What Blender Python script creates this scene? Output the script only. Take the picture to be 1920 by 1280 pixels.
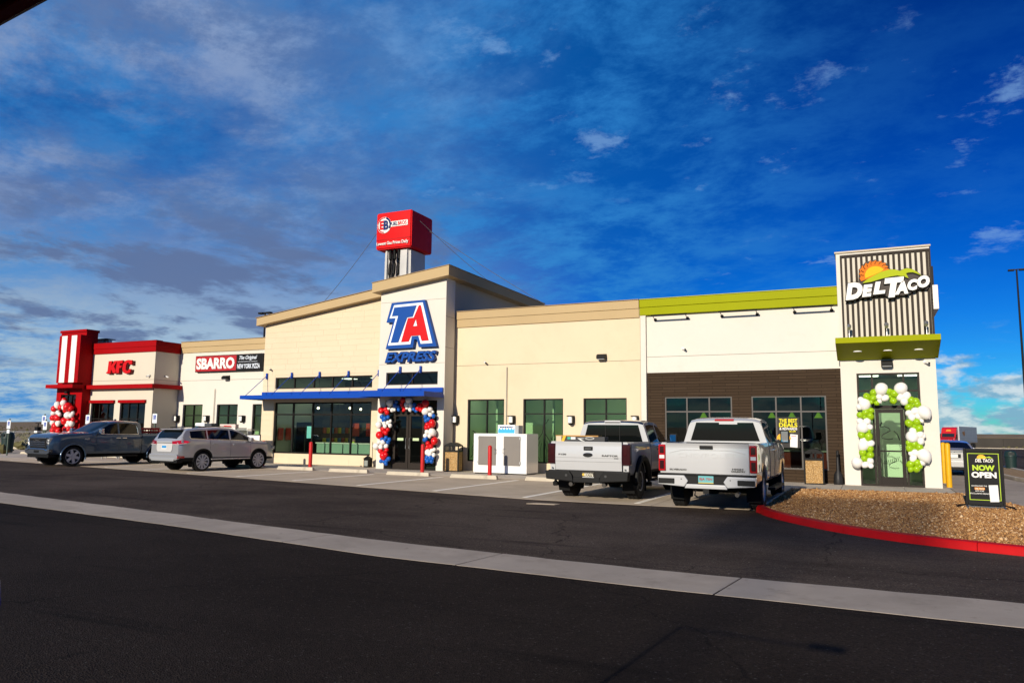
import bpy, bmesh, math, random
import numpy as np
from mathutils import Vector, Matrix

for o in list(bpy.data.objects):
    bpy.data.objects.remove(o, do_unlink=True)
SC = bpy.context.scene
COL = SC.collection
R = math.radians
random.seed(7)
RNG = np.random.default_rng(11)

# ---------------------------------------------------------------- camera
def camera():
    cd = bpy.data.cameras.new('camera')
    co = bpy.data.objects.new('camera', cd)
    COL.objects.link(co)
    yaw, pitch, roll = R(25.4), R(6.86), R(0.61)
    fw = Vector((-math.sin(yaw) * math.cos(pitch), math.cos(yaw) * math.cos(pitch), math.sin(pitch)))
    rt = Vector((math.cos(yaw), math.sin(yaw), 0))
    up = rt.cross(fw)
    r2 = rt * math.cos(roll) + up * math.sin(roll)
    u2 = -rt * math.sin(roll) + up * math.cos(roll)
    m = Matrix.Identity(4)
    for i in range(3):
        m[i][0], m[i][1], m[i][2] = r2[i], u2[i], -fw[i]
    m[2][3] = 1.65
    co.matrix_world = m
    cd.sensor_width = 36
    cd.lens = 26.25
    cd.clip_start = 0.05
    cd.clip_end = 6000
    SC.camera = co
camera()

# ---------------------------------------------------------------- sun + sky
SUN_EL, SUN_AZ = R(19), R(184.5)
def sky():
    w = bpy.data.worlds.new('World')
    SC.world = w
    w.use_nodes = True
    nt = w.node_tree
    nt.nodes.clear()
    N, L = nt.nodes.new, nt.links.new
    def math_(op, a, b=None, c=None, clamp=False):
        n = N('ShaderNodeMath'); n.operation = op; n.use_clamp = clamp
        for i, v in enumerate((a, b, c)):
            if v is None: continue
            if isinstance(v, (int, float)): n.inputs[i].default_value = v
            else: L(v, n.inputs[i])
        return n.outputs[0]
    def ramp(v, lo, hi, a=0.0, b=1.0):
        n = N('ShaderNodeMapRange'); n.interpolation_type = 'SMOOTHSTEP'
        L(v, n.inputs[0])
        for i, q in enumerate((lo, hi, a, b)):
            if isinstance(q, (int, float)): n.inputs[i + 1].default_value = q
            else: L(q, n.inputs[i + 1])
        return n.outputs[0]
    def mix(f, a, b):
        n = N('ShaderNodeMix'); n.data_type = 'RGBA'
        if isinstance(f, (int, float)): n.inputs[0].default_value = f
        else: L(f, n.inputs[0])
        for i, q in ((6, a), (7, b)):
            if isinstance(q, tuple): n.inputs[i].default_value = q + (1,)
            else: L(q, n.inputs[i])
        return n.outputs[2]
    def noise(vec, scale, detail=8, rough=.58, dist=0.0, off=(0, 0, 0), stretch=(1, 1, 1), rot=0):
        mp = N('ShaderNodeMapping'); L(vec, mp.inputs[0])
        mp.inputs[1].default_value = off; mp.inputs[3].default_value = stretch; mp.inputs[2].default_value = (0, 0, rot)
        n = N('ShaderNodeTexNoise'); n.inputs['Scale'].default_value = scale
        n.inputs['Detail'].default_value = detail; n.inputs['Roughness'].default_value = rough
        n.inputs['Distortion'].default_value = dist
        L(mp.outputs[0], n.inputs['Vector'])
        return n.outputs['Fac']
    tc = N('ShaderNodeTexCoord')
    sp = N('ShaderNodeSeparateXYZ'); L(tc.outputs['Generated'], sp.inputs[0])
    x, y, z = sp.outputs
    st = N('ShaderNodeTexSky'); st.sky_type = 'NISHITA'; st.sun_disc = False
    st.sun_elevation = SUN_EL; st.sun_rotation = SUN_AZ
    st.air_density = 1.0; st.dust_density = 0.35; st.ozone_density = 3.2; st.altitude = 1200
    hs = N('ShaderNodeHueSaturation'); hs.inputs['Saturation'].default_value = SKY_SAT
    hs.inputs['Value'].default_value = SKY_VAL
    L(st.outputs[0], hs.inputs['Color'])
    # photographic contrast of the clear sky: scale, limit the glare, gamma, scale back
    def vmath(op, a, b):
        n = N('ShaderNodeVectorMath'); n.operation = op; L(a, n.inputs[0]); n.inputs[1].default_value = b; return n.outputs[0]
    c1 = vmath('MULTIPLY', hs.outputs[0], tuple(SKY_STR * q for q in SKY_TINT))
    c1 = vmath('MINIMUM', c1, (2.6, 2.6, 2.6))
    gn = N('ShaderNodeGamma'); gn.inputs[1].default_value = SKY_GAMMA; L(c1, gn.inputs[0])
    col = vmath('MULTIPLY', gn.outputs[0], (SKY_GAIN / SKY_STR,) * 3)
    hl = math_('SQRT', math_('ADD', math_('MULTIPLY', x, x), math_('MULTIPLY', y, y)))
    az = math_('DIVIDE', x, math_('MAXIMUM', hl, .001))      # sine of the azimuth, -.87 left edge .. .16 right edge
    den = math_('ADD', math_('MAXIMUM', z, 0.0), .16)
    cv = N('ShaderNodeCombineXYZ')
    L(math_('DIVIDE', x, den), cv.inputs[0]); L(math_('DIVIDE', y, den), cv.inputs[1])
    pv = cv.outputs[0]
    left = ramp(az, -.30, -.82)
    # thin bright veil that thickens to the left and the horizon
    v1 = noise(pv, 1.1, 7, .66, .2, (3, 1, 0), (1, 1.2, 1), .5)
    low = ramp(z, .55, .03)
    veil = math_('MULTIPLY', left, math_('MULTIPLY', ramp(v1, .25, .72), math_('ADD', math_('MULTIPLY', low, .55), .42)), clamp=True)
    veil2 = math_('MULTIPLY', math_('MULTIPLY', ramp(az, -.30, -.66), ramp(z, .40, .02)), .98, clamp=True)
    veil = math_('MAXIMUM', veil, veil2)
    col = mix(math_('MULTIPLY', veil, .95), col, C_VEIL)
    # broken thin layer over the middle of the sky, fading to the right
    mid = ramp(az, .12, -.52)
    col = mix(math_('MULTIPLY', math_('MULTIPLY', mid, ramp(z, .08, .30)), .62), col, C_HIGH)   # thin high layer that lifts the blue
    w1 = noise(pv, 3.1, 8, .70, .15, (0.4, 2.2, 0), (1, 1.2, 1), .75)
    w2 = noise(pv, .55, 3, .5, .2, (4.4, 0.3, 0))
    wm = math_('MULTIPLY', math_('MULTIPLY', ramp(w1, .38, .66), ramp(w2, .28, .58)), math_('ADD', math_('MULTIPLY', mid, .85), .12))
    col = mix(wm, col, C_WISP)
    # grey violet banks, upper left
    g1 = noise(pv, 1.25, 8, .68, .15, (5.3, 2.6, 0), (1, 1.15, 1), .6)
    gmask = math_('MULTIPLY', math_('MULTIPLY', ramp(g1, .42, .62), ramp(az, -.24, -.62)), ramp(z, .12, .34))
    g1b = noise(pv, 3.8, 8, .70, .1, (1.1, 7.6, 0), (1, 1.2, 1), .6)
    vio = ramp(az, -.48, -.80)
    gcol = mix(ramp(g1b, .40, .62), mix(vio, C_BANK, C_BANKV), mix(vio, C_BANKLIT, C_BANKLITV))
    col = mix(math_('MULTIPLY', gmask, .72), col, gcol)
    # small dark flecks low on the left
    f1 = noise(pv, 1.9, 7, .62, .2, (9.1, 4.2, 0), (1.25, 1, 1), .2)
    fm = math_('MULTIPLY', math_('MULTIPLY', ramp(f1, .47, .60), ramp(az, -.36, -.56)), math_('MULTIPLY', ramp(z, .035, .10), ramp(z, .36, .20)))
    col = mix(math_('MULTIPLY', fm, .9), col, C_FLECK)
    # small puffs on the right
    p1 = noise(pv, 4.6, 7, .66, .1, (2.2, 8.8, 0), (1, 1.1, 1), .1)
    p2 = noise(pv, .8, 2, .5, 0, (7.7, 1.3, 0))
    pm = math_('MULTIPLY', ramp(p1, .56, .70), math_('MULTIPLY', ramp(p2, .42, .58), ramp(az, -.75, -.40)))
    col = mix(math_('MULTIPLY', pm, .50), col, C_PUFF)
    # low cumulus bank on the horizon to the right
    ca = N('ShaderNodeCombineXYZ'); L(math_('MULTIPLY', az, 1.0), ca.inputs[0]); L(math_('MULTIPLY', z, 2.3), ca.inputs[1]); L(y, ca.inputs[2])
    h1 = noise(ca.outputs[0], 17, 5, .58, .2, (3.3, 0, 0))
    hm = math_('MULTIPLY', ramp(h1, math_('ADD', math_('MULTIPLY', z, 2.6), .27), math_('ADD', math_('MULTIPLY', z, 2.6), .44)), math_('MULTIPLY', ramp(z, .15, .07), ramp(az, -.5, -.1)))
    h2 = noise(ca.outputs[0], 30, 4, .6, .2, (3.3, .035, 0))
    col = mix(math_('MULTIPLY', hm, .85), col, mix(ramp(h2, .40, .62), C_CUMD, C_CUML))
    bg = N('ShaderNodeBackground'); bg.inputs[1].default_value = SKY_STR
    L(col, bg.inputs[0])
    ou = N('ShaderNodeOutputWorld'); L(bg.outputs[0], ou.inputs[0])
SKY_STR = .12
SKY_SAT, SKY_VAL, SKY_TINT, SKY_GAMMA, SKY_GAIN = 1.42, 0.80, (.36, .86, 1.12), 1.46, .80
def _c(r, g, b, k=1.0): return (r * k / SKY_STR, g * k / SKY_STR, b * k / SKY_STR)
C_VEIL = _c(.40, .52, .60)
C_WISP = _c(.03, .22, .56)
C_BANK = _c(.05, .17, .42)
C_BANKLIT = _c(.10, .28, .58)
C_BANKV = _c(.12, .175, .33)
C_BANKLITV = _c(.27, .34, .50)
C_HIGH = _c(.004, .125, .43)
C_FLECK = _c(.10, .15, .29)
C_PUFF = _c(.20, .38, .66)
C_CUMD = _c(.20, .36, .50)
C_CUML = _c(.60, .66, .68)
sky()
def sun():
    ld = bpy.data.lights.new('sun', 'SUN'); ld.energy = 4.6; ld.angle = R(.55); ld.color = (1, .90, .74)
    lo = bpy.data.objects.new('sun', ld); COL.objects.link(lo)
    d = Vector((math.sin(SUN_AZ) * math.cos(SUN_EL), math.cos(SUN_AZ) * math.cos(SUN_EL), math.sin(SUN_EL)))
    lo.rotation_euler = d.to_track_quat('Z', 'Y').to_euler()
    lo.location = d * 60
sun()
vs = SC.view_settings
vs.view_transform = 'Standard'; vs.look = 'None'; vs.exposure = 0.2; vs.gamma = 1.0
vs.use_curve_mapping = False
SC.render.engine = 'CYCLES'

# ---------------------------------------------------------------- materials
MATS = {}
def M(name, col, rough=.6, metal=0.0, var=None, bump=None, coat=0.0, spec=.28, dirt=None, emit=None, coords='Object'):
    """procedural material: var=(scale, amount) colour mottling, bump=(scale, strength), dirt=(scale, lo, hi, colour, amount)"""
    if name in MATS: return MATS[name]
    m = bpy.data.materials.new(name); m.use_nodes = True
    nt = m.node_tree; N, L = nt.nodes.new, nt.links.new
    b = nt.nodes['Principled BSDF']
    b.inputs['Base Color'].default_value = (*col, 1); b.inputs['Roughness'].default_value = rough
    b.inputs['Metallic'].default_value = metal; b.inputs['Coat Weight'].default_value = coat
    b.inputs['Coat Roughness'].default_value = .04
    b.inputs['Specular IOR Level'].default_value = spec
    if emit: b.inputs['Emission Color'].default_value = (*emit[0], 1); b.inputs['Emission Strength'].default_value = emit[1]
    if var or bump or dirt:
        tc = N('ShaderNodeTexCoord')
        if coords == 'Geo':
            g = N('ShaderNodeNewGeometry'); src = g.outputs['Position']
        else: src = tc.outputs[coords]
    cur = None
    def noise(sc, det=6, ro=.6, dist=0):
        n = N('ShaderNodeTexNoise'); n.inputs['Scale'].default_value = sc; n.inputs['Detail'].default_value = det
        n.inputs['Roughness'].default_value = ro; n.inputs['Distortion'].default_value = dist; L(src, n.inputs['Vector']); return n.outputs['Fac']
    if var:
        r = N('ShaderNodeMapRange'); L(noise(var[0]), r.inputs[0]); r.inputs[1].default_value = .25; r.inputs[2].default_value = .75
        r.inputs[3].default_value = 1 - var[1]; r.inputs[4].default_value = 1 + var[1]
        mx = N('ShaderNodeMix'); mx.data_type = 'RGBA'; mx.blend_type = 'MULTIPLY'; mx.inputs[0].default_value = 1
        mx.inputs[6].default_value = (*col, 1); L(r.outputs[0], mx.inputs[7]); cur = mx.outputs[2]
    if dirt:
        for d in (dirt if isinstance(dirt, list) else [dirt]):
            sc_, lo, hi, dc, am = d
            r = N('ShaderNodeMapRange'); L(noise(sc_, 8, .65, .3), r.inputs[0]); r.inputs[1].default_value = lo; r.inputs[2].default_value = hi; r.inputs[4].default_value = am
            mx = N('ShaderNodeMix'); mx.data_type = 'RGBA'; L(r.outputs[0], mx.inputs[0])
            if cur: L(cur, mx.inputs[6])
            else: mx.inputs[6].default_value = (*col, 1)
            mx.inputs[7].default_value = (*dc, 1); cur = mx.outputs[2]
    if cur: L(cur, b.inputs['Base Color'])
    if bump:
        bp = N('ShaderNodeBump'); bp.inputs['Strength'].default_value = bump[1]; bp.inputs['Distance'].default_value = .02
        L(noise(bump[0], 8, .7), bp.inputs['Height']); L(bp.outputs[0], b.inputs['Normal'])
    MATS[name] = m
    return m
def glassM(name, tint, refl=1.0, rough=.0):
    if name in MATS: return MATS[name]
    m = bpy.data.materials.new(name); m.use_nodes = True
    nt = m.node_tree; nt.nodes.clear(); N, L = nt.nodes.new, nt.links.new
    t = N('ShaderNodeBsdfTransparent'); t.inputs[0].default_value = (*tint, 1)
    g = N('ShaderNodeBsdfGlossy'); g.inputs['Roughness'].default_value = rough; g.inputs[0].default_value = (.9, .95, .92, 1)
    f = N('ShaderNodeFresnel'); f.inputs[0].default_value = 1.52
    k = N('ShaderNodeMath'); k.operation = 'MULTIPLY'; k.use_clamp = True; k.inputs[1].default_value = refl; L(f.outputs[0], k.inputs[0])
    mx = N('ShaderNodeMixShader'); L(k.outputs[0], mx.inputs[0]); L(t.outputs[0], mx.inputs[1]); L(g.outputs[0], mx.inputs[2])
    o = N('ShaderNodeOutputMaterial'); L(mx.outputs[0], o.inputs[0])
    MATS[name] = m
    return m

# ---------------------------------------------------------------- mesh builder
class MB:
    def __init__(s): s.v = []; s.f = []; s.mi = []; s.cur = 0
    def m(s, i): s.cur = i; return s
    def add(s, vs_, fs):
        b = len(s.v); s.v.extend(tuple(float(q) for q in p) for p in vs_)
        for f in fs: s.f.append(tuple(b + i for i in f)); s.mi.append(s.cur)
        return s
    def box(s, x0, x1, y0, y1, z0, z1):
        return s.add([(x0, y0, z0), (x1, y0, z0), (x1, y1, z0), (x0, y1, z0), (x0, y0, z1), (x1, y0, z1), (x1, y1, z1), (x0, y1, z1)],
                     [(0, 3, 2, 1), (4, 5, 6, 7), (0, 1, 5, 4), (1, 2, 6, 5), (2, 3, 7, 6), (3, 0, 4, 7)])
    def obox(s, c, d, size):
        """box centred at c, x axis along d (in plan), size (len, wid, hgt), z from c.z"""
        a = math.atan2(d[1], d[0]); ca, sa = math.cos(a), math.sin(a); l, w, h = size[0] / 2, size[1] / 2, size[2]
        pts = []
        for zz in (0, h):
            for px, py in ((-l, -w), (l, -w), (l, w), (-l, w)):
                pts.append((c[0] + px * ca - py * sa, c[1] + px * sa + py * ca, c[2] + zz))
        return s.add(pts, [(0, 3, 2, 1), (4, 5, 6, 7), (0, 1, 5, 4), (1, 2, 6, 5), (2, 3, 7, 6), (3, 0, 4, 7)])
    def prism(s, pts, lo, hi, ax='y'):
        """extrude a 2D outline: ax y -> pts are (x,z); ax z -> (x,y); ax x -> (y,z)"""
        n = len(pts)
        area = sum(pts[i][0] * pts[(i + 1) % n][1] - pts[(i + 1) % n][0] * pts[i][1] for i in range(n))
        if area < 0: pts = pts[::-1]
        def P(p, t): return (p[0], t, p[1]) if ax == 'y' else ((p[0], p[1], t) if ax == 'z' else (t, p[0], p[1]))
        if ax == 'y': a, b_ = lo, hi
        else: a, b_ = hi, lo
        A = [P(p, a) for p in pts]; B = [P(p, b_) for p in pts]
        return s.add(A + B, [tuple(range(n)), tuple(range(2 * n - 1, n - 1, -1))] + [(i + n, (i + 1) % n + n, (i + 1) % n, i) for i in range(n)])
    def cyl(s, p0, p1, r0, r1=None, n=14, caps=True):
        r1 = r0 if r1 is None else r1
        p0, p1 = Vector(p0), Vector(p1); d = (p1 - p0).normalized()
        a = d.orthogonal().normalized(); b = d.cross(a)
        ring = lambda p, r: [p + a * (r * math.cos(2 * math.pi * i / n)) + b * (r * math.sin(2 * math.pi * i / n)) for i in range(n)]
        fs = [(i, (i + 1) % n, n + (i + 1) % n, n + i) for i in range(n)]
        if caps: fs += [tuple(range(n - 1, -1, -1)), tuple(range(n, 2 * n))]
        return s.add(ring(p0, r0) + ring(p1, r1), fs)
    def tube(s, path, r, n=6, closed=False):
        path = [Vector(p) for p in path]; k = len(path); vs_ = []
        for i, p in enumerate(path):
            d = (path[min(i + 1, k - 1)] - path[max(i - 1, 0)]).normalized()
            a = d.cross(Vector((0, 0, 1)))
            if a.length < 1e-4: a = Vector((1, 0, 0))
            a.normalize(); b = d.cross(a)
            vs_ += [p + a * (r * math.cos(2 * math.pi * j / n)) + b * (r * math.sin(2 * math.pi * j / n)) for j in range(n)]
        fs = [(i * n + j, i * n + (j + 1) % n, (i + 1) * n + (j + 1) % n, (i + 1) * n + j) for i in range(k - 1) for j in range(n)]
        fs += [tuple(range(n - 1, -1, -1)), tuple((k - 1) * n + j for j in range(n))]
        return s.add(vs_, fs)
    def lathe(s, prof, n=24, c=(0, 0, 0), ax='z', closed=False, caps=True):
        vs_ = []
        for r, t in prof:
            for i in range(n):
                a = 2 * math.pi * i / n; u, w = r * math.cos(a), r * math.sin(a)
                p = (u, w, t) if ax == 'z' else ((w, t, u) if ax == 'y' else (t, u, w))
                vs_.append((c[0] + p[0], c[1] + p[1], c[2] + p[2]))
        k = len(prof)
        fs = [(i * n + j, i * n + (j + 1) % n, (i + 1) % k * n + (j + 1) % n, (i + 1) % k * n + j) for i in range(k if closed else k - 1) for j in range(n)]
        if not closed and caps: fs += [tuple(range(n - 1, -1, -1)), tuple((k - 1) * n + j for j in range(n))]
        return s.add(vs_, fs)
    def sphere(s, c, r, n=14, k=9, sq=(1, 1, 1)):
        pr = [(r * math.sin(math.pi * i / k), -r * math.cos(math.pi * i / k)) for i in range(1, k)]
        vs_ = []
        for q, t in pr:
            for i in range(n):
                a = 2 * math.pi * i / n; vs_.append((c[0] + q * math.cos(a) * sq[0], c[1] + q * math.sin(a) * sq[1], c[2] + t * sq[2]))
        vs_ += [(c[0], c[1], c[2] - r * sq[2]), (c[0], c[1], c[2] + r * sq[2])]
        e = len(pr)
        fs = [(i * n + j, i * n + (j + 1) % n, (i + 1) * n + (j + 1) % n, (i + 1) * n + j) for i in range(e - 1) for j in range(n)]
        fs += [(e * n, (j + 1) % n, j) for j in range(n)] + [(e * n + 1, (e - 1) * n + j, (e - 1) * n + (j + 1) % n) for j in range(n)]
        return s.add(vs_, fs)
    def mesh(s, name, mats, smooth=None, bevel=0, off=(0, 0, 0), fix=True):
        me = bpy.data.meshes.new(name)
        me.from_pydata([(p[0] - off[0], p[1] - off[1], p[2] - off[2]) for p in s.v], [], s.f)
        for m_ in (mats if isinstance(mats, (list, tuple)) else [mats]): me.materials.append(m_)
        me.polygons.foreach_set('material_index', s.mi)
        if fix or bevel:
            bm = bmesh.new(); bm.from_mesh(me)
            if fix: bmesh.ops.recalc_face_normals(bm, faces=bm.faces[:])
            if bevel:
                es = [e for e in bm.edges if len(e.link_faces) == 2 and e.calc_face_angle(0) > .6]
                bmesh.ops.bevel(bm, geom=es, offset=bevel, segments=2, affect='EDGES', clamp_overlap=True, profile=.6)
            bm.to_mesh(me); bm.free()
        if smooth is not None:
            me.polygons.foreach_set('use_smooth', [True] * len(me.polygons)); me.set_sharp_from_angle(angle=R(smooth))
        me.update()
        return me
    def build(s, name, mats, parent=None, smooth=None, bevel=0, world=True, fix=True):
        """world=True: coordinates are world ones, moved into the (unrotated) parent's frame"""
        off = tuple(parent.location) if (parent is not None and world) else (0, 0, 0)
        if parent is not None and world and parent.parent is not None: off = tuple(Vector(off) + parent.parent.location)
        if parent is None:
            a = np.array(s.v); lo, hi = a.min(0), a.max(0); off = ((lo[0] + hi[0]) / 2, (lo[1] + hi[1]) / 2, lo[2])
        me = s.mesh(name, mats, smooth, bevel, off, fix)
        o = bpy.data.objects.new(name, me); COL.objects.link(o)
        if parent is not None: o.parent = parent
        else: o.location = off
        return o
def place(name, me, parent, loc=(0, 0, 0), rot=(0, 0, 0), scale=(1, 1, 1)):
    o = bpy.data.objects.new(name, me); COL.objects.link(o); o.parent = parent
    o.location = loc; o.rotation_euler = rot; o.scale = scale
    return o
def tag(o, label, cat, group=None):
    o['label'] = label; o['category'] = cat
    if group: o['group'] = group
    return o
def thing(name, label, cat, loc=(0, 0, 0), rz=0, group=None):
    o = bpy.data.objects.new(name, None); COL.objects.link(o); o.empty_display_size = .2
    o.location = loc; o.rotation_euler = (0, 0, rz)
    return tag(o, label, cat, group)
def struct(o, kind='structure'): o['kind'] = kind; return o
def copy_tree(o, parent=None):
    c = o.copy(); COL.objects.link(c); c.parent = parent
    for ch in list(o.children): copy_tree(ch, c)
    return c

# text as mesh data: list of (verts, faces) laid out in x (right) / z (up), front facing -y
_TX = {}
def text_bm(body, extrude=.02, offset=0.0, shear=0.0, res=3):
    key = (body, extrude, offset, shear, res)
    if key in _TX: return _TX[key]
    cu = bpy.data.curves.new('t', 'FONT'); cu.body = body; cu.size = 1; cu.extrude = extrude; cu.offset = offset; cu.shear = shear; cu.resolution_u = res
    ob = bpy.data.objects.new('t', cu)
    me = ob.to_mesh()
    v = np.empty(len(me.vertices) * 3); me.vertices.foreach_get('co', v); v = v.reshape(-1, 3)
    f = [tuple(p.vertices) for p in me.polygons]
    ob.to_mesh_clear(); bpy.data.objects.remove(ob); bpy.data.curves.remove(cu)
    _TX[key] = (v, f)
    return v, f
def text_in(body, x0, x1, z0, z1, y, depth=.03, offset=0.0, shear=0.0, res=3, flip=False):
    """MB of the whole text fitted into the rectangle; back face at y, front at y-depth (facing -y)"""
    v, f = text_bm(body, .5, offset, shear, res)
    lo, hi = v.min(0), v.max(0)
    mb = MB()
    X = x0 + (v[:, 0] - lo[0]) / (hi[0] - lo[0]) * (x1 - x0); Z = z0 + (v[:, 1] - lo[1]) / max(hi[1] - lo[1], 1e-6) * (z1 - z0); Y = y - (v[:, 2] + .5) * depth
    mb.add(np.stack([X, Y, Z], 1), f)
    return mb
def letters(body, x0, x1, z0, z1, y, depth, mats, parent, offset=0.0, shear=0.0, res=3, name='letter'):
    """each letter its own part, the word fitted to the rectangle"""
    full, _ = text_bm(body, .5, offset, shear, res)
    lo, hi = full.min(0), full.max(0)
    out = []
    for i, ch in enumerate(body):
        if ch == ' ': continue
        v, f = text_bm(ch, .5, offset, shear, res)
        pre, _ = text_bm(body[:i + 1], .5, offset, shear, res)
        dx = pre.max(0)[0] - v.max(0)[0]
        if shear and i: # with slanted letters the widest point may belong to an earlier letter: use unsheared advance
            a, _ = text_bm(body[:i + 1], .5, offset, 0, res); c, _ = text_bm(ch, .5, offset, 0, res); dx = a.max(0)[0] - c.max(0)[0]
        mb = MB()
        X = x0 + (v[:, 0] + dx - lo[0]) / (hi[0] - lo[0]) * (x1 - x0); Z = z0 + (v[:, 1] - lo[1]) / (hi[1] - lo[1]) * (z1 - z0); Y = y - (v[:, 2] + .5) * depth
        mb.add(np.stack([X, Y, Z], 1), f)
        out.append(mb.build(name, mats, parent, fix=False))
    return out
# ---------------------------------------------------------------- ground
def sm(t): t = np.clip(t, 0, 1); return t * t * (3 - 2 * t)
def gh(x, y):
    x = np.asarray(x, float); y = np.asarray(y, float)
    s = sm((x + 5) / 10); z = -.006 * np.clip(y - 48, 0, 115) * s
    r = np.hypot(x, y)
    hill = sm((r - 220) / 900) * (2.6 + 2.2 * np.sin(x * .0061 + 1.3) * np.cos(y * .0052) + 1.1 * np.sin(x * .017 + y * .011))
    far = sm((r - 1500) / 1800) * (11 + 9 * np.sin(np.arctan2(y, x) * 7 + 1) + 5 * np.sin(np.arctan2(y, x) * 23))
    return z + hill + far - .004
def grid_mesh(xs, ys, dz, keep=None):
    X, Y = np.meshgrid(xs, ys); Z = gh(X, Y) + dz
    nx = len(xs); mb = MB()
    mb.add(np.stack([X.ravel(), Y.ravel(), Z.ravel()], 1), [(j * nx + i, j * nx + i + 1, (j + 1) * nx + i + 1, (j + 1) * nx + i) for j in range(len(ys) - 1) for i in range(nx - 1)])
    return mb
DESERT = M('desert', (.25, .165, .085), .95, var=(.06, .35), dirt=[(.25, .45, .62, (.10, .085, .04), .75), (.02, .5, .68, (.33, .22, .12), .6)], bump=(2.0, .6))
def ground():
    rr = np.concatenate([[0], np.geomspace(8, 5200, 90)]); na = 220
    an = np.linspace(0, 2 * math.pi, na, endpoint=False)
    v = [(0, 0, float(gh(0, 0)))]
    for r in rr[1:]:
        x = r * np.cos(an); y = r * np.sin(an); z = gh(x, y); v += list(zip(x, y, z))
    f = [(0, 1 + j, 1 + (j + 1) % na) for j in range(na)]
    for i in range(len(rr) - 2):
        a = 1 + i * na; b = a + na
        f += [(a + j, b + j, b + (j + 1) % na, a + (j + 1) % na) for j in range(na)]
    mb = MB(); mb.add(v, f)
    o = mb.build('ground', DESERT, smooth=60); struct(o)
    # scattered desert scrub, far left and far right, one mass
    g = MB()
    for i in range(5200):
        if i % 3: a = R(random.uniform(88, 64)) if i % 2 else R(random.uniform(112, 160))
        else: a = R(random.uniform(60, 165))
        r = 48 + 620 * random.random() ** 1.6
        x, y = r * math.cos(a), r * math.sin(a)
        if -46 < x < 4 and y < 60: continue
        if 2 < x < 75 and y < 185: continue
        z = float(gh(x, y)); s = random.uniform(.2, .75)
        k = 5
        for q in range(4):
            ax, ay = x + random.uniform(-.4, .4) * s, y + random.uniform(-.4, .4) * s; t = random.uniform(0, 6.28)
            pts = [(ax + s * .55 * math.cos(t + 2 * math.pi * j / k), ay + s * .55 * math.sin(t + 2 * math.pi * j / k), z + s * random.uniform(.15, .5)) for j in range(k)] + [(ax, ay, z + s * random.uniform(.5, .9)), (ax, ay, z - .05)]
            g.add(pts, [(j, (j + 1) % k, k) for j in range(k)] + [((j + 1) % k, j, k + 1) for j in range(k)])
    s = g.build('desert_scrub', M('scrub', (.13, .115, .045), .9, var=(.4, .5), coords='Geo'), fix=False)
    struct(s, 'stuff'); s['label'] = 'low dry desert scrub scattered beyond the lot'; s['category'] = 'scrub'
ground()

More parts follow.
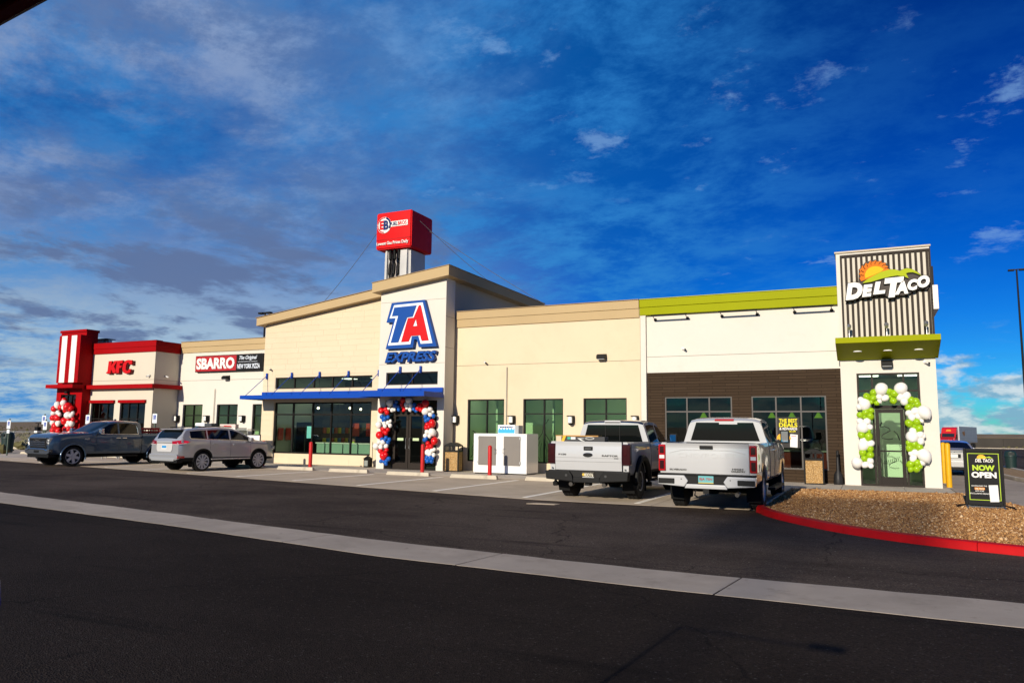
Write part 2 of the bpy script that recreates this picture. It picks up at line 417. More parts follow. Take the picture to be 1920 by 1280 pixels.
def asphalt_mat(name, base, worn, dark, peb=1.0):
    m = bpy.data.materials.new(name); m.use_nodes = True; nt = m.node_tree; N, L = nt.nodes.new, nt.links.new
    b = nt.nodes['Principled BSDF']; b.inputs['Roughness'].default_value = .9; b.inputs['Specular IOR Level'].default_value = .05
    g = N('ShaderNodeNewGeometry'); pos = g.outputs['Position']
    def mapped(scale, rot=0):
        mp = N('ShaderNodeMapping'); L(pos, mp.inputs[0]); mp.inputs[3].default_value = scale; mp.inputs[2].default_value = (0, 0, rot); return mp.outputs[0]
    def noise(vec, sc, det=6, ro=.6, di=0.0):
        n = N('ShaderNodeTexNoise'); n.inputs['Scale'].default_value = sc; n.inputs['Detail'].default_value = det; n.inputs['Roughness'].default_value = ro; n.inputs['Distortion'].default_value = di; L(vec, n.inputs['Vector']); return n.outputs['Fac']
    def rng(v, lo, hi, a=0.0, c=1.0):
        r = N('ShaderNodeMapRange'); L(v, r.inputs[0])
        for i, q in enumerate((lo, hi, a, c)): r.inputs[i + 1].default_value = q
        return r.outputs[0]
    def mix(f, x, y, mode='MIX'):
        n = N('ShaderNodeMix'); n.data_type = 'RGBA'; n.blend_type = mode
        if isinstance(f, float): n.inputs[0].default_value = f
        else: L(f, n.inputs[0])
        for i, q in ((6, x), (7, y)):
            if isinstance(q, tuple): n.inputs[i].default_value = q + (1,)
            else: L(q, n.inputs[i])
        return n.outputs[2]
    col = mix(rng(noise(pos, .22, 7, .62, .3), .40, .66), base, worn)                       # worn, dusty areas
    col = mix(rng(noise(mapped((.10, .9, 1), R(-7)), 1.0, 7, .66, .2), .50, .70, 0, .62), col, worn)   # tyre swept streaks along the drive
    col = mix(rng(noise(mapped((.16, 1.5, 1), R(-4)), 1.0, 6, .66, .3), .58, .70, 0, .75), col, dark)  # darker rubber streaks
    col = mix(rng(noise(pos, 1.6, 8, .68, .5), .62, .72, 0, .7), col, dark)                  # oil spots
    vo = N('ShaderNodeTexVoronoi'); vo.feature = 'DISTANCE_TO_EDGE'; vo.inputs['Scale'].default_value = .16
    wv = N('ShaderNodeVectorMath'); wv.operation = 'ADD'; nz = N('ShaderNodeTexNoise'); nz.inputs['Scale'].default_value = 1.1; nz.inputs['Detail'].default_value = 6; L(pos, nz.inputs['Vector']); L(pos, wv.inputs[0]); L(nz.outputs['Color'], wv.inputs[1]); L(wv.outputs[0], vo.inputs['Vector'])
    col = mix(rng(vo.outputs['Distance'], .0012, .0032, .65, 0), col, dark)                  # hairline cracks
    sp = N('ShaderNodeTexVoronoi'); sp.inputs['Scale'].default_value = 75; L(pos, sp.inputs['Vector'])   # aggregate
    sr = N('ShaderNodeSeparateColor'); L(sp.outputs['Color'], sr.inputs[0])
    col = mix(1.0, col, rng(sr.outputs[0], 0, 1, .62, 1.42), 'MULTIPLY')
    col = mix(rng(sr.outputs[1], .980, .992, 0, .6), col, (.20 * peb, .18 * peb, .155 * peb))                 # pale stones
    grit = N('ShaderNodeTexVoronoi'); grit.inputs['Scale'].default_value = 9; L(pos, grit.inputs['Vector']); gs = N('ShaderNodeSeparateColor'); L(grit.outputs['Color'], gs.inputs[0])
    near = rng(grit.outputs['Distance'], .10, .13, 1, 0); pick = rng(gs.outputs[2], .982, .986); mm = N('ShaderNodeMath'); mm.operation = 'MULTIPLY'; L(near, mm.inputs[0]); L(pick, mm.inputs[1])
    col = mix(mm.outputs[0], col, (.30 * peb, .27 * peb, .23 * peb))                                           # loose pebbles and litter
    L(col, b.inputs['Base Color'])
    bp = N('ShaderNodeBump'); bp.inputs['Strength'].default_value = .55; bp.inputs['Distance'].default_value = .012; L(sp.outputs['Distance'], bp.inputs['Height']); L(bp.outputs[0], b.inputs['Normal'])
    MATS[name] = m
    return m
ASPH = asphalt_mat('asphalt', (.042, .031, .025), (.088, .067, .054), (.015, .0115, .0095))
ASPH_SHADED = asphalt_mat('asphalt_shaded', (.0165, .0118, .0092), (.027, .0200, .0160), (.008, .006, .005), .45)  # darker copy of the asphalt, foreground shade put into its colour
struct(grid_mesh(np.linspace(-80, 46, 30), np.linspace(-45, 24, 20), .012).build('asphalt_drive', ASPH))
_f = MB(); _f.prism([(-80, -45), (46, -45), (46, 9.7), (14, 8.6), (1.15, 8.2), (-2.28, 8.3), (-5.94, 8.6), (-11.05, 9.5), (-16.95, 10.4), (-34, 13.2), (-80, 20)], -.05, .0115, 'z'); struct(_f.build('asphalt_forecourt', ASPH_SHADED))
struct(grid_mesh(np.linspace(6.6, 80, 20), np.linspace(24, 174, 40), .012).build('asphalt_lot', ASPH))

CONC = M('concrete_pad', (.50, .405, .295), .9, var=(.5, .15), dirt=[(.7, .5, .72, (.33, .26, .19), .6), (2.6, .60, .76, (.20, .155, .11), .55), (30, .6, .75, (.42, .38, .33), .4)], bump=(60, .25), coords='Geo')
CONC2 = M('concrete_gutter', (.375, .315, .255), .9, var=(.6, .18), dirt=[(.9, .5, .7, (.25, .205, .16), .6), (24, .62, .76, (.46, .41, .35), .5), (4, .60, .74, (.11, .09, .07), .6), (1.6, .58, .72, (.19, .155, .12), .5)], bump=(70, .3), coords='Geo')
CONC3 = M('concrete_walk', (.48, .42, .34), .9, var=(.5, .10), dirt=[(.8, .52, .72, (.25, .22, .18), .5), (5, .64, .76, (.16, .14, .12), .4)], bump=(60, .25), coords='Geo')
PAINT_W = M('line_paint', (.92, .86, .74), .8, var=(2, .06), dirt=(6.0, .62, .72, (.50, .42, .32), .45), coords='Geo')
PE = [(-80, 29.5), (-37.8, 22.3), (-26.5, 20.35), (-18.5, 18.95), (-12.8, 17.9), (-7.4, 16.95), (-4.2, 17.0), (-2.25, 17.25)]
def pad_edge(x): return float(np.interp(x, [p[0] for p in PE], [p[1] for p in PE]))
def slab(parent, pts, z0, z1, mat, name='slab', bevel=.006):
    n = len(pts); cx = sum(p[0] for p in pts) / n; cy = sum(p[1] for p in pts) / n
    mb = MB(); mb.prism([(p[0] - cx, p[1] - cy) for p in pts], z0, z1, 'z')
    me = mb.mesh(name, mat, bevel=bevel)
    return place(name, me, parent, (cx - parent.location.x, cy - parent.location.y, -parent.location.z))
def root(name, kind='structure', loc=(0, 0, 0)):
    o = bpy.data.objects.new(name, None); COL.objects.link(o); o.location = loc; o['kind'] = kind; return o
def pad():
    r = root('parking_pavement', loc=(-15, 21, 0))
    xs = [-80, -70, -62, -55, -49, -43.6, -39.6] + [round(-36.75 + 2.93 * i, 2) for i in range(12)]
    xs = [x for x in xs if x < -4.4] + [-2.3]
    g = .006
    for a, b in zip(xs, xs[1:]):
        ea, eb = pad_edge(a), pad_edge(b)
        top = 24.1
        if b <= -43: top = 33.5
        m = ((ea + eb) / 2 + top) / 2 + random.uniform(-.1, .1)
        ed = [(a + g, ea), (b - g, eb)]
        brk = [p for p in PE if a + .3 < p[0] < b - .3]
        low = [ed[0]] + brk + [ed[1]]
        slab(r, low + [(b - g, m - g), (a + g, m - g)], -.1, .014, CONC)
        slab(r, [(a + g, m + g), (b - g, m + g), (b - g, top - g), (a + g, top - g)], -.1, .014, CONC)
    # painted stall lines
    rl = root('stall_lines', loc=(-15, 21, 0))
    for x in [-4.95] + [round(-7.85 - 2.95 * i, 2) for i in range(11)]:
        y0 = pad_edge(x) + .35
        slab(rl, [(x - .075, y0), (x + .075, y0), (x + .075, 23.3), (x - .075, 23.3)], .012, .0175, PAINT_W, 'stall_line', 0)
    for x0, x1 in ((-46.4, -41.5), (-52, -47.2)):   # hatched access aisle far left
        for k in range(6):
            xa = x0 + (x1 - x0) * k / 6
            slab(rl, [(xa, 24.3), (xa + .12, 24.3), (xa + 1.3, 28.8), (xa + 1.18, 28.8)], .012, .0175, PAINT_W, 'stall_line', 0)
pad()
def walk():
    r = root('sidewalk', loc=(-12, 25.5, 0)); g = .006
    x = -43.6
    while x < -.9:
        x1 = min(x + 1.83, -.82)
        if x1 > -1.6: x1 = -.82
        for y0, y1 in ((24.1, 26.0), (26.0, 29.9)):
            slab(r, [(x + g, y0 + g), (x1 - g, y0 + g), (x1 - g, y1 - g), (x + g, y1 - g)], -.1, .02, CONC3)
        x = x1
    # in front of the corner tower, down to the gravel bed
    for a, b in ((-.82, .95), (.95, 2.25)):
        ya, yb = (24.1, 24.1)
        slab(r, [(a + g, ya + g), (b - g, yb + g), (b - g, 30 - g), (a + g, 30 - g)], -.1, .02, CONC3)
    for a, b in ((-2.3, .1), (.1, 2.05)):
        slab(r, [(a + g, 23.55 + .1 * (a + 2.3)), (b - g, 23.55 + .1 * (b + 2.3)), (b - g, 24.1 - g + .35 * max(0, b - 1)), (a + g, 24.1 - g)], -.1, .02, CONC3)
walk()
def lane():
    r = root('drive_through_lane', loc=(4, 30, 0)); g = .006
    L_ = lambda y: float(np.interp(y, [12, 15.5, 20.6, 24.4, 27, 75], [5.2, 4.3, 3.12, 2.28, 2.26, 2.26]))
    R_ = lambda y: float(np.interp(y, [12, 26, 34, 42, 75], [9.2, 5.9, 4.9, 4.55, 4.55]))
    ys = [12, 15.5, 20.6, 24.4, 29, 34, 40, 47, 55, 65, 75]
    for a, b in zip(ys, ys[1:]):
        slab(r, [(L_(a) + g, a + g), (R_(a) - g, a + g), (R_(b) - g, b - g), (L_(b) + g, b - g)], -.1, .018, CONC2)
    # kerbed bed beyond the lane
    k = root('planting_kerb', loc=(6, 34, 0))
    pts = [(9.25, 12.2), (5.98, 26), (4.95, 34), (4.6, 42), (5.2, 46.5), (6.4, 46.8), (6.6, 34), (8.2, 24.0), (12, 13)]
    for i in range(len(pts) - 1):
        a, b = Vector((*pts[i], 0)), Vector((*pts[i + 1], 0)); d = (b - a).normalized(); n = Vector((-d.y, d.x, 0)) * -.15
        slab(k, [(a.x, a.y), (b.x - d.x * .01, b.y - d.y * .01), (b.x + n.x - d.x * .01, b.y + n.y - d.y * .01), (a.x + n.x, a.y + n.y)], 0, .14, CONC3, 'kerb_stone', .02)
    bed = MB(); bed.prism([(9.0, 13), (6.1, 26.2), (5.1, 34), (4.8, 42), (5.3, 46.3), (6.3, 46.5), (6.5, 34), (8, 24), (11.5, 13.4)], 0, .10, 'z')
    struct(bed.build('gravel_bed', M('gravel_base', (.30, .19, .09), .95, var=(6, .4), dirt=(14, .5, .6, (.42, .30, .17), .7), bump=(30, .8), coords='Geo')))
    e = MB()
    e.box(5, 80, 172.6, 173.4, -.9, -.55)
    struct(e.build('far_kerb', CONC3))
lane()
def gutter():
    r = root('valley_gutter', loc=(-8, 9.5, 0)); g = .010
    far = [(-34, 14.2), (-19.5, 11.62), (-12.56, 10.5), (-6.76, 9.5), (-2.57, 9.1), (1.33, 9.1), (14, 9.6)]
    near = [(-34, 12.9), (-16.95, 10.1), (-11.05, 9.25), (-5.94, 8.34), (-2.28, 8.07), (1.15, 7.95), (14, 8.35)]
    fi = lambda x: float(np.interp(x, *zip(*far))); ni = lambda x: float(np.interp(x, *zip(*near)))
    x = -33.0
    while x < 13:
        x1 = x + 3.15
        qs = np.linspace(x + g, x1 - g, 9)
        lo = [(q, ni(q) + random.uniform(-.010, .010)) for q in qs]; hi = [(q + .12, fi(q) + random.uniform(-.022, .022)) for q in qs[::-1]]
        slab(r, lo + hi, -.1, .016, CONC2)
        x = x1
gutter()
def patch():
    mb = MB(); mb.prism([(-7.15, 15.92), (-6.5, 16.02), (-6.45, 16.22), (-7.02, 16.18)], 0, .0165, 'z')
    struct(mb.build('concrete_patch', CONC))
patch()

# ---------------------------------------------------------------- gravel island with red kerb
def island():
    base = [(-2.22, 23.45), (-2.26, 17.6), (-2.1, 16.55), (-1.75, 15.75), (-1.19, 14.9), (-.45, 14.0), (.46, 13.28), (1.52, 12.78), (2.4, 12.5), (3.6, 12.25), (4.9, 12.1)]
    k = root('island_kerb', loc=(0, 15, 0))
    red = M('red_kerb', (.46, .005, .007), .6, spec=.12, var=(3, .14), dirt=[(5, .62, .74, (.22, .02, .02), .6), (11, .68, .76, (.25, .16, .13), .35)], bump=(30, .2), coords='Geo')
    # resample the curve
    P = [Vector((*p, 0)) for p in base]
    cr = []
    for i in range(len(P) - 1):
        p0, p1, p2, p3 = P[max(i - 1, 0)], P[i], P[i + 1], P[min(i + 2, len(P) - 1)]
        for t in np.linspace(0, 1, 7)[:-1]:
            cr.append(.5 * ((2 * p1) + (p2 - p0) * t + (2 * p0 - 5 * p1 + 4 * p2 - p3) * t * t + (3 * p1 - p0 - 3 * p2 + p3) * t ** 3) if 0 < i < len(P) - 2 else p1.lerp(p2, t))
    cr.append(P[-1])
    acc, seg, segs = 0, [cr[0]], []
    for a, b in zip(cr, cr[1:]):
        acc += (b - a).length; seg.append(b)
        if acc > 2.0: segs.append(seg); seg = [b]; acc = 0
    if len(seg) > 1: segs.append(seg)
    prof = [(0, 0), (.012, .10), (.035, .128), (.16, .14), (.16, 0)]
    for s in segs:
        mb = MB(); vs_ = []
        for i, p in enumerate(s):
            d = (s[min(i + 1, len(s) - 1)] - s[max(i - 1, 0)]).normalized(); n = Vector((-d.y, d.x, 0))
            q = p + (d * .005 if i == 0 else (d * -.005 if i == len(s) - 1 else d * 0))
            vs_ += [(q.x + n.x * u, q.y + n.y * u, w) for u, w in prof]
        c = len(prof)
        mb.add(vs_, [(i * c + j, (i + 1) * c + j, (i + 1) * c + j + 1, i * c + j + 1) for i in range(len(s) - 1) for j in range(c - 1)] + [tuple(range(c)), tuple((len(s) - 1) * c + j for j in range(c - 1, -1, -1))])
        grey = s[0].y > 18.4
        mb.build('kerb_stone', CONC3 if grey else red, k, smooth=40)
    inner = [(p.x + .14, p.y + .02) if p.y > 17 else (p.x + .09, p.y + .12) for p in cr]
    poly = inner + [(4.4, 15.4), (3.1, 20.5), (2.25, 24.25), (1.95, 23.92), (-2.1, 23.5)]
    gm = M('gravel_dirt', (.26, .145, .055), .95, var=(8, .4), bump=(40, .8), coords='Geo')
    mb = MB(); mb.prism(poly, .0, .085, 'z'); struct(mb.build('gravel_island', gm))
    # stones
    from mathutils.geometry import tessellate_polygon
    px = np.array([p[0] for p in poly]); py = np.array([p[1] for p in poly])
    def inside(x, y):
        c = np.zeros(len(x), bool); j = len(px) - 1
        for i in range(len(px)):
            t = ((py[i] > y) != (py[j] > y)) & (x < (px[j] - px[i]) * (y - py[i]) / (py[j] - py[i] + 1e-12) + px[i]); c ^= t; j = i
        return c
    n = 150000
    x = RNG.uniform(-2.3, 5, n); y = RNG.uniform(12, 24.4, n); k_ = inside(x, y); x, y = x[k_], y[k_]; n = len(x)
    s = RNG.lognormal(-4.35, .36, n); s = np.clip(s, .007, .036)
    base_v = np.array([(1, 0, 0), (-.9, .1, .1), (.1, 1, -.1), (-.1, -.95, .1), (0, .1, .75), (.1, 0, -.75)])
    bf = np.array([(0, 2, 4), (2, 1, 4), (1, 3, 4), (3, 0, 4), (2, 0, 5), (1, 2, 5), (3, 1, 5), (0, 3, 5)])
    an = RNG.uniform(0, 6.28, n); ca, sa = np.cos(an), np.sin(an)
    bv = base_v[None] * (s[:, None, None] * RNG.uniform(.7, 1.35, (n, 1, 3))) + RNG.normal(0, .12, (n, 6, 3)) * s[:, None, None]
    X = bv[:, :, 0] * ca[:, None] - bv[:, :, 1] * sa[:, None] + x[:, None]; Y = bv[:, :, 0] * sa[:, None] + bv[:, :, 1] * ca[:, None] + y[:, None]
    Z = bv[:, :, 2] + .083 + (s * RNG.uniform(.1, .9, n))[:, None]
    V = np.stack([X, Y, Z], 2).reshape(-1, 3); Fc = (bf[None] + (np.arange(n) * 6)[:, None, None]).reshape(-1, 3)
    me = bpy.data.meshes.new('gravel')
    me.vertices.add(len(V)); me.vertices.foreach_set('co', V.ravel()); me.loops.add(Fc.size); me.loops.foreach_set('vertex_index', Fc.ravel().astype(np.int32))
    me.polygons.add(len(Fc)); me.polygons.foreach_set('loop_start', np.arange(0, Fc.size, 3, dtype=np.int32)); me.polygons.foreach_set('loop_total', np.full(len(Fc), 3, np.int32))
    me.update(calc_edges=True)
    gs = bpy.data.materials.new('gravel_stone'); gs.use_nodes = True; nt = gs.node_tree; b = nt.nodes['Principled BSDF']; b.inputs['Roughness'].default_value = .8
    ge = nt.nodes.new('ShaderNodeNewGeometry'); cr_ = nt.nodes.new('ShaderNodeValToRGB'); nt.links.new(ge.outputs['Random Per Island'], cr_.inputs[0])
    el = cr_.color_ramp.elements; el[0].color = (.17, .068, .018, 1); el[1].color = (.74, .52, .30, 1); e = el.new(.4); e.color = (.38, .18, .055, 1); e = el.new(.85); e.color = (.52, .285, .10, 1)
    nt.links.new(cr_.outputs[0], b.inputs['Base Color']); me.materials.append(gs)
    o = bpy.data.objects.new('gravel', me); COL.objects.link(o); struct(o, 'stuff'); o['label'] = 'tan crushed gravel filling the red kerbed island'; o['category'] = 'gravel'
island()

# ---------------------------------------------------------------- small stand-in for the canopy edge, and an unseen shade caster behind the camera
def canopy_stand_in():  # canopy edge reduced to a small board so its shadow stays small
    t = thing('canopy_stand_in', 'small dark board standing in for the red trimmed canopy at the top left corner', 'sign', (-.70, .448, 0), R(-5.9))
    MB().box(-.26, .0, -.13, -.012, 2.105, 2.125).build('board', M('canopy_soffit', (.02, .019, .017), .7), t, world=False)
    for i in range(2): MB().box(-.26, .0, -.055 - .04 * i, -.048 - .04 * i, 2.099, 2.105).build('rib', M('beam_dark', (.008, .008, .007), .8), t, world=False)
    MB().box(-.265, .005, -.012, .0, 2.097, 2.13).build('red_edge', M('canopy_red', (.22, .008, .010), .5), t, world=False)
    MB().box(-.265, .005, .0, .002, 2.096, 2.1005).build('trim', M('white_trim', (.75, .70, .66), .5), t, world=False)
    pm = M('canopy_pole', (.4, .4, .4), .4, metal=.6)
    MB().cyl((-1.3, -.08, 2.115), (-.2, -.08, 2.115), .009).build('arm', pm, t, world=False); MB().cyl((-1.3, -.08, 0), (-1.3, -.08, 2.13), .014).build('post', pm, t, world=False)
canopy_stand_in()
def gravel_shade():  # added out of view only to cast a soft partial shadow on the gravel
    t = thing('shade_caster', 'tall slatted frame added out of view behind the camera to shade the gravel', 'sign', (-6.6, -60, 0))
    MB().box(-.06, .06, -.06, .06, 0, 24.95).build('column', M('caster_grey', (.3, .3, .3), .5), t, world=False); MB().box(-1.8, -1.7, -.1, .1, 24.9, 28.0).build('frame', M('caster_white', (.6, .6, .6), .5), t, world=False); MB().box(1.7, 1.8, -.1, .1, 24.9, 28.0).build('frame', M('caster_white', (.6, .6, .6), .5), t, world=False)
    for i in range(12): MB().box(-1.7, 1.7, -.05, .05, 24.95 + i * .255, 25.08 + i * .255).build('shade_slat', M('caster_blue', (.01, .06, .3), .4), t, world=False)
    MB().box(-1.0, 1.0, -.8, .8, 0, .5).build('footing', CONC3, t, world=False, bevel=.03)
gravel_shade()
# ---------------------------------------------------------------- building
CREAM = M('stucco_cream', (.67, .555, .385), .92, var=(.35, .05), dirt=[(.5, .52, .75, (.58, .47, .31), .5), (1.8, .60, .76, (.61, .49, .32), .5)], bump=(55, .35), coords='Geo')
WHITE = M('stucco_white', (.665, .625, .55), .92, var=(.4, .04), dirt=[(.6, .54, .76, (.60, .555, .47), .5), (2, .60, .76, (.62, .57, .48), .5)], bump=(55, .35), coords='Geo')
KWHITE = M('stucco_offwhite', (.60, .545, .44), .9, var=(.4, .04), bump=(120, .18), coords='Geo')
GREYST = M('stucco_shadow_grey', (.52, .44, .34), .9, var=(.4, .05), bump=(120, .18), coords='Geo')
TAN = M('cornice_tan', (.46, .335, .175), .75, var=(.5, .05), bump=(80, .1), coords='Geo')
TANTOP = M('coping_tan', (.30, .21, .12), .5, coords='Geo')
KRED = M('brand_red', (.32, .002, .004), .55, var=(.8, .08), coords='Geo', spec=.08)
LIME = M('lime_panel', (.29, .31, .001), .55, var=(.7, .05), coords='Geo', spec=.06)
BLUE = M('awning_blue', (.003, .055, .36), .4, var=(.7, .07), coords='Geo', spec=.2)
FR_DK = M('frame_dark', (.010, .009, .008), .5, spec=.15)
FR_BR = M('frame_bronze', (.024, .018, .014), .55, spec=.15)
FR_GR = M('frame_grey', (.095, .085, .078), .5, spec=.2)
GL = glassM('glass_green', (.50, .66, .50), 1.0)
GLD = glassM('glass_dark', (.34, .43, .35), .85)
GLC = glassM('glass_clear', (.66, .80, .68), .9)
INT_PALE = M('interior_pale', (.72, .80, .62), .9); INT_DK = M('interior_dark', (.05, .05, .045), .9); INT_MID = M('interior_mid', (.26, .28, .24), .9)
ROOFM = M('roof_membrane', (.35, .34, .32), .9)
GROOVE = M('reveal_groove', (.13, .105, .075), .9)
BLACKM = M('black_metal', (.008, .008, .008), .55, spec=.15)
STEEL = M('galvanised', (.42, .42, .41), .4, metal=.8)

def wall_front(mb, x0, x1, z0, z1, y, holes, th=.22, top=None):
    xs = sorted({x0, x1, *[h[0] for h in holes], *[h[1] for h in holes]}); zs = sorted({z0, z1, *[h[2] for h in holes], *[h[3] for h in holes]})
    ins = lambda a, b: any(h[0] < a < h[1] and h[2] < b < h[3] for h in holes)
    T = lambda x, z: top(x) if (top and z >= z1 - 1e-6) else z
    for a, b in zip(xs, xs[1:]):
        for c, d in zip(zs, zs[1:]):
            if ins((a + b) / 2, (c + d) / 2): continue
            mb.add([(a, y, c), (b, y, c), (b, y, T(b, d)), (a, y, T(a, d))], [(0, 1, 2, 3)])
            mb.add([(a, y + th, c), (b, y + th, c), (b, y + th, T(b, d)), (a, y + th, T(a, d))], [(3, 2, 1, 0)])
    for (a, b, c, d) in holes:
        mb.add([(a, y, c), (a, y, d), (a, y + th, d), (a, y + th, c)], [(0, 1, 2, 3)]); mb.add([(b, y, c), (b, y, d), (b, y + th, d), (b, y + th, c)], [(3, 2, 1, 0)])
        mb.add([(a, y, c), (b, y, c), (b, y + th, c), (a, y + th, c)], [(3, 2, 1, 0)] if c > z0 else [(0, 1, 2, 3)]); mb.add([(a, y, d), (b, y, d), (b, y + th, d), (a, y + th, d)], [(0, 1, 2, 3)])
    return mb
def window(par, x0, x1, z0, z1, y, vm=(), hm=(), fmat=None, gmat=None, fw=.055, rec=.07, name='window', skip=None):
    fmat = fmat or FR_DK; gmat = gmat or GL
    mb = MB(); a, b = y + rec, y + rec + .09
    mb.box(x0, x0 + fw, a, b, z0, z1); mb.box(x1 - fw, x1, a, b, z0, z1); mb.box(x0 + fw, x1 - fw, a, b, z0, z0 + fw); mb.box(x0 + fw, x1 - fw, a, b, z1 - fw, z1)
    xs = [x0 + fw] + list(vm) + [x1 - fw]; zs = [z0 + fw] + list(hm) + [z1 - fw]
    for v in vm: mb.box(v - fw / 2, v + fw / 2, a + .002, b - .002, z0 + fw, z1 - fw)
    for h in hm:
        for i in range(len(xs) - 1):
            mb.box(xs[i] + (fw / 2 if i else 0), xs[i + 1] - (fw / 2 if i < len(xs) - 2 else 0), a + .004, b - .004, h - fw / 2, h + fw / 2)
    w = mb.build(name, fmat, par, fix=False)
    for i in range(len(xs) - 1):
        for j in range(len(zs) - 1):
            if skip and skip(i, j): continue
            tilt = random.uniform(-.0016, .0016)
            p = MB(); A, B, Cc, D = xs[i] - .004, xs[i + 1] + .004, zs[j] - .004, zs[j + 1] + .004; yy = y + rec + .045
            p.add([(A, yy + tilt, Cc), (B, yy - tilt, Cc), (B, yy - tilt, D), (A, yy + tilt, D)], [(0, 1, 2, 3)])
            q = p.build('pane', gmat, par, fix=False); q.parent = w
    return w
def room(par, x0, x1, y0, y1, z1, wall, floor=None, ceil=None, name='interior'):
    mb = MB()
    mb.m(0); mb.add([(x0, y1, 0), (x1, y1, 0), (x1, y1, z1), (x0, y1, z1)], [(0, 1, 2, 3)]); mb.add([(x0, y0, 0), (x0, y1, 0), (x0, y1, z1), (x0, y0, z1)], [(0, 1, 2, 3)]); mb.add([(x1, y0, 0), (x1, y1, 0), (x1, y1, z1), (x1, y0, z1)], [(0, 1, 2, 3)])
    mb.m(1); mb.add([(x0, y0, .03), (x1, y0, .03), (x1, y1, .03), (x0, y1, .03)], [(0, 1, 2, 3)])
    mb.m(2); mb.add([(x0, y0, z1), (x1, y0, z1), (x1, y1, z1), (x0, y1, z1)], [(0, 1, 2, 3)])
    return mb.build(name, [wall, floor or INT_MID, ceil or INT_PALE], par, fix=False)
def shell(par, x0, x1, y0, y1, z1, mat, rz=None, name='side_wall'):
    """side and back walls plus roof of a block"""
    mb = MB(); mb.m(0); rz = rz or z1 - .35
    mb.add([(x1, y0, 0), (x1, y1, 0), (x1, y1, z1), (x1, y0, z1)], [(0, 1, 2, 3)]); mb.add([(x0, y0, 0), (x0, y1, 0), (x0, y1, z1), (x0, y0, z1)], [(3, 2, 1, 0)]); mb.add([(x0, y1, 0), (x1, y1, 0), (x1, y1, z1), (x0, y1, z1)], [(3, 2, 1, 0)])
    mb.m(1); mb.add([(x0, y0, rz), (x1, y0, rz), (x1, y1, rz), (x0, y1, rz)], [(0, 1, 2, 3)])
    return mb.build(name, [mat, ROOFM], par, fix=False)
def ceil_lights(par, pts, z, on=5.0):
    for x, y in pts: MB().box(x - .3, x + .3, y - .3, y + .3, z - .03, z - .005).build('ceiling_panel', M('panel_lit_%g' % on, (.8, .8, .75), .5, emit=((1, .96, .85), on)), par)
def bx(par, name, mat, *b, bevel=.008): return MB().box(*b).build(name, mat, par, bevel=bevel)

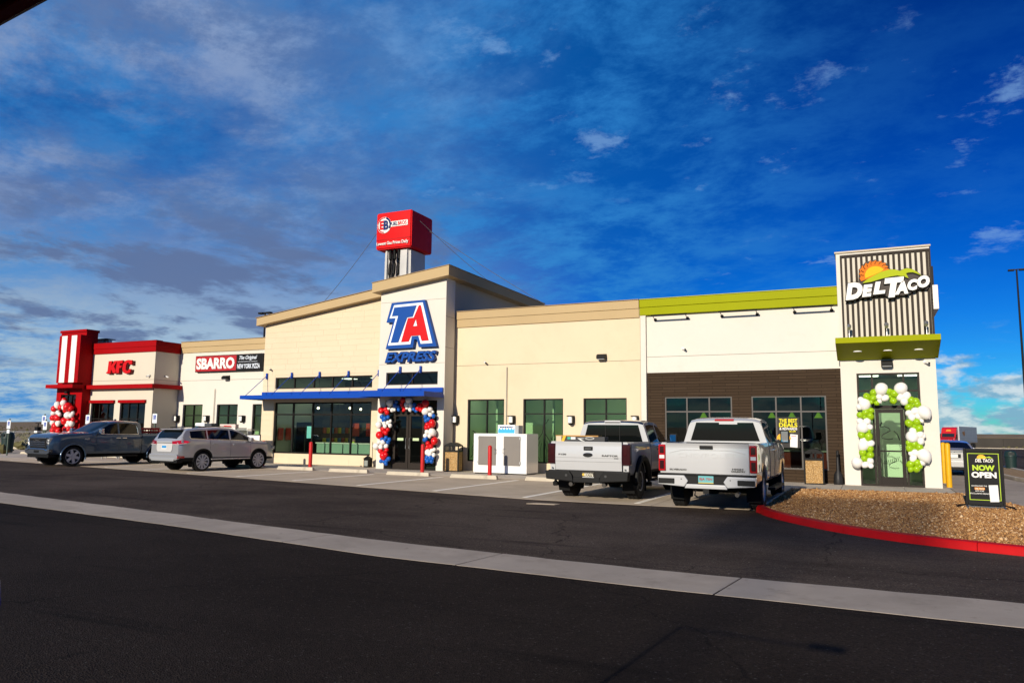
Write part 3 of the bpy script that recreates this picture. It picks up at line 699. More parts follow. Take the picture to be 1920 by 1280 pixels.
# ---- corner restaurant with the red tower (far left)
def restaurant_left():
    t = thing('restaurant_block', 'white restaurant block with red striped corner tower at the far left', 'building', (-38, 27.9, 0))
    mb = MB(); wall_front(mb, -39.6, -34.45, 0, 6.0, 27.9, [(-39.37, -37.45, .5, 2.97), (-36.98, -34.98, .5, 2.97)])
    mb.build('wall', KWHITE, t, fix=False)
    shell(t, -41.66, -34.45, 27.92, 39, 6.0, KWHITE, 5.8)
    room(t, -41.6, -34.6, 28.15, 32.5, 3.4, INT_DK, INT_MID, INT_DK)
    ceil_lights(t, [(-38.6, 29.5), (-36, 29.5), (-37.4, 31.3)], 3.4, 5)
    for x in (-38.9, -37.9, -36.5, -35.5): bx(t, 'menu_screen', M('screen_pale', (.3, .5, .4), .5, emit=((.5, .8, .6), .5)), x, x + .5, 32.3, 32.4, 1.9, 2.4)
    bx(t, 'groove', GROOVE, -39.5, -34.44, 27.897, 27.92, 4.20, 4.215, bevel=0)
    bx(t, 'groove', GROOVE, -34.46, -34.447, 27.9, 29.5, 4.20, 4.215, bevel=0)
    for z0, z1, p in ((5.72, 6.0, .07), (6.0, 6.30, .10)):
        m_ = MB(); m_.box(-39.5, -34.45 + p, 27.9 - p, 28.15, z0, z1); m_.box(-34.65, -34.45 + p, 28.15, 39, z0, z1); m_.build('parapet_band', KRED, t)
    bx(t, 'coping', M('coping_red', (.25, .005, .008), .4), -39.5, -34.33, 27.78, 28.2, 6.302, 6.33)
    m_ = MB(); m_.box(-39.5, -34.12, 27.55, 27.9, 3.74, 3.96); m_.box(-34.45, -34.12, 27.9, 29.48, 3.74, 3.96); m_.build('canopy_band', KRED, t, bevel=.01)
    for a, b in ((-39.37, -37.45), (-36.98, -34.98)):
        window(t, a, b, .5, 2.97, 27.9, [a + .62, a + 1.3], [2.1], FR_DK, GLD)
        bx(t, 'window_head', KRED, a - .06, b + .06, 27.78, 27.9, 2.97, 3.13)
    # tower
    tw = MB(); wall_front(tw, -41.7, -39.5, 0, 7.08, 27.4, [(-41.3, -40.0, .02, 3.45)]); tw.add([(-39.5, 27.4, 0), (-39.5, 28.1, 0), (-39.5, 28.1, 7.08), (-39.5, 27.4, 7.08)], [(0, 1, 2, 3)])
    tw.add([(-41.7, 27.4, 0), (-41.7, 28.1, 0), (-41.7, 28.1, 7.08), (-41.7, 27.4, 7.08)], [(3, 2, 1, 0)]); tw.add([(-41.7, 28.1, 0), (-39.5, 28.1, 0), (-39.5, 28.1, 7.08), (-41.7, 28.1, 7.08)], [(3, 2, 1, 0)]); tw.add([(-41.7, 27.4, 7.07), (-39.5, 27.4, 7.07), (-39.5, 28.1, 7.07), (-41.7, 28.1, 7.07)], [(0, 1, 2, 3)])
    tw.build('tower', KRED, t, fix=False)
    bx(t, 'tower_cap', KRED, -41.75, -39.45, 27.34, 28.15, 6.97, 7.11)
    bx(t, 'tower_canopy', KRED, -41.75, -39.42, 26.75, 27.4, 3.78, 3.98, bevel=.01)
    window(t, -41.3, -40.0, .02, 3.45, 27.4, [-40.85, -40.45], [2.3], FR_DK, GLD, name='entrance_door')
    # sign cabinet with stripes
    bx(t, 'sign_cabinet', KRED, -41.27, -39.44, 27.02, 27.4, 4.08, 6.75, bevel=.015)
    for a, b in ((-41.03, -40.57), (-40.20, -39.74)):
        bx(t, 'stripe', M('sign_white', (.78, .76, .71), .4), a, b, 27.012, 27.05, 4.1, 6.73, bevel=.004)
    bx(t, 'tower_lamp', BLACKM, -40.75, -40.55, 27.2, 27.4, 3.5, 3.62)
    # roof unit
    u = thing('roof_vent', 'grey metal vent unit on the roof behind the red tower', 'vent', (-40.1, 28.9, 5.8))
    MB().box(-40.45, -39.95, 28.7, 29.2, 5.8, 6.68).build('housing', STEEL, u, bevel=.02); MB().cyl((-39.72, 29.0, 5.8), (-39.72, 29.0, 6.70), .13).build('stack', STEEL, u, smooth=40); MB().box(-40.5, -39.55, 28.65, 29.25, 6.70, 6.74).build('lid', M('lid_dark', (.10, .10, .10), .5), u)
restaurant_left()

# ---- pizza section
def pizza_block():
    t = thing('pizzeria_block', 'off white storefront wall with tan cornice under the pizza sign', 'building', (-30.6, 29.5, 0))
    W_ = [(-34.0, -32.52, .45, 2.92), (-31.46, -29.97, .45, 2.92), (-28.93, -27.4, .45, 2.92)]
    mb = MB(); wall_front(mb, -34.43, -26.8, 0, 6.1, 29.5, W_); mb.build('wall', WHITE, t, fix=False)
    shell(t, -34.43, -26.8, 29.5, 39, 6.1, WHITE, 5.9)
    room(t, -34.3, -26.9, 29.75, 33.5, 3.4, INT_PALE, INT_MID, INT_MID)
    for z0, z1, p in ((5.76, 6.06, .06), (6.07, 6.36, .09)): bx(t, 'cornice_band', TAN, -34.33, -26.8, 29.5 - p, 29.8, z0, z1)
    bx(t, 'coping', TANTOP, -34.33, -26.8, 29.37, 29.85, 6.362, 6.39)
    bx(t, 'groove', GROOVE, -34.43, -26.8, 29.497, 29.51, 4.22, 4.235, bevel=0)
    for a, b, c, d in W_: window(t, a, b, c, d, 29.5, [(a + b) / 2], [2.33], FR_DK, GL)
    ceil_lights(t, [(-33.2, 31), (-30.6, 31), (-28, 31)], 3.4, 5)
    m_ = MB(); m_.cyl((-31.62, 29.44, .4), (-31.62, 29.44, 3.75), .018, n=8); m_.build('downpipe', M('pipe_cream', (.45, .4, .32), .6), t)
pizza_block()

# ---- centre block with the sloped roof
def centre_block():
    t = thing('travel_centre_block', 'tall cream entrance block with sloped tan cornice and blue awning', 'building', (-21, 27.9, 0))
    top = lambda x: 6.90 + (x + 26.8) * .131
    WL, WU = (-25.97, -20.25, .5, 2.92), (-25.97, -20.25, 3.57, 4.12)
    mb = MB(); wall_front(mb, -26.75, -19.05, 0, 7.2, 27.9, [WL, WU], top=top); mb.build('wall', CREAM, t, fix=False)
    # cream masonry blocks, laid as courses above and beside the windows
    bl = M('block_cream', (.67, .555, .385), .9, var=(.35, .045), bump=(90, .2), coords='Geo')
    bl2 = M('block_cream_pale', (.68, .565, .395), .9, var=(.35, .045), bump=(90, .2), coords='Geo')
    hh, lens = .262, (.62, .93, 1.25, 1.55); cache = {}
    def blk(x0, x1, z0):
        k = round(x1 - x0, 2)
        if k < .08: return
        ml = random.choice((bl, bl2)); key = (k, ml.name)
        if key not in cache: cache[key] = MB().box(0, k - .003, -.012, .012, 0, hh - .003).mesh('block', ml, bevel=.0015)
        place('block', cache[key], t, (x0 + 21, random.uniform(-.0008, .0008), z0))
    z = 4.24; row = 0
    while z < 7.6:
        x = -26.75
        # courses follow the level; the last ones stop under the sloped cornice
        xmin = max(-26.75, -26.8 + (z + hh + .02 - 6.90) / .131 + 0.0) if z + hh > 6.9 else -26.75
        x = xmin; first = True
        while x < -19.06:
            l = random.choice(lens) * (random.uniform(.35, .9) if first else 1); first = False
            x1 = min(x + l, -19.06)
            if -19.06 - x1 < .12: x1 = -19.06
            blk(x, x1, z); x = x1
        z += hh
    for side in ((-26.75, -26.0), (-20.22, -19.06)):
        z = 3.47
        while z < 4.2: blk(side[0], side[1], z); z += hh
        z = .5
        while z < 2.7: blk(side[0], side[1], z); z += hh
    # block rows under the window
    z = .03
    for x0, x1 in ((-26.75, -24.9), (-24.9, -23.2), (-23.2, -21.4), (-21.4, -19.06)): blk(x0, x1, z)
    # sloped cornice
    def slope_bar(name, xa, xb, za, zb, h, y0, y1, mat):
        m_ = MB(); m_.prism([(xa, za), (xb, zb), (xb, zb + h), (xa, za + h)], y0, y1, 'y'); return m_.build(name, mat, t, bevel=.008)
    slope_bar('cornice', -27.05, -19.30, 6.68, 7.70, .37, 27.55, 28.6, TAN)
    slope_bar('coping', -27.1, -19.3, 7.055, 8.082, .03, 27.5, 28.6, TANTOP)
    m_ = MB(); m_.add([(-27.05, 27.55, 6.9), (-15.5, 27.55, 8.4), (-15.5, 36.5, 8.4), (-27.05, 36.5, 6.9)], [(0, 1, 2, 3)]); m_.build('roof', ROOFM, t, fix=False)
    # pier with the entrance
    dh, uh = (-18.66, -16.08, .02, 2.9), (-18.66, -16.08, 3.56, 4.1)
    ptop = lambda x: 7.62 + (x + 19.05) * .123
    p = MB(); wall_front(p, -19.05, -15.75, 0, 7.9, 26.7, [dh, uh], top=ptop)
    p.add([(-15.75, 26.7, 0), (-15.75, 27.45, 0), (-15.75, 27.45, 8.03), (-15.75, 26.7, 8.03)], [(0, 1, 2, 3)]); p.add([(-19.05, 26.7, 0), (-19.05, 27.9, 0), (-19.05, 27.9, 7.62), (-19.05, 26.7, 7.62)], [(3, 2, 1, 0)])
    p.add([(-15.75, 27.45, 0), (-15.9, 27.45, 0), (-15.9, 27.45, 8.03), (-15.75, 27.45, 8.03)], [(3, 2, 1, 0)])
    p.build('pier', WHITE, t, fix=False)
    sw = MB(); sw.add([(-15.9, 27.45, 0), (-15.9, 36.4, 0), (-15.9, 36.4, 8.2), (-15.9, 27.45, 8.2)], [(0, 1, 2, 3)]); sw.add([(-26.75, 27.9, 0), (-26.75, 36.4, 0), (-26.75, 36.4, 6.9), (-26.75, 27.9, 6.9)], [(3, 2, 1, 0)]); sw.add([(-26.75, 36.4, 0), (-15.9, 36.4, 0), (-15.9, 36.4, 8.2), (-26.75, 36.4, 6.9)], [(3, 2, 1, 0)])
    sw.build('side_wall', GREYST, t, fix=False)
    for z in (5.1, 6.4): bx(t, 'groove', GROOVE, -15.755, -15.747, 26.7, 27.45, z, z + .012, bevel=0)
    for z in (4.45, 7.15): bx(t, 'groove', GROOVE, -19.04, -15.76, 26.697, 26.71, z, z + .010, bevel=0)
    # tower cornice, wrapping back along the right side
    slope_bar('cornice', -19.30, -15.45, 7.58, 8.06, .42, 26.35, 27.2, TAN); slope_bar('coping', -19.33, -15.42, 8.005, 8.487, .03, 26.32, 27.2, TANTOP)
    bx(t, 'cornice', TAN, -16.0, -15.45, 27.2, 36.6, 8.06, 8.48); bx(t, 'coping', TANTOP, -16.0, -15.42, 27.2, 36.6, 8.482, 8.51)
    bx(t, 'cornice_return', TAN, -19.3, -19.0, 27.2, 27.9, 7.6, 8.02)
    # windows and doors
    mv = [-24.85, -23.67, -22.57, -21.43]
    window(t, *WL, 27.9, mv, [2.34], FR_DK, GLC, fw=.07); window(t, *WU, 27.9, mv, [], FR_BR, GLD, fw=.05)
    window(t, *uh, 26.7, [-17.38], [], FR_BR, GLD, fw=.05)
    window(t, *dh, 26.7, [-18.28, -16.68], [2.42], FR_DK, GLD, fw=.06, name='entrance_frame', skip=lambda i, j: i == 1 and j == 0)
    for a, b, hx in ((-18.25, -17.50, -17.58), (-17.48, -16.71, -17.40)):
        d = MB(); y0, y1 = 26.76, 26.82
        d.box(a, a + .11, y0, y1, .04, 2.38); d.box(b - .11, b, y0, y1, .04, 2.38); d.box(a + .11, b - .11, y0, y1, .04, .30); d.box(a + .11, b - .11, y0, y1, 2.24, 2.38)
        dd = d.build('door', FR_BR, t, bevel=.004)
        g = MB(); g.add([(a + .1, 26.79, .29), (b - .1, 26.79, .29), (b - .1, 26.79, 2.25), (a + .1, 26.79, 2.25)], [(0, 1, 2, 3)]); q = g.build('pane', GLD, t, fix=False); q.parent = dd
        h = MB(); h.tube([(hx, 26.76, .85), (hx, 26.70, .9), (hx, 26.70, 1.3), (hx, 26.76, 1.35)], .014); q = h.build('handle', STEEL, t, smooth=50); q.parent = dd
        s = MB().box(a + .2, a + .5, 26.783, 26.787, 1.22, 1.33); q = s.build('sticker', M('sticker_pale', (.5, .62, .35), .6), t); q.parent = dd
    # awnings
    def awning(x0, x1, y0, y1, z0, z1):
        f = MB(); f.box(x0, x1, y0, y0 + .05, z0, z1); f.box(x0, x0 + .05, y0 + .05, y1, z0, z1); f.box(x1 - .05, x1, y0 + .05, y1, z0, z1); f.box(x0 + .05, x1 - .05, y0 + .05, y1, z0 + .10, z0 + .13)
        f.build('awning', BLUE, t, bevel=.006)
        n = int((x1 - x0) / .3)
        for i in range(n):
            xx = x0 + .1 + i * (x1 - x0 - .2) / n; bx(t, 'soffit_rib', BLUE, xx, xx + .02, y0 + .06, y1 - .02, z0 + .075, z0 + .10, bevel=0)
        bx(t, 'ledger', BLUE, x0 + .02 if x0 < -20 else -19.03, x1 if x1 < -16 else -15.78, y1 - .09, y1 - .014, z1 + .03, z1 + .22)
    awning(-26.75, -19.06, 26.42, 27.9, 3.02, 3.20); awning(-19.0, -15.78, 25.18, 26.69, 3.0, 3.2)
    for x, yw, yf in [(-26.48, 27.9, 26.5), (-24.91, 27.9, 26.5), (-23.23, 27.9, 26.5), (-21.55, 27.9, 26.5), (-19.86, 27.9, 26.5), (-17.91, 26.7, 25.3), (-16.89, 26.7, 25.3)]:
        b = MB(); b.box(x - .04, x + .04, yw - .10, yw - .013, 4.05, 4.34); br = b.build('bracket', BLUE, t, bevel=.006)
        b = MB(); b.cyl((x, yw - .09, 4.2), (x, yf, 3.19), .016, n=7); q = b.build('rod', BLUE, t, smooth=50); q.parent = br
    # interior: counters, back bar, pendant lamps
    room(t, -26.5, -19.1, 28.15, 34, 4.4, M('interior_sage', (.50, .55, .44), .9), INT_MID, INT_MID)
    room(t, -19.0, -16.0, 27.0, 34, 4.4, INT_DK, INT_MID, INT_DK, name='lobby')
    ceil_lights(t, [(x, y) for x in (-25.3, -23.4, -21.5, -20.0) for y in (29.2, 31, 32.8)], 4.4, 4); ceil_lights(t, [(-17.5, 29), (-17.5, 31.5)], 4.4, 6)
    teal = M('counter_teal', (.25, .36, .30), .6); wt = M('counter_top', (.6, .6, .55), .4)
    for a, b, y in ((-25.2, -23.6, 30.2), (-23.3, -21.5, 29.9), (-21.2, -19.8, 30.3)):
        bx(t, 'counter', teal, a, b, y, y + .6, .03, .95); bx(t, 'counter_top', wt, a - .05, b + .05, y - .05, y + .65, .95, 1.0)
    rdm = M('menu_red', (.55, .06, .03), .5)
    for x in (-25.6, -24.7, -23.9, -21.6, -20.6): bx(t, 'menu_board', rdm, x, x + .42, 33.6, 33.66, 1.3, 2.0)
    bx(t, 'back_partition', INT_DK, -26.4, -19.2, 33.85, 33.95, .03, 4.3)
    for k in range(4): bx(t, 'shelf_unit', INT_DK, -26.4, -25.8, 31.3 + k * .64, 31.9 + k * .64, .03, 3.0)
    for k in range(16): bx(t, 'shelf_goods', M('goods_%d' % (k % 3), ((.5, .45, .05), (.05, .2, .3), (.4, .1, .05))[k % 3], .4), -25.82, -25.72, 31.35 + (k % 8) * .31, 31.55 + (k % 8) * .31, .9 + .55 * (k // 8), 1.2 + .55 * (k // 8))
    bx(t, 'drink_machine', BLACKM, -26.3, -25.7, 29.9, 30.6, .03, 2.0); bx(t, 'drink_screen', M('screen_teal', (.2, .5, .45), .5, emit=((.3, .8, .7), .8)), -25.7, -25.69, 30.0, 30.5, 1.2, 1.8)
    for y in (28.7, 29.25): bx(t, 'menu_board', M('menu_red', (.55, .06, .03), .5), -26.42, -26.36, y, y + .35, 1.1, 1.7)
    bx(t, 'fridge', BLACKM, -23.8, -22.9, 33, 33.8, .03, 2.1); bx(t, 'back_shelf', INT_DK, -22.6, -19.9, 33.2, 33.8, .03, 1.9)
    for x, y in ((-24.7, 29.6), (-22.9, 29.8), (-21.0, 29.6), (-23.6, 31.6), (-20.4, 31.8)):
        q = MB(); q.cyl((x, y, 2.75), (x, y, 4.4), .008, n=6); pl = q.build('pendant_cord', BLACKM, t)
        q = MB(); q.sphere((x, y, 2.7), .06, 10, 7); q = q.build('pendant_bulb', M('bulb', (.9, .85, .7), .5, emit=((1, .85, .6), 6)), t, smooth=60); q.parent = pl
centre_block()

# ---- long cream wall
def right_block():
    t = thing('cream_storefront', 'plain cream storefront wall with three tall green windows', 'building', (-11.7, 27.6, 0))
    W_ = [(-15.13, -13.43, .41, 2.96), (-12.57, -10.84, .41, 2.96), (-9.99, -8.25, .41, 2.96)]
    mb = MB(); wall_front(mb, -15.93, -7.7, 0, 6.4, 27.6, W_); mb.build('wall', CREAM, t, fix=False)
    shell(t, -15.74, -7.7, 27.6, 39, 6.4, CREAM, 6.1)
    room(t, -15.6, -7.8, 27.85, 30.2, 3.5, INT_PALE, INT_PALE, INT_PALE)
    for z0, z1, p in ((6.02, 6.355, .06), (6.365, 6.69, .09)): bx(t, 'cornice_band', TAN, -15.7, -7.72, 27.6 - p, 27.9, z0, z1)
    bx(t, 'coping', TANTOP, -15.7, -7.72, 27.47, 27.95, 6.692, 6.72)
    bx(t, 'groove', GROOVE, -15.74, -7.7, 27.597, 27.61, 4.375, 4.39, bevel=0)
    for a, b, c, d in W_: window(t, a, b, c, d, 27.6, [(a + b) / 2 + .02], [2.36], FR_DK, GL, fw=.05)
    ceil_lights(t, [(x, 28.9) for x in (-14.6, -11.9, -9.2)], 3.5, 5)
    for x in (-14.3, -11.7): # partition walls seen through the glass
        bx(t, 'partition', INT_PALE, x, x + .1, 28.6, 30.2, .03, 3.4)
    # plant drawings on the glass
    ink = M('ink', (.006, .006, .006), .6)
    def decal(pts, r, nm='window_drawing'):
        q = MB(); q.tube([(x, 27.705, z) for x, z in pts], r, 5); q.build(nm, ink, t)
    decal([(-14.93, 1.66), (-14.82, 1.60), (-14.68, 1.42), (-14.5, 1.25)], .022); decal([(-13.95, 1.35), (-13.85, 1.5), (-13.72, 1.62)], .016)
    for s in (-1, 1):
        decal([(-11.72, 1.95), (-11.72 + s * .05, 1.6), (-11.72 + s * .3, 1.25), (-11.72 + s * .42, .95), (-11.72 + s * .36, .6), (-11.72 + s * .2, .46)], .014)
        decal([(-11.72 + s * .14, 1.3), (-11.72 + s * .26, 1.0), (-11.72 + s * .26, .7), (-11.72 + s * .12, .5)], .008); decal([(-11.72 + s * .08, 1.2), (-11.72 + s * .14, .9), (-11.72 + s * .1, .6)], .008)
    decal([(-11.72, 1.9), (-11.60, 2.0), (-11.50, 2.15)], .012); decal([(-11.4, 1.42), (-11.2, 1.1), (-11.0, 1.0)], .012)
    decal([(-15.0, .55), (-14.9, .7), (-14.95, .95), (-14.85, 1.1)], .014)
    m_ = MB(); m_.cyl((-13.31, 27.55, .4), (-13.31, 27.55, 4.27), .02, n=8); m_.build('downpipe', M('pipe_cream', (.45, .4, .32), .6), t)
right_block()

# ---- lime trimmed taco restaurant with the sign tower
def taco_block():
    t = thing('taco_restaurant', 'lime trimmed restaurant end with slatted sign tower and brown base', 'building', (-3, 27.75, 0))
    Y = 27.75
    W_ = [(-6.82, -4.38, .45, 2.99), (-3.71, -1.25, .45, 2.99)]
    mb = MB(); wall_front(mb, -7.7, -.75, 3.9, 6.4, Y, []); wall_front(mb, -7.7, -7.48, 0, 3.9, Y, []); mb.build('wall', WHITE, t, fix=False)
    bx(t, 'pilaster', WHITE, -7.72, -7.49, Y - .12, Y, 0, 6.1, bevel=.01)
    # brown brick like base: individual planks
    brn = MB(); wall_front(brn, -7.48, -.75, 0, 3.9, Y - .02, W_, th=.2)
    brm = bpy.data.materials.new('brown_planks'); brm.use_nodes = True; nt = brm.node_tree; b = nt.nodes['Principled BSDF']; b.inputs['Roughness'].default_value = .8; b.inputs['Specular IOR Level'].default_value = .08
    ge = nt.nodes.new('ShaderNodeNewGeometry'); mp = nt.nodes.new('ShaderNodeMapping'); mp.inputs[2].default_value = (R(90), 0, 0); nt.links.new(ge.outputs['Position'], mp.inputs[0])
    bt = nt.nodes.new('ShaderNodeTexBrick'); nt.links.new(mp.outputs[0], bt.inputs[0]); bt.inputs['Color1'].default_value = (.042, .027, .0165, 1); bt.inputs['Color2'].default_value = (.052, .034, .021, 1); bt.inputs['Mortar'].default_value = (.026, .017, .011, 1)
    bt.inputs['Scale'].default_value = 1; bt.inputs['Brick Width'].default_value = .92; bt.inputs['Row Height'].default_value = .105; bt.inputs['Mortar Size'].default_value = .006; bt.inputs['Bias'].default_value = .1
    nt.links.new(bt.outputs[0], b.inputs['Base Color']); bp = nt.nodes.new('ShaderNodeBump'); bp.invert = True; bp.inputs['Distance'].default_value = .01; nt.links.new(bt.outputs[1], bp.inputs['Height']); nt.links.new(bp.outputs[0], b.inputs['Normal'])
    MATS['brown_planks'] = brm
    brn.build('brown_base', brm, t, fix=False)
    shell(t, -7.7, 2.04, 28.0, 39, 6.4, WHITE, 6.1)
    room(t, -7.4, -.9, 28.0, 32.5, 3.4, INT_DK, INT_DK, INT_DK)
    for z0, z1, p in ((6.1, 6.39, .06), (6.4, 6.69, .09)): bx(t, 'lime_band', LIME, -7.71, -.76, Y - p - .1, Y + .2, z0, z1)
    bx(t, 'coping', M('coping_lime', (.33, .36, .01), .4), -7.71, -.76, Y - .22, Y + .3, 6.692, 6.72)
    bx(t, 'groove', GROOVE, -7.48, -.76, Y - .003, Y + .01, 4.5, 4.513, bevel=0)
    for a, b, c, d in W_: window(t, a, b, c, d, Y - .02, [a + (b - a) * .335, a + (b - a) * .668], [2.44], FR_GR, GLD, fw=.05, rec=.03)
    for x in (-5.7, -3.2, -2.5, -1.6):
        q = MB(); q.cyl((x, 29.3, 2.45), (x, 29.3, 3.4), .006, n=6); pl = q.build('pendant_cord', BLACKM, t)
        q = MB(); q.lathe([(.03, .22), (.09, .1), (.15, 0)], 12, (x, 29.3, 2.25)); q = q.build('pendant_shade', M('lime_shade', (.3, .5, .02), .5, emit=((.4, .7, .05), .25)), t, smooth=40); q.parent = pl
    ceil_lights(t, [(x, y) for x in (-6.5, -4.6, -2.6) for y in (29.2, 31.2)], 3.4, 1.5); ceil_lights(t, [(.1, 28.6), (1.3, 28.6)], 3.7, 6)
    bx(t, 'counter', M('counter_red', (.3, .02, .01), .5), -3.6, -1.4, 30.5, 31.1, .03, 1.0)
    bx(t, 'counter_top', M('counter_pale', (.6, .58, .5), .5), -3.6, -1.4, 30.4, 31.2, 1.0, 1.05)
    # tower
    TY = 27.3
    dr = (-.27, 1.57, .02, 3.68)
    tw = MB(); wall_front(tw, -.75, 2.05, 0, 7.78, TY, [dr], th=.25)
    tw.add([(2.05, TY, 0), (2.05, 30.5, 0), (2.05, 30.5, 7.78), (2.05, TY, 7.78)], [(0, 1, 2, 3)]); tw.add([(-.75, TY, 0), (-.75, 30.5, 0), (-.75, 30.5, 7.78), (-.75, TY, 7.78)], [(3, 2, 1, 0)]); tw.add([(-.75, 30.5, 0), (2.05, 30.5, 0), (2.05, 30.5, 7.78), (-.75, 30.5, 7.78)], [(3, 2, 1, 0)]); tw.add([(-.75, TY, 7.7), (2.05, TY, 7.7), (2.05, 30.5, 7.7), (-.75, 30.5, 7.7)], [(0, 1, 2, 3)])
    tw.build('tower', WHITE, t, fix=False)
    bx(t, 'tower_coping', M('coping_cream', (.5, .42, .30), .5), -.79, 2.09, TY - .05, 30.55, 7.78, 7.84)
    room(t, -.65, 1.95, TY + .28, 30.4, 3.7, INT_PALE, INT_MID, INT_MID, name='vestibule')
    # slat screen
    br = M('slat_brown', (.036, .027, .021), .65, var=(2, .1), spec=.15); pale = M('screen_backing', (.60, .56, .48), .85)
    bx(t, 'screen_backing', pale, -.56, 2.0, TY - .20, TY, 4.85, 7.58, bevel=0)
    f = MB(); f.box(-.62, -.56, TY - .26, TY, 4.85, 7.66); f.box(2.0, 2.06, TY - .26, TY, 4.85, 7.66); f.box(-.56, 2.0, TY - .26, TY, 7.58, 7.66); f.build('screen_frame', br, t, bevel=.004)
    n = 16; sm_ = MB().box(-.037, .037, 0, .05, 0, 2.73).mesh('slat', br, bevel=.004)
    for i in range(n): place('slat', sm_, t, (-.56 + (i + .72) * 2.56 / n + 3, TY - .25 - Y, 4.85))
    # lime canopy, soffit rising to the front
    c = MB(); c.prism([(TY, 4.12), (25.95, 4.56), (25.95, 4.74), (TY, 4.84)], -.83, 2.13, 'x'); c.build('lime_canopy', LIME, t, bevel=.008)
    for x in (-.2, .68, 1.55):
        q = MB(); q.cyl((x, 26.62, 4.33), (x, 26.62, 4.36), .13, n=18); q.build('soffit_light', M('soffit_lens', (.75, .75, .68), .4), t)
    # entrance glazing
    window(t, *dr, TY, [.19, 1.11], [3.10], FR_BR, GLD, fw=.06, name='entrance_frame', rec=.05, skip=lambda i, j: i == 1 and j == 0)
    d = MB(); y0, y1 = TY + .06, TY + .12; a, b = .235, 1.07
    d.box(a, a + .11, y0, y1, .04, 2.50); d.box(b - .11, b, y0, y1, .04, 2.50); d.box(a + .11, b - .11, y0, y1, .04, .32); d.box(a + .11, b - .11, y0, y1, 2.38, 2.50); d.box(a + .11, b - .11, y0, y1, 1.12, 1.17)
    dd = d.build('door', M('door_bronze', (.016, .012, .009), .5, spec=.15), t, bevel=.004)
    for z0, z1 in ((.31, 1.13), (1.16, 2.39)):
        g = MB(); g.add([(a + .1, TY + .09, z0), (b - .1, TY + .09, z0), (b - .1, TY + .09, z1), (a + .1, TY + .09, z1)], [(0, 1, 2, 3)]); q = g.build('pane', GLC, t, fix=False); q.parent = dd
    bx(t, 'transom', M('door_bronze', (.016, .012, .009), .5, spec=.15), .22, 1.08, TY + .05, TY + .13, 2.52, 2.62)
    g = MB(); g.add([(.21, TY + .09, 2.62), (1.09, TY + .09, 2.62), (1.09, TY + .09, 3.08), (.21, TY + .09, 3.08)], [(0, 1, 2, 3)]); g.build('pane', GL, t, fix=False)
    h = MB(); h.tube([(.29, TY + .06, 1.0), (.29, TY + .0, 1.02), (.29, TY + .0, 1.3), (.29, TY + .06, 1.32)], .015); q = h.build('handle', BLACKM, t, smooth=50); q.parent = dd
    ink = MATS['ink']
    def dec(pts, r): q = MB(); q.tube([(x, TY + .085, z) for x, z in pts], r, 5); q.build('door_drawing', ink, t)
    dec([(.36, 1.95), (.42, 2.08)], .018); dec([(.38, 1.93), (.5, 1.94), (.62, 1.88), (.66, 1.8), (.55, 1.74), (.44, 1.68), (.4, 1.6)], .014); dec([(.4, 1.56), (.6, 1.52), (.72, 1.54)], .012); dec([(.76, 1.8), (.86, 1.68), (.92, 1.5)], .016)
    for i in range(7): dec([(.88 + .01 * i, 1.4 - .06 * i), (.96, 1.36 - .06 * i)], .007)
    for i in range(8): dec([(.42 + .06 * i, .74 + .012 * i), (.46 + .06 * i, .83 + .02 * i)], .008)
    dec([(.38, .74), (.6, .74), (.8, .82)], .008)
taco_block()
TA_OUT=[(-18.349,7.089),(-16.689,7.126),(-16.047,5.123),(-16.921,5.123),(-17.037,5.457),(-17.156,5.456),(-17.212,5.112),(-18.595,5.101),(-18.25,6.25),(-18.595,6.251)]
TA_WHITE=[(-18.207,6.981),(-16.765,7.016),(-16.244,5.265),(-16.813,5.255),(-16.935,5.6),(-17.267,5.592),(-17.323,5.258),(-18.462,5.246),(-18.105,6.416),(-18.421,6.416)]
TA_T=[(-18.176,6.874),(-17.06,6.903),(-17.24,6.431),(-17.514,6.412),(-17.933,5.363),(-18.308,5.361),(-17.965,6.513),(-18.287,6.508)]
TA_A=[(-17.473,6.376),(-17.185,6.383),(-16.934,6.901),(-16.847,6.895),(-16.417,5.385),(-16.757,5.377),(-16.843,5.618),(-17.294,5.61),(-17.407,5.376),(-17.784,5.368)]
TA_AH=[(-17.076,6.325),(-17.001,6.024),(-17.207,6.017)]
DT_LET={'D':(-0.485,0.037,6.106,6.66),'E':(0.011,0.337,6.174,6.563),'L':(0.341,0.707,6.235,6.636),'T':(0.66,1.289,6.107,6.736),'A':(0.967,1.361,6.185,6.599),'C':(1.341,1.648,6.291,6.642),'O':(1.623,1.98,6.356,6.74)}
DT_SUN=[(0.008,6.703),(-0.042,6.801),(0.0,6.866),(-0.048,6.954),(-0.002,7.028),(-0.041,7.106),(0.026,7.134),(0.045,7.227),(0.113,7.201),(0.169,7.308),(0.236,7.268),(0.306,7.374),(0.37,7.324),(0.47,7.373),(0.512,7.312),(0.632,7.345),(0.643,7.266),(0.76,7.256),(0.743,7.191),(0.822,7.117),(0.782,7.087),(0.853,7.031),(0.615,6.95),(0.312,6.807)]
DT_CORE=[(0.132,6.788),(0.123,6.923),(0.172,7.037),(0.251,7.122),(0.357,7.167),(0.476,7.17),(0.593,7.136),(0.692,7.044),(0.616,6.977),(0.374,6.876)]
DT_HILL=[(0.035,6.627),(0.16,6.735),(0.373,6.853),(0.615,6.967),(0.853,7.024),(1.027,7.009),(1.155,6.946),(1.259,7.003),(1.375,7.02),(1.516,6.975),(1.653,6.871),(1.761,6.741),(1.651,6.816),(1.525,6.875),(1.397,6.879),(1.324,6.859),(1.393,6.688),(1.276,6.747),(1.076,6.806),(0.842,6.782),(0.605,6.734),(0.306,6.656)]
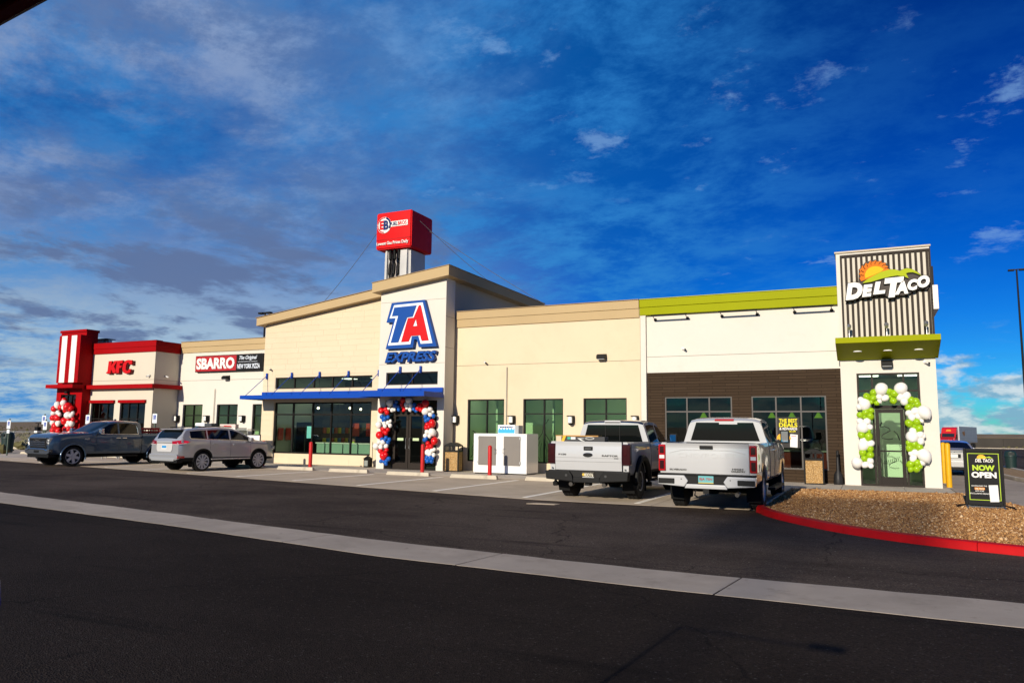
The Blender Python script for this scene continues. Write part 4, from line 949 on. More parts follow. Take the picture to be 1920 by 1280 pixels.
DT_BACK=[(-0.083,6.669),(-0.05,7.107),(0.155,7.343),(0.456,7.401),(0.775,7.255),(0.883,7.045),(1.157,6.989),(1.376,7.053),(1.655,6.898),(1.79,6.755),(1.987,6.756),(1.994,6.446),(1.908,6.306),(1.627,6.326),(1.305,6.152),(0.989,6.157),(0.868,6.067),(0.698,6.177),(0.285,6.172),(-0.015,6.142),(-0.441,6.07),(-0.498,6.158),(-0.451,6.595)]
KFC_POLY=[[(-37.906,5.278),(-37.633,5.283),(-37.672,5.016),(-37.477,5.232),(-37.517,5.28),(-37.199,5.288),(-37.449,4.972),(-37.193,4.616),(-37.49,4.605),(-37.664,4.821),(-37.693,4.591),(-38.064,4.6),(-38.018,4.682),(-37.951,4.699)],[(-37.225,5.28),(-36.755,5.298),(-36.777,5.128),(-36.978,5.125),(-36.993,5.006),(-36.818,5.01),(-36.845,4.883),(-37.012,4.878),(-37.016,4.603),(-37.286,4.595),(-37.256,4.949)],[(-36.012,5.06),(-36.223,5.057),(-36.273,5.15),(-36.405,5.145),(-36.489,4.996),(-36.487,4.782),(-36.398,4.697),(-36.268,4.721),(-36.235,4.793),(-36.077,4.798),(-36.123,4.6),(-36.43,4.561),(-36.655,4.612),(-36.754,4.789),(-36.731,5.072),(-36.59,5.251),(-36.342,5.303),(-36.022,5.279)]]
BAL_DT=[(0.45,27.06,3.14,0.202,'w'),(1.01,27.06,3.15,0.202,'w'),(0.68,27.06,3.05,0.108,'g'),(0.82,27.06,2.99,0.125,'g'),(0.21,27.06,3.03,0.114,'g'),(0.02,27.06,2.9,0.121,'g'),(0.2,27.06,2.86,0.114,'g'),(0.38,27.06,2.88,0.108,'w'),(0.56,27.06,2.85,0.108,'w'),(0.69,27.06,2.89,0.057,'g'),(0.74,27.06,2.84,0.044,'g'),(0.78,27.06,2.76,0.108,'g'),(0.98,27.06,2.86,0.114,'w'),(1.17,27.06,2.92,0.128,'w'),(1.09,27.06,2.72,0.121,'w'),(-0.06,27.07,2.65,0.195,'w'),(-0.17,27.06,2.8,0.094,'w'),(-0.22,27.06,2.56,0.101,'w'),(0.14,27.06,2.73,0.081,'g'),(0.29,27.06,2.69,0.087,'g'),(0.38,27.06,2.75,0.074,'w'),(-0.03,27.06,2.4,0.128,'g'),(-0.21,27.06,2.3,0.108,'g'),(0.12,27.06,2.45,0.094,'g'),(0.09,27.06,2.26,0.121,'g'),(-0.08,27.06,2.24,0.081,'g'),(-0.22,27.06,2.1,0.108,'w'),(-0.01,27.06,2.1,0.121,'w'),(-0.15,27.08,1.89,0.188,'w'),(0.06,27.06,1.92,0.101,'w'),(-0.2,27.06,1.66,0.121,'g'),(0.01,27.06,1.6,0.134,'g'),(0.03,27.06,1.79,0.061,'g'),(-0.16,27.06,1.47,0.108,'w'),(-0.14,27.08,1.33,0.182,'w'),(0.07,27.06,1.39,0.114,'w'),(0.04,27.06,1.21,0.114,'g'),(-0.18,27.06,1.09,0.121,'g'),(0.03,27.06,1.01,0.128,'g'),(-0.14,27.06,0.9,0.111,'g'),(-0.36,27.08,0.76,0.182,'w'),(-0.12,27.06,0.7,0.108,'w'),(0.03,27.06,0.83,0.108,'w'),(0.04,27.06,0.67,0.091,'w'),(1.29,27.06,2.77,0.125,'g'),(1.42,27.06,2.74,0.115,'g'),(1.46,27.06,2.64,0.111,'g'),(1.2,27.06,2.55,0.114,'g'),(1.3,27.06,2.66,0.061,'g'),(1.36,27.06,2.63,0.061,'g'),(1.3,27.06,2.57,0.054,'g'),(1.38,27.06,2.43,0.121,'w'),(1.2,27.06,2.36,0.108,'w'),(1.28,27.06,2.24,0.121,'w'),(1.63,27.05,2.39,0.209,'w'),(1.47,27.06,2.27,0.114,'w'),(1.2,27.06,2.04,0.128,'g'),(1.41,27.06,2.07,0.121,'g'),(1.55,27.06,2.12,0.067,'w'),(1.47,27.06,1.88,0.128,'g'),(1.31,27.06,1.97,0.054,'g'),(1.36,27.06,1.96,0.054,'g'),(1.32,27.06,1.89,0.067,'g'),(1.29,27.06,1.8,0.114,'w'),(1.27,27.07,1.62,0.195,'w'),(1.49,27.06,1.68,0.114,'w'),(1.5,27.06,1.48,0.114,'w'),(1.58,27.06,1.64,0.074,'w'),(1.16,27.06,1.43,0.094,'g'),(1.31,27.06,1.4,0.114,'g'),(1.17,27.06,1.25,0.114,'g'),(1.45,27.06,1.28,0.121,'g'),(1.29,27.06,1.28,0.067,'g'),(1.32,27.06,1.11,0.114,'w'),(1.2,27.06,1.1,0.081,'w'),(1.26,27.06,0.94,0.118,'w'),(1.57,27.05,1.04,0.209,'w'),(1.17,27.06,0.75,0.121,'g'),(1.37,27.06,0.79,0.125,'g'),(1.5,27.06,0.81,0.094,'w'),(1.18,27.06,0.6,0.101,'g'),(1.34,27.06,0.61,0.111,'g'),(1.43,27.06,0.69,0.088,'g')]
BAL_TA=[(-18.27,26.48,2.8,0.163,'w'),(-17.92,26.44,2.82,0.087,'b'),(-17.97,26.44,2.68,0.109,'b'),(-17.81,26.44,2.63,0.081,'b'),(-17.8,26.44,2.5,0.074,'b'),(-18.29,26.44,2.57,0.075,'w'),(-18.11,26.44,2.49,0.1,'w'),(-18.0,26.44,2.5,0.062,'w'),(-17.6,26.44,2.9,0.124,'r'),(-17.65,26.44,2.74,0.093,'r'),(-17.53,26.44,2.49,0.08,'r'),(-17.59,26.44,2.63,0.08,'r'),(-17.32,26.49,2.88,0.154,'w'),(-17.41,26.44,2.72,0.105,'w'),(-17.22,26.44,2.69,0.098,'w'),(-17.38,26.44,2.58,0.08,'w'),(-17.23,26.44,2.5,0.086,'w'),(-17.02,26.44,2.69,0.098,'b'),(-17.05,26.44,2.52,0.08,'b'),(-16.92,26.44,2.45,0.073,'b'),(-16.76,26.44,2.67,0.11,'r'),(-16.85,26.44,2.56,0.104,'r'),(-16.52,26.49,2.76,0.158,'r'),(-16.7,26.44,2.49,0.097,'r'),(-16.58,26.44,2.62,0.079,'r'),(-18.71,26.5,2.48,0.151,'r'),(-18.44,26.44,2.51,0.113,'r'),(-18.37,26.44,2.39,0.107,'r'),(-16.49,26.48,2.42,0.164,'w'),(-16.25,26.44,2.53,0.103,'w'),(-16.24,26.44,2.3,0.097,'w'),(-16.12,26.44,2.41,0.06,'w'),(-18.62,26.44,2.2,0.107,'b'),(-18.48,26.44,2.13,0.107,'b'),(-18.32,26.44,2.19,0.088,'b'),(-18.55,26.44,2.05,0.082,'b'),(-16.08,26.44,2.24,0.084,'b'),(-16.47,26.44,2.21,0.085,'b'),(-16.43,26.44,2.07,0.097,'b'),(-16.31,26.44,2.12,0.091,'b'),(-18.82,26.5,1.87,0.145,'w'),(-18.51,26.44,1.94,0.082,'w'),(-18.32,26.44,1.96,0.094,'w'),(-18.46,26.44,1.81,0.094,'w'),(-18.2,26.44,1.84,0.094,'w'),(-18.19,26.44,2.03,0.069,'w'),(-16.16,26.48,1.95,0.163,'r'),(-16.37,26.44,1.89,0.103,'r'),(-16.42,26.44,1.78,0.103,'r'),(-16.28,26.44,1.81,0.091,'r'),(-18.56,26.44,1.68,0.113,'r'),(-18.31,26.44,1.66,0.094,'r'),(-18.4,26.44,1.53,0.107,'r'),(-18.73,26.48,1.43,0.17,'r'),(-18.48,26.44,1.56,0.082,'r'),(-16.15,26.48,1.58,0.163,'w'),(-16.38,26.44,1.59,0.097,'w'),(-16.45,26.44,1.44,0.097,'w'),(-16.25,26.44,1.43,0.085,'w'),(-18.39,26.44,1.32,0.094,'b'),(-18.22,26.44,1.26,0.087,'b'),(-18.58,26.44,1.26,0.088,'b'),(-18.28,26.44,1.14,0.088,'b'),(-18.45,26.44,1.23,0.075,'b'),(-18.54,26.44,1.14,0.113,'w'),(-18.73,26.44,1.15,0.082,'w'),(-18.92,26.5,0.96,0.152,'w'),(-18.64,26.44,0.94,0.107,'w'),(-18.37,26.44,0.98,0.1,'w'),(-16.03,26.48,1.23,0.162,'r'),(-16.43,26.44,1.3,0.109,'b'),(-16.5,26.44,1.26,0.073,'b'),(-16.32,26.44,1.12,0.103,'r'),(-16.17,26.44,1.0,0.109,'r'),(-16.33,26.44,0.97,0.091,'r'),(-16.38,26.44,0.91,0.073,'r'),(-18.64,26.44,0.77,0.113,'r'),(-18.35,26.44,0.81,0.094,'r'),(-18.49,26.46,0.58,0.188,'r'),(-18.37,26.44,0.62,0.107,'r'),(-16.31,26.44,0.77,0.133,'w'),(-16.13,26.44,0.84,0.09,'w'),(-16.01,26.44,0.88,0.078,'w'),(-16.03,26.44,0.67,0.09,'w'),(-16.23,26.44,0.7,0.109,'w'),(-18.6,26.44,0.35,0.088,'b'),(-18.45,26.44,0.34,0.094,'b'),(-18.23,26.44,0.45,0.1,'b'),(-18.35,26.44,0.26,0.088,'b'),(-18.32,26.44,0.37,0.081,'b'),(-16.34,26.44,0.56,0.103,'b'),(-16.19,26.44,0.53,0.115,'b'),(-16.3,26.44,0.42,0.103,'b'),(-16.13,26.44,0.41,0.09,'b'),(-16.37,26.44,0.48,0.079,'b'),(-16.07,26.44,0.54,0.072,'b')]
BAL_KFC=[(-41.07,27.09,2.85,0.191,'w'),(-41.35,27.1,2.64,0.181,'r'),(-40.55,27.09,2.95,0.189,'w'),(-40.6,27.14,3.12,0.147,'r'),(-40.8,27.12,2.72,0.169,'r'),(-40.15,27.06,2.76,0.22,'r'),(-39.96,27.13,2.65,0.156,'r'),(-40.58,27.14,2.7,0.137,'w'),(-41.39,27.13,2.4,0.16,'w'),(-41.05,27.14,2.42,0.138,'w'),(-40.8,27.08,2.33,0.116,'w'),(-41.36,27.1,2.12,0.181,'r'),(-40.96,27.08,2.13,0.201,'r'),(-41.37,27.12,1.84,0.171,'w'),(-40.89,27.11,1.84,0.18,'w'),(-41.06,27.07,1.65,0.212,'r'),(-40.07,27.07,2.28,0.209,'w'),(-39.69,27.08,2.39,0.104,'w'),(-39.8,27.08,2.26,0.135,'w'),(-40.37,27.13,2.54,0.157,'r'),(-40.33,27.08,1.96,0.199,'r'),(-40.05,27.13,2.03,0.156,'r'),(-39.77,27.12,1.82,0.166,'w'),(-40.0,27.08,1.89,0.115,'w'),(-39.63,27.08,2.05,0.114,'r'),(-40.13,27.14,1.71,0.146,'w'),(-41.32,27.12,1.44,0.17,'r'),(-40.83,27.11,1.42,0.18,'r'),(-41.3,27.12,1.23,0.17,'w'),(-40.84,27.11,1.22,0.18,'w'),(-41.25,27.1,1.0,0.181,'r'),(-40.78,27.11,0.99,0.18,'r'),(-40.24,27.11,1.54,0.178,'r'),(-39.89,27.11,1.5,0.177,'r'),(-40.2,27.12,1.32,0.167,'w'),(-39.84,27.12,1.3,0.166,'w'),(-40.13,27.1,1.06,0.188,'r'),(-39.79,27.11,1.05,0.177,'r'),(-41.2,27.12,0.8,0.17,'w'),(-40.81,27.12,0.79,0.169,'w'),(-40.13,27.12,0.82,0.167,'w'),(-39.82,27.13,0.82,0.156,'w')]
# ---------------------------------------------------------------- signs
SGN_BLUE = M('sign_blue', (.003, .062, .30), .45, spec=.2); SGN_NAVY = M('sign_navy', (.004, .022, .12), .4); SGN_WHITE = M('sign_white', (.78, .76, .71), .4); SGN_PALE = M('sign_pale', (.72, .78, .85), .4)
SGN_RED = M('sign_red', (.58, .003, .006), .45, spec=.2); SGN_BLACK = M('sign_black', (.008, .008, .008), .55, spec=.15)
def sign_centre():
    Y = 26.7
    t = thing('channel_sign', 'large blue white and red TA EXPRESS sign above the entrance doors', 'sign', (-17.3, 26.7, 4.5))
    p = MB(); p.prism(TA_OUT, Y - .20, Y - .004, 'y'); p.build('outline_plate', SGN_BLUE, t)
    w = MB(); w.prism(TA_WHITE, Y - .225, Y - .19, 'y'); w.build('white_plate', SGN_PALE, t)
    w = MB(); w.prism(TA_T, Y - .25, Y - .22, 'y'); w.build('letter', SGN_BLUE, t)
    # letter A: outline with a triangular counter, bridged at the apex
    a = MB(); o = TA_A; h = TA_AH
    pts = o + [o[0]]
    for (i, j, k) in ((0, 1, None),): pass
    bm = bmesh.new()
    lo = [bm.verts.new((x, 0, z)) for x, z in o]; li = [bm.verts.new((x, 0, z)) for x, z in h]
    es = [bm.edges.new((lo[i], lo[(i + 1) % len(lo)])) for i in range(len(lo))] + [bm.edges.new((li[i], li[(i + 1) % 3])) for i in range(3)]
    g = bmesh.ops.triangle_fill(bm, use_beauty=True, edges=es)
    fs = [f for f in bm.faces]; ex = bmesh.ops.extrude_face_region(bm, geom=fs)
    bmesh.ops.translate(bm, verts=[v for v in ex['geom'] if isinstance(v, bmesh.types.BMVert)], vec=(0, -.03, 0))
    bmesh.ops.recalc_face_normals(bm, faces=bm.faces[:])
    bmesh.ops.translate(bm, verts=bm.verts[:], vec=(17.3, -.22, -4.5))
    me = bpy.data.meshes.new('letter'); bm.to_mesh(me); bm.free(); me.materials.append(SGN_RED); place('letter', me, t)
    # EXPRESS with navy returns
    letters('EXPRESS', -18.66, -16.06, 4.50, 4.97, Y - .004, .15, SGN_NAVY, t, offset=.055, shear=.28, name='letter_return')
    letters('EXPRESS', -18.63, -16.10, 4.525, 4.945, Y - .15, .03, SGN_BLUE, t, offset=.035, shear=.28)
sign_centre()

def sign_pizza():
    t = thing('cabinet_sign', 'long red and black SBARRO pizza sign on the white wall', 'sign', (-30.6, 29.5, 4.6))
    Y = 29.33
    MB().box(-33.06, -28.22, Y, 29.498, 4.66, 5.55).build('cabinet', SGN_BLACK, t, bevel=.015)
    MB().box(-33.02, -30.06, Y - .012, Y + .01, 4.70, 5.51).build('red_panel', M('panel_red', (.40, .02, .025), .4), t)
    letters('SBARRO', -32.93, -30.16, 4.80, 5.41, Y - .012, .03, SGN_WHITE, t, offset=.045)
    text_in('The Original', -29.85, -28.62, 5.20, 5.46, Y, .02, offset=.012, shear=.35).build('script_line', SGN_PALE, t, fix=False)
    MB().box(-29.95, -28.6, Y - .012, Y + .005, 5.135, 5.15).build('rule', SGN_PALE, t)
    letters('NEW YORK PIZZA', -29.97, -28.4, 4.78, 5.03, Y, .02, SGN_PALE, t, offset=.02)
sign_pizza()

def sign_kfc():
    t = thing('letter_sign', 'red KFC channel letters on the off white wall', 'sign', (-37.2, 27.9, 4.7))
    dk = M('letter_return_dark', (.10, .004, .006), .45)
    lr = M('letter_red', (.55, .006, .008), .45, spec=.2)
    for pts in KFC_POLY:
        b = MB(); b.prism([(x + .035, z - .03) for x, z in pts], 27.76, 27.897, 'y'); b.build('letter_return', dk, t)
        b = MB(); b.prism(pts, 27.70, 27.765, 'y'); b.build('letter', lr, t)
sign_kfc()

def sign_taco():
    Y = 27.05
    t = thing('taco_sign', 'DEL TACO sign with orange sun over lime hills on the slatted tower', 'sign', (.7, 27.05, 6.1))
    dk = M('sign_charcoal', (.06, .048, .042), .6, spec=.2)
    p = MB(); p.prism(DT_BACK, Y - .12, Y - .004, 'y'); p.build('backing', dk, t)
    def outline(poly, grow):
        c = np.mean(np.array(poly), 0); return [(float(x + (x - c[0]) * grow), float(z + (z - c[1]) * grow)) for x, z in poly]
    s = MB(); s.prism(outline(DT_SUN, .05), Y - .135, Y - .10, 'y'); s.build('sun_outline', SGN_BLACK, t)
    s = MB(); s.prism(DT_SUN, Y - .155, Y - .11, 'y'); s.build('sun_rays', M('sun_orange', (.62, .15, .002), .5, spec=.1), t)
    s = MB(); s.prism(DT_CORE, Y - .165, Y - .13, 'y'); s.build('sun_core', M('sun_yellow', (.72, .42, .002), .5, spec=.1), t)
    for i in range(9):  # dark flame cuts between the rays
        a = R(20 + i * 20); cx, cz = .42, 6.93
        q = MB(); q.tube([(cx + .43 * math.cos(a), Y - .157, cz + .42 * math.sin(a)), (cx + .38 * math.cos(a + .10), Y - .157, cz + .37 * math.sin(a + .10)), (cx + .33 * math.cos(a + .13), Y - .157, cz + .31 * math.sin(a + .13))], .011, 5); q.build('ray_line', SGN_BLACK, t)
    s = MB(); s.prism([(x, z - .025) for x, z in DT_HILL], Y - .165, Y - .12, 'y'); s.build('hill_outline', SGN_BLACK, t)
    s = MB(); s.prism(DT_HILL, Y - .185, Y - .14, 'y'); s.build('lime_hill', M('hill_lime', (.36, .42, .002), .5, spec=.1), t)
    for ch in 'DELTACO':
        x0, x1, z0, z1 = DT_LET[ch]
        if ch == 'T': x0, x1 = x0 + .02, x1 - .03
        tilt = .045
        for nm, off, y0, dp, mt, gr in (('letter_return', .085, Y - .10, .10, SGN_BLACK, .024), ('letter', .07, Y - .20, .035, SGN_WHITE, 0)):
            mb = text_in(ch, x0 - gr, x1 + gr, z0 - gr - .01, z1 + gr, y0, dp, offset=off, shear=.18)
            if ch != 'O': mb.v = [(x, y, z + (x - (x0 + x1) / 2) * tilt) for x, y, z in mb.v]
            mb.build(nm, mt, t, fix=False)
    # blade sign on the far side of the tower, seen edge on
    b = thing('blade_sign', 'white edge of a sign on the tower side past its slats', 'sign', (2.2, 27.9, 5.6))
    MB().box(2.09, 2.26, 27.6, 29.4, 5.75, 6.55).build('cabinet', SGN_WHITE, b, bevel=.02); MB().box(2.05, 2.16, 27.7, 29.2, 6.55, 7.2).build('bracket', SGN_BLACK, b); MB().box(2.05, 2.09, 27.7, 29.2, 5.9, 6.4).build('mount', SGN_BLACK, b)
sign_taco()

# rooftop inflatable shaped like a fuel pump
def inflatable():
    t = thing('inflatable', 'red and grey fuel pump shaped inflatable on the roof', 'inflatable', (-20.1, 30, 7.6))
    red = M('inflatable_red', (.60, .003, .004), .5, var=(1.2, .1), bump=(3, .25), spec=.15); gry = M('inflatable_grey', (.50, .49, .47), .5, var=(2, .12), bump=(4, .5))
    def pillow(x0, x1, y0, y1, z0, z1, r, bul):
        bm = bmesh.new(); bmesh.ops.create_cube(bm, size=1)
        bmesh.ops.scale(bm, vec=(x1 - x0, y1 - y0, z1 - z0), verts=bm.verts[:]); bmesh.ops.bevel(bm, geom=bm.edges[:], offset=r, segments=3, affect='EDGES')
        bmesh.ops.subdivide_edges(bm, edges=bm.edges[:], cuts=5, use_grid_fill=True)
        sx, sy, sz = (x1 - x0) / 2, (y1 - y0) / 2, (z1 - z0) / 2
        for v in bm.verts:
            a, b, c = abs(v.co.x / sx), abs(v.co.y / sy), abs(v.co.z / sz)
            k = bul * (1 - min(1, a) ** 2 * 1.0) * (1 - min(1, c) ** 2)
            if b > .98: v.co.y += math.copysign(k, v.co.y)
            k = bul * (1 - min(1, b) ** 2) * (1 - min(1, c) ** 2)
            if a > .98: v.co.x += math.copysign(k, v.co.x)
        bmesh.ops.translate(bm, vec=((x0 + x1) / 2 - t.location.x, (y0 + y1) / 2 - t.location.y, (z0 + z1) / 2 - t.location.z), verts=bm.verts[:])
        me = bpy.data.meshes.new('p'); bm.to_mesh(me); bm.free(); me.polygons.foreach_set('use_smooth', [True] * len(me.polygons)); me.set_sharp_from_angle(angle=R(50)); return me
    me = pillow(-21.1, -19.1, 29, 30.9, 10.25, 12.05, .05, .03); me.materials.append(red); h = place('head', me, t)
    me = pillow(-19.92, -19.3, 29.2, 30.7, 7.7, 10.3, .12, .06); me.materials.append(gry); place('column', me, t)
    me = pillow(-20.75, -20.45, 29.2, 30.7, 7.7, 10.3, .1, .04); me.materials.append(gry); place('column', me, t)
    me = pillow(-20.5, -19.9, 29.5, 30.6, 7.7, 10.3, .1, .03); me.materials.append(M('inflatable_dim', (.30, .27, .26), .5, var=(2, .2), bump=(4, .5))); place('body', me, t)
    for i, x in enumerate((-20.42, -20.17, -19.93)):
        q = MB(); q.tube([(x, 29.25 + .03 * math.sin(k), 7.8 + k * .25) for k in range(11)], .07, 9); q.build('hose', BLACKM, t, smooth=60)
    for x, z in ((-20.3, 8.55), (-20.06, 8.75)):
        MB().box(x - .08, x + .08, 29.32, 29.5, z - .2, z + .2).build('nozzle', SGN_WHITE, t, bevel=.02)
    Y = 28.955
    q = MB(); q.cyl((-20.62, Y - .005, 11.42), (-20.62, Y + .05, 11.42), .40, n=32); q.build('emblem_disc', SGN_WHITE, t)
    q = MB(); q.tube([(-20.62 + .355 * math.cos(a), Y - .01, 11.42 + .355 * math.sin(a)) for a in np.linspace(R(80), R(270), 18)], .028, 5); q.build('emblem_ring', SGN_RED, t)
    q = MB(); q.tube([(-20.62 + .355 * math.cos(a), Y - .01, 11.42 + .355 * math.sin(a)) for a in np.linspace(R(70), R(-30), 12)], .045, 5); q.build('emblem_ring', SGN_NAVY, t)
    text_in('E', -20.86, -20.64, 11.20, 11.64, Y - .005, .02, offset=.05).build('letter', SGN_RED, t, fix=False); text_in('B', -20.64, -20.36, 11.18, 11.64, Y - .005, .02, offset=.05).build('letter', SGN_NAVY, t, fix=False)
    bnr = MB(); bnr.box(-20.35, -19.28, Y - .002, Y + .03, 11.30, 11.56); bnr.build('name_band', SGN_WHITE, t)
    text_in('FUEL', -20.28, -19.85, 11.34, 11.52, Y - .004, .015, offset=.02).build('lettering', SGN_NAVY, t, fix=False); text_in('BROS', -19.83, -19.34, 11.34, 11.52, Y - .004, .015, offset=.015).build('lettering', SGN_RED, t, fix=False)
    text_in('Lowest Gas Prices Daily', -21.02, -19.22, 10.40, 10.60, Y + .01, .02, offset=.02).build('lettering', SGN_WHITE, t, fix=False)
    MB().box(-21.08, -19.12, 28.975, 29.0, 10.70, 10.715).build('seam', M('seam_red', (.25, .004, .005), .6), t)
    for a, b, lab in (((-21.05, 29.1, 11.2), (-24.9, 29.2, 7.4), 'guy rope sloping left from the inflatable to the sloped roof'), ((-19.1, 30.4, 11.4), (-11.5, 33.5, 6.3), 'long guy rope sloping right from the inflatable over the flat roof'), ((-19.1, 29.6, 11.7), (-16.2, 33.5, 8.45), 'short guy rope from the inflatable to the tower roof edge')):
        q = MB(); q.tube([Vector(a).lerp(Vector(b), s) + Vector((0, 0, -.12 * math.sin(s * math.pi))) for s in np.linspace(0, 1, 9)], .012, 5)
        tag(q.build('guy_rope', M('rope', (.10, .10, .11), .8)), lab, 'rope', 'guy ropes of the inflatable')
inflatable()

# ---------------------------------------------------------------- balloons
def arch(data, name, label, group, loc):
    t = thing(name, label, 'balloons', loc)
    cm = {'w': M('balloon_white', (.80, .77, .72), .22, coat=.3), 'g': M('balloon_lime', (.28, .46, .006), .22, coat=.3), 'r': M('balloon_red', (.62, .008, .01), .22, coat=.3), 'b': M('balloon_blue', (.008, .10, .42), .22, coat=.3)}
    ms = {}
    for k in cm:
        mb = MB(); mb.sphere((0, 0, 0), 1, 20, 14, (1, 1, 1.06)); mb.v = [(x * (1 - .16 * max(0, -z) ** 2), y * (1 - .16 * max(0, -z) ** 2), z * (1.10 if z < 0 else 1)) for x, y, z in mb.v]; mb.cyl((0, 0, -1.14), (0, 0, -1.26), .03, .09, 7); ms[k] = mb.mesh('balloon', cm[k], smooth=60)
    for x, y, z, r, c in data:
        place('balloon', ms[c], t, (x - loc[0], y - loc[1], z - loc[2]), (random.uniform(-.9, .9), random.uniform(-.9, .9), random.uniform(0, 6)), (r * random.uniform(.95, 1.03), r * random.uniform(.92, 1.02), r * random.uniform(.97, 1.06)))
    return t
arch(BAL_DT, 'balloon_arch', 'white and lime green balloon arch around the taco restaurant door', 'balloon arches', (.65, 27.05, 0))
arch(BAL_TA, 'balloon_arch', 'red white and blue balloon arch around the double entrance doors', 'balloon arches', (-17.4, 26.4, 0))
arch(BAL_KFC, 'balloon_arch', 'red and white balloon columns in front of the red tower door', 'balloon arches', (-40.6, 27.1, 0))

# ---------------------------------------------------------------- wall fixtures
def sconce_proto():
    t = thing('wall_lamp', '', 'lamp')
    bk = BLACKM
    MB().box(-.06, .06, -.05, 0, .02, .34).build('back_plate', bk, t, world=False, bevel=.005)
    MB().lathe([(.10, .09), (.10, .34)], 16, (0, -.16, 0)).build('glass_cylinder', M('lamp_glass', (.8, .8, .76), .35), t, world=False, smooth=40)
    q = MB(); q.box(-.12, .12, -.27, -.0, .335, .375); q.box(.105, .12, -.26, -.0, .08, .34); q.box(-.125, -.112, -.09, -.0, .08, .34); q.build('cage', bk, t, world=False, bevel=.004)
    q = MB(); q.lathe([(.02, 0), (.06, .015), (.095, .06), (.095, .10)], 16, (0, -.15, 0)); q.build('base_cup', bk, t, world=False, smooth=40)
    return t
sp_ = sconce_proto(); first = True
SC_L = [(-15.64, 27.6, 'between the entrance pier and the first green window', 0), (-13.03, 27.6, 'above the left end of the ice merchandiser', 0), (-10.47, 27.6, 'between the second and third green windows', 0), (-7.90, 27.6, 'at the right end of the cream wall', 0),
        (-34.30, 29.5, 'beside the restaurant corner on the pizza wall', 1), (-32.06, 29.5, 'between the two full windows under the pizza sign', 1), (-29.5, 29.5, 'beside the window nearest the blue awning', 1)]
for x, y, lb, g in SC_L:
    o = sp_ if first else copy_tree(sp_); first = False
    o.location = (x, y, 1.91 if not g else 1.95); o['label'] = 'black wall lamp with white cylinder ' + lb; o['category'] = 'lamp'; o['group'] = 'cylinder wall lamps'
def wall_pack(x, y, z, lb):
    t = thing('wall_pack_light', lb, 'light', (x, y, z), group='black wall pack lights')
    MB().prism([(0, 0), (-.28, .02), (-.28, .14), (-.18, .2), (0, .22)], -.17, .17, 'x').build('housing', BLACKM, t, world=False, bevel=.012)
    MB().box(-.14, .14, -.27, -.05, -.012, .012).build('lens', M('lens_grey', (.3, .3, .3), .2), t, world=False)
wall_pack(-9.2, 27.6, 4.45, 'black wall light high on the cream wall near its right end'); wall_pack(-30.8, 29.5, 4.23, 'black wall light under the pizza sign'); wall_pack(.65, 27.3, 3.88, 'black wall light above the taco restaurant door')
def cam_(x, y, z, lb, d=1):
    t = thing('security_camera', lb, 'camera', (x, y, z), group='white security cameras')
    q = MB(); q.cyl((0, 0, 0), (0, -.06, 0), .045, n=12); q.build('mount', STEEL, t, world=False)
    q = MB(); q.cyl((0, -.05, .0), (.1 * d, -.16, -.05), .04, n=12); q.build('body', M('camera_white', (.7, .7, .68), .4), t, world=False, smooth=40)
    q = MB(); q.cyl((.1 * d, -.16, -.05), (.115 * d, -.176, -.057), .033, n=12); q.build('lens', BLACKM, t, world=False)
cam_(-14.33, 27.6, 4.5, 'small camera on the cream wall above the first green window'); cam_(-6.1, 27.75, 4.78, 'small camera on the white wall under the left lime bar light'); cam_(1.75, 27.3, 4.0, 'small camera on the sign tower beside its wall light'); cam_(-26.3, 27.9, 4.55, 'small camera at the left edge of the cream block wall'); cam_(-34.75, 27.9, 4.42, 'small camera on the front wall near the restaurant corner', -1); 
t_ = thing('security_camera', 'small camera on the shaded side wall of the restaurant corner', 'camera', (-34.45, 28.6, 4.42), R(90), 'white security cameras'); MB().cyl((0, 0, 0), (0, -.08, 0), .05).build('mount', STEEL, t_, world=False); MB().cyl((0, -.06, 0), (.05, -.18, -.05), .04).build('body', MATS['camera_white'], t_, world=False, smooth=40)
def bar_light(x0, x1, lb):
    t = thing('bar_light', lb, 'light', (x0, 27.75, 5.74), group='bar lights under the lime band')
    L_ = x1 - x0
    q = MB(); q.cyl((0, -.42, .28), (L_, -.42, .28), .035, n=10); q.build('tube', BLACKM, t, world=False, smooth=40)
    for x in (.06, L_ - .06):
        q = MB(); q.tube([(x, 0, .18), (x, -.15, .2), (x, -.38, .26)], .014, 6); q.build('arm', BLACKM, t, world=False, smooth=50)
        q = MB(); q.lathe([(.02, -.03), (.06, -.02), (.06, .0)], 14, (x, 0, .18), 'y'); q.build('rosette', BLACKM, t, world=False, smooth=50)
bar_light(-7.2, -5.86, 'black bar light under the lime band, leftmost of three'); bar_light(-4.72, -3.36, 'black bar light under the lime band, middle of three'); bar_light(-2.22, -.9, 'black bar light under the lime band next to the sign tower')
for i, (x, lb) in enumerate(((-.42, 'left'), (.68, 'middle'), (1.8, 'right'))):
    t_ = thing('spotlight', 'small spotlight standing on the lime canopy, %s of three' % lb, 'light', (x, 26.6, 4.75), group='spotlights on the lime canopy')
    MB().tube([(0, 0, -.02), (0, .02, .2), (0, .06, .34)], .012, 6).build('stem', STEEL, t_, world=False); MB().cyl((0, .0, .36), (0, .14, .46), .055, .07, 12).build('head', STEEL, t_, world=False, smooth=40)

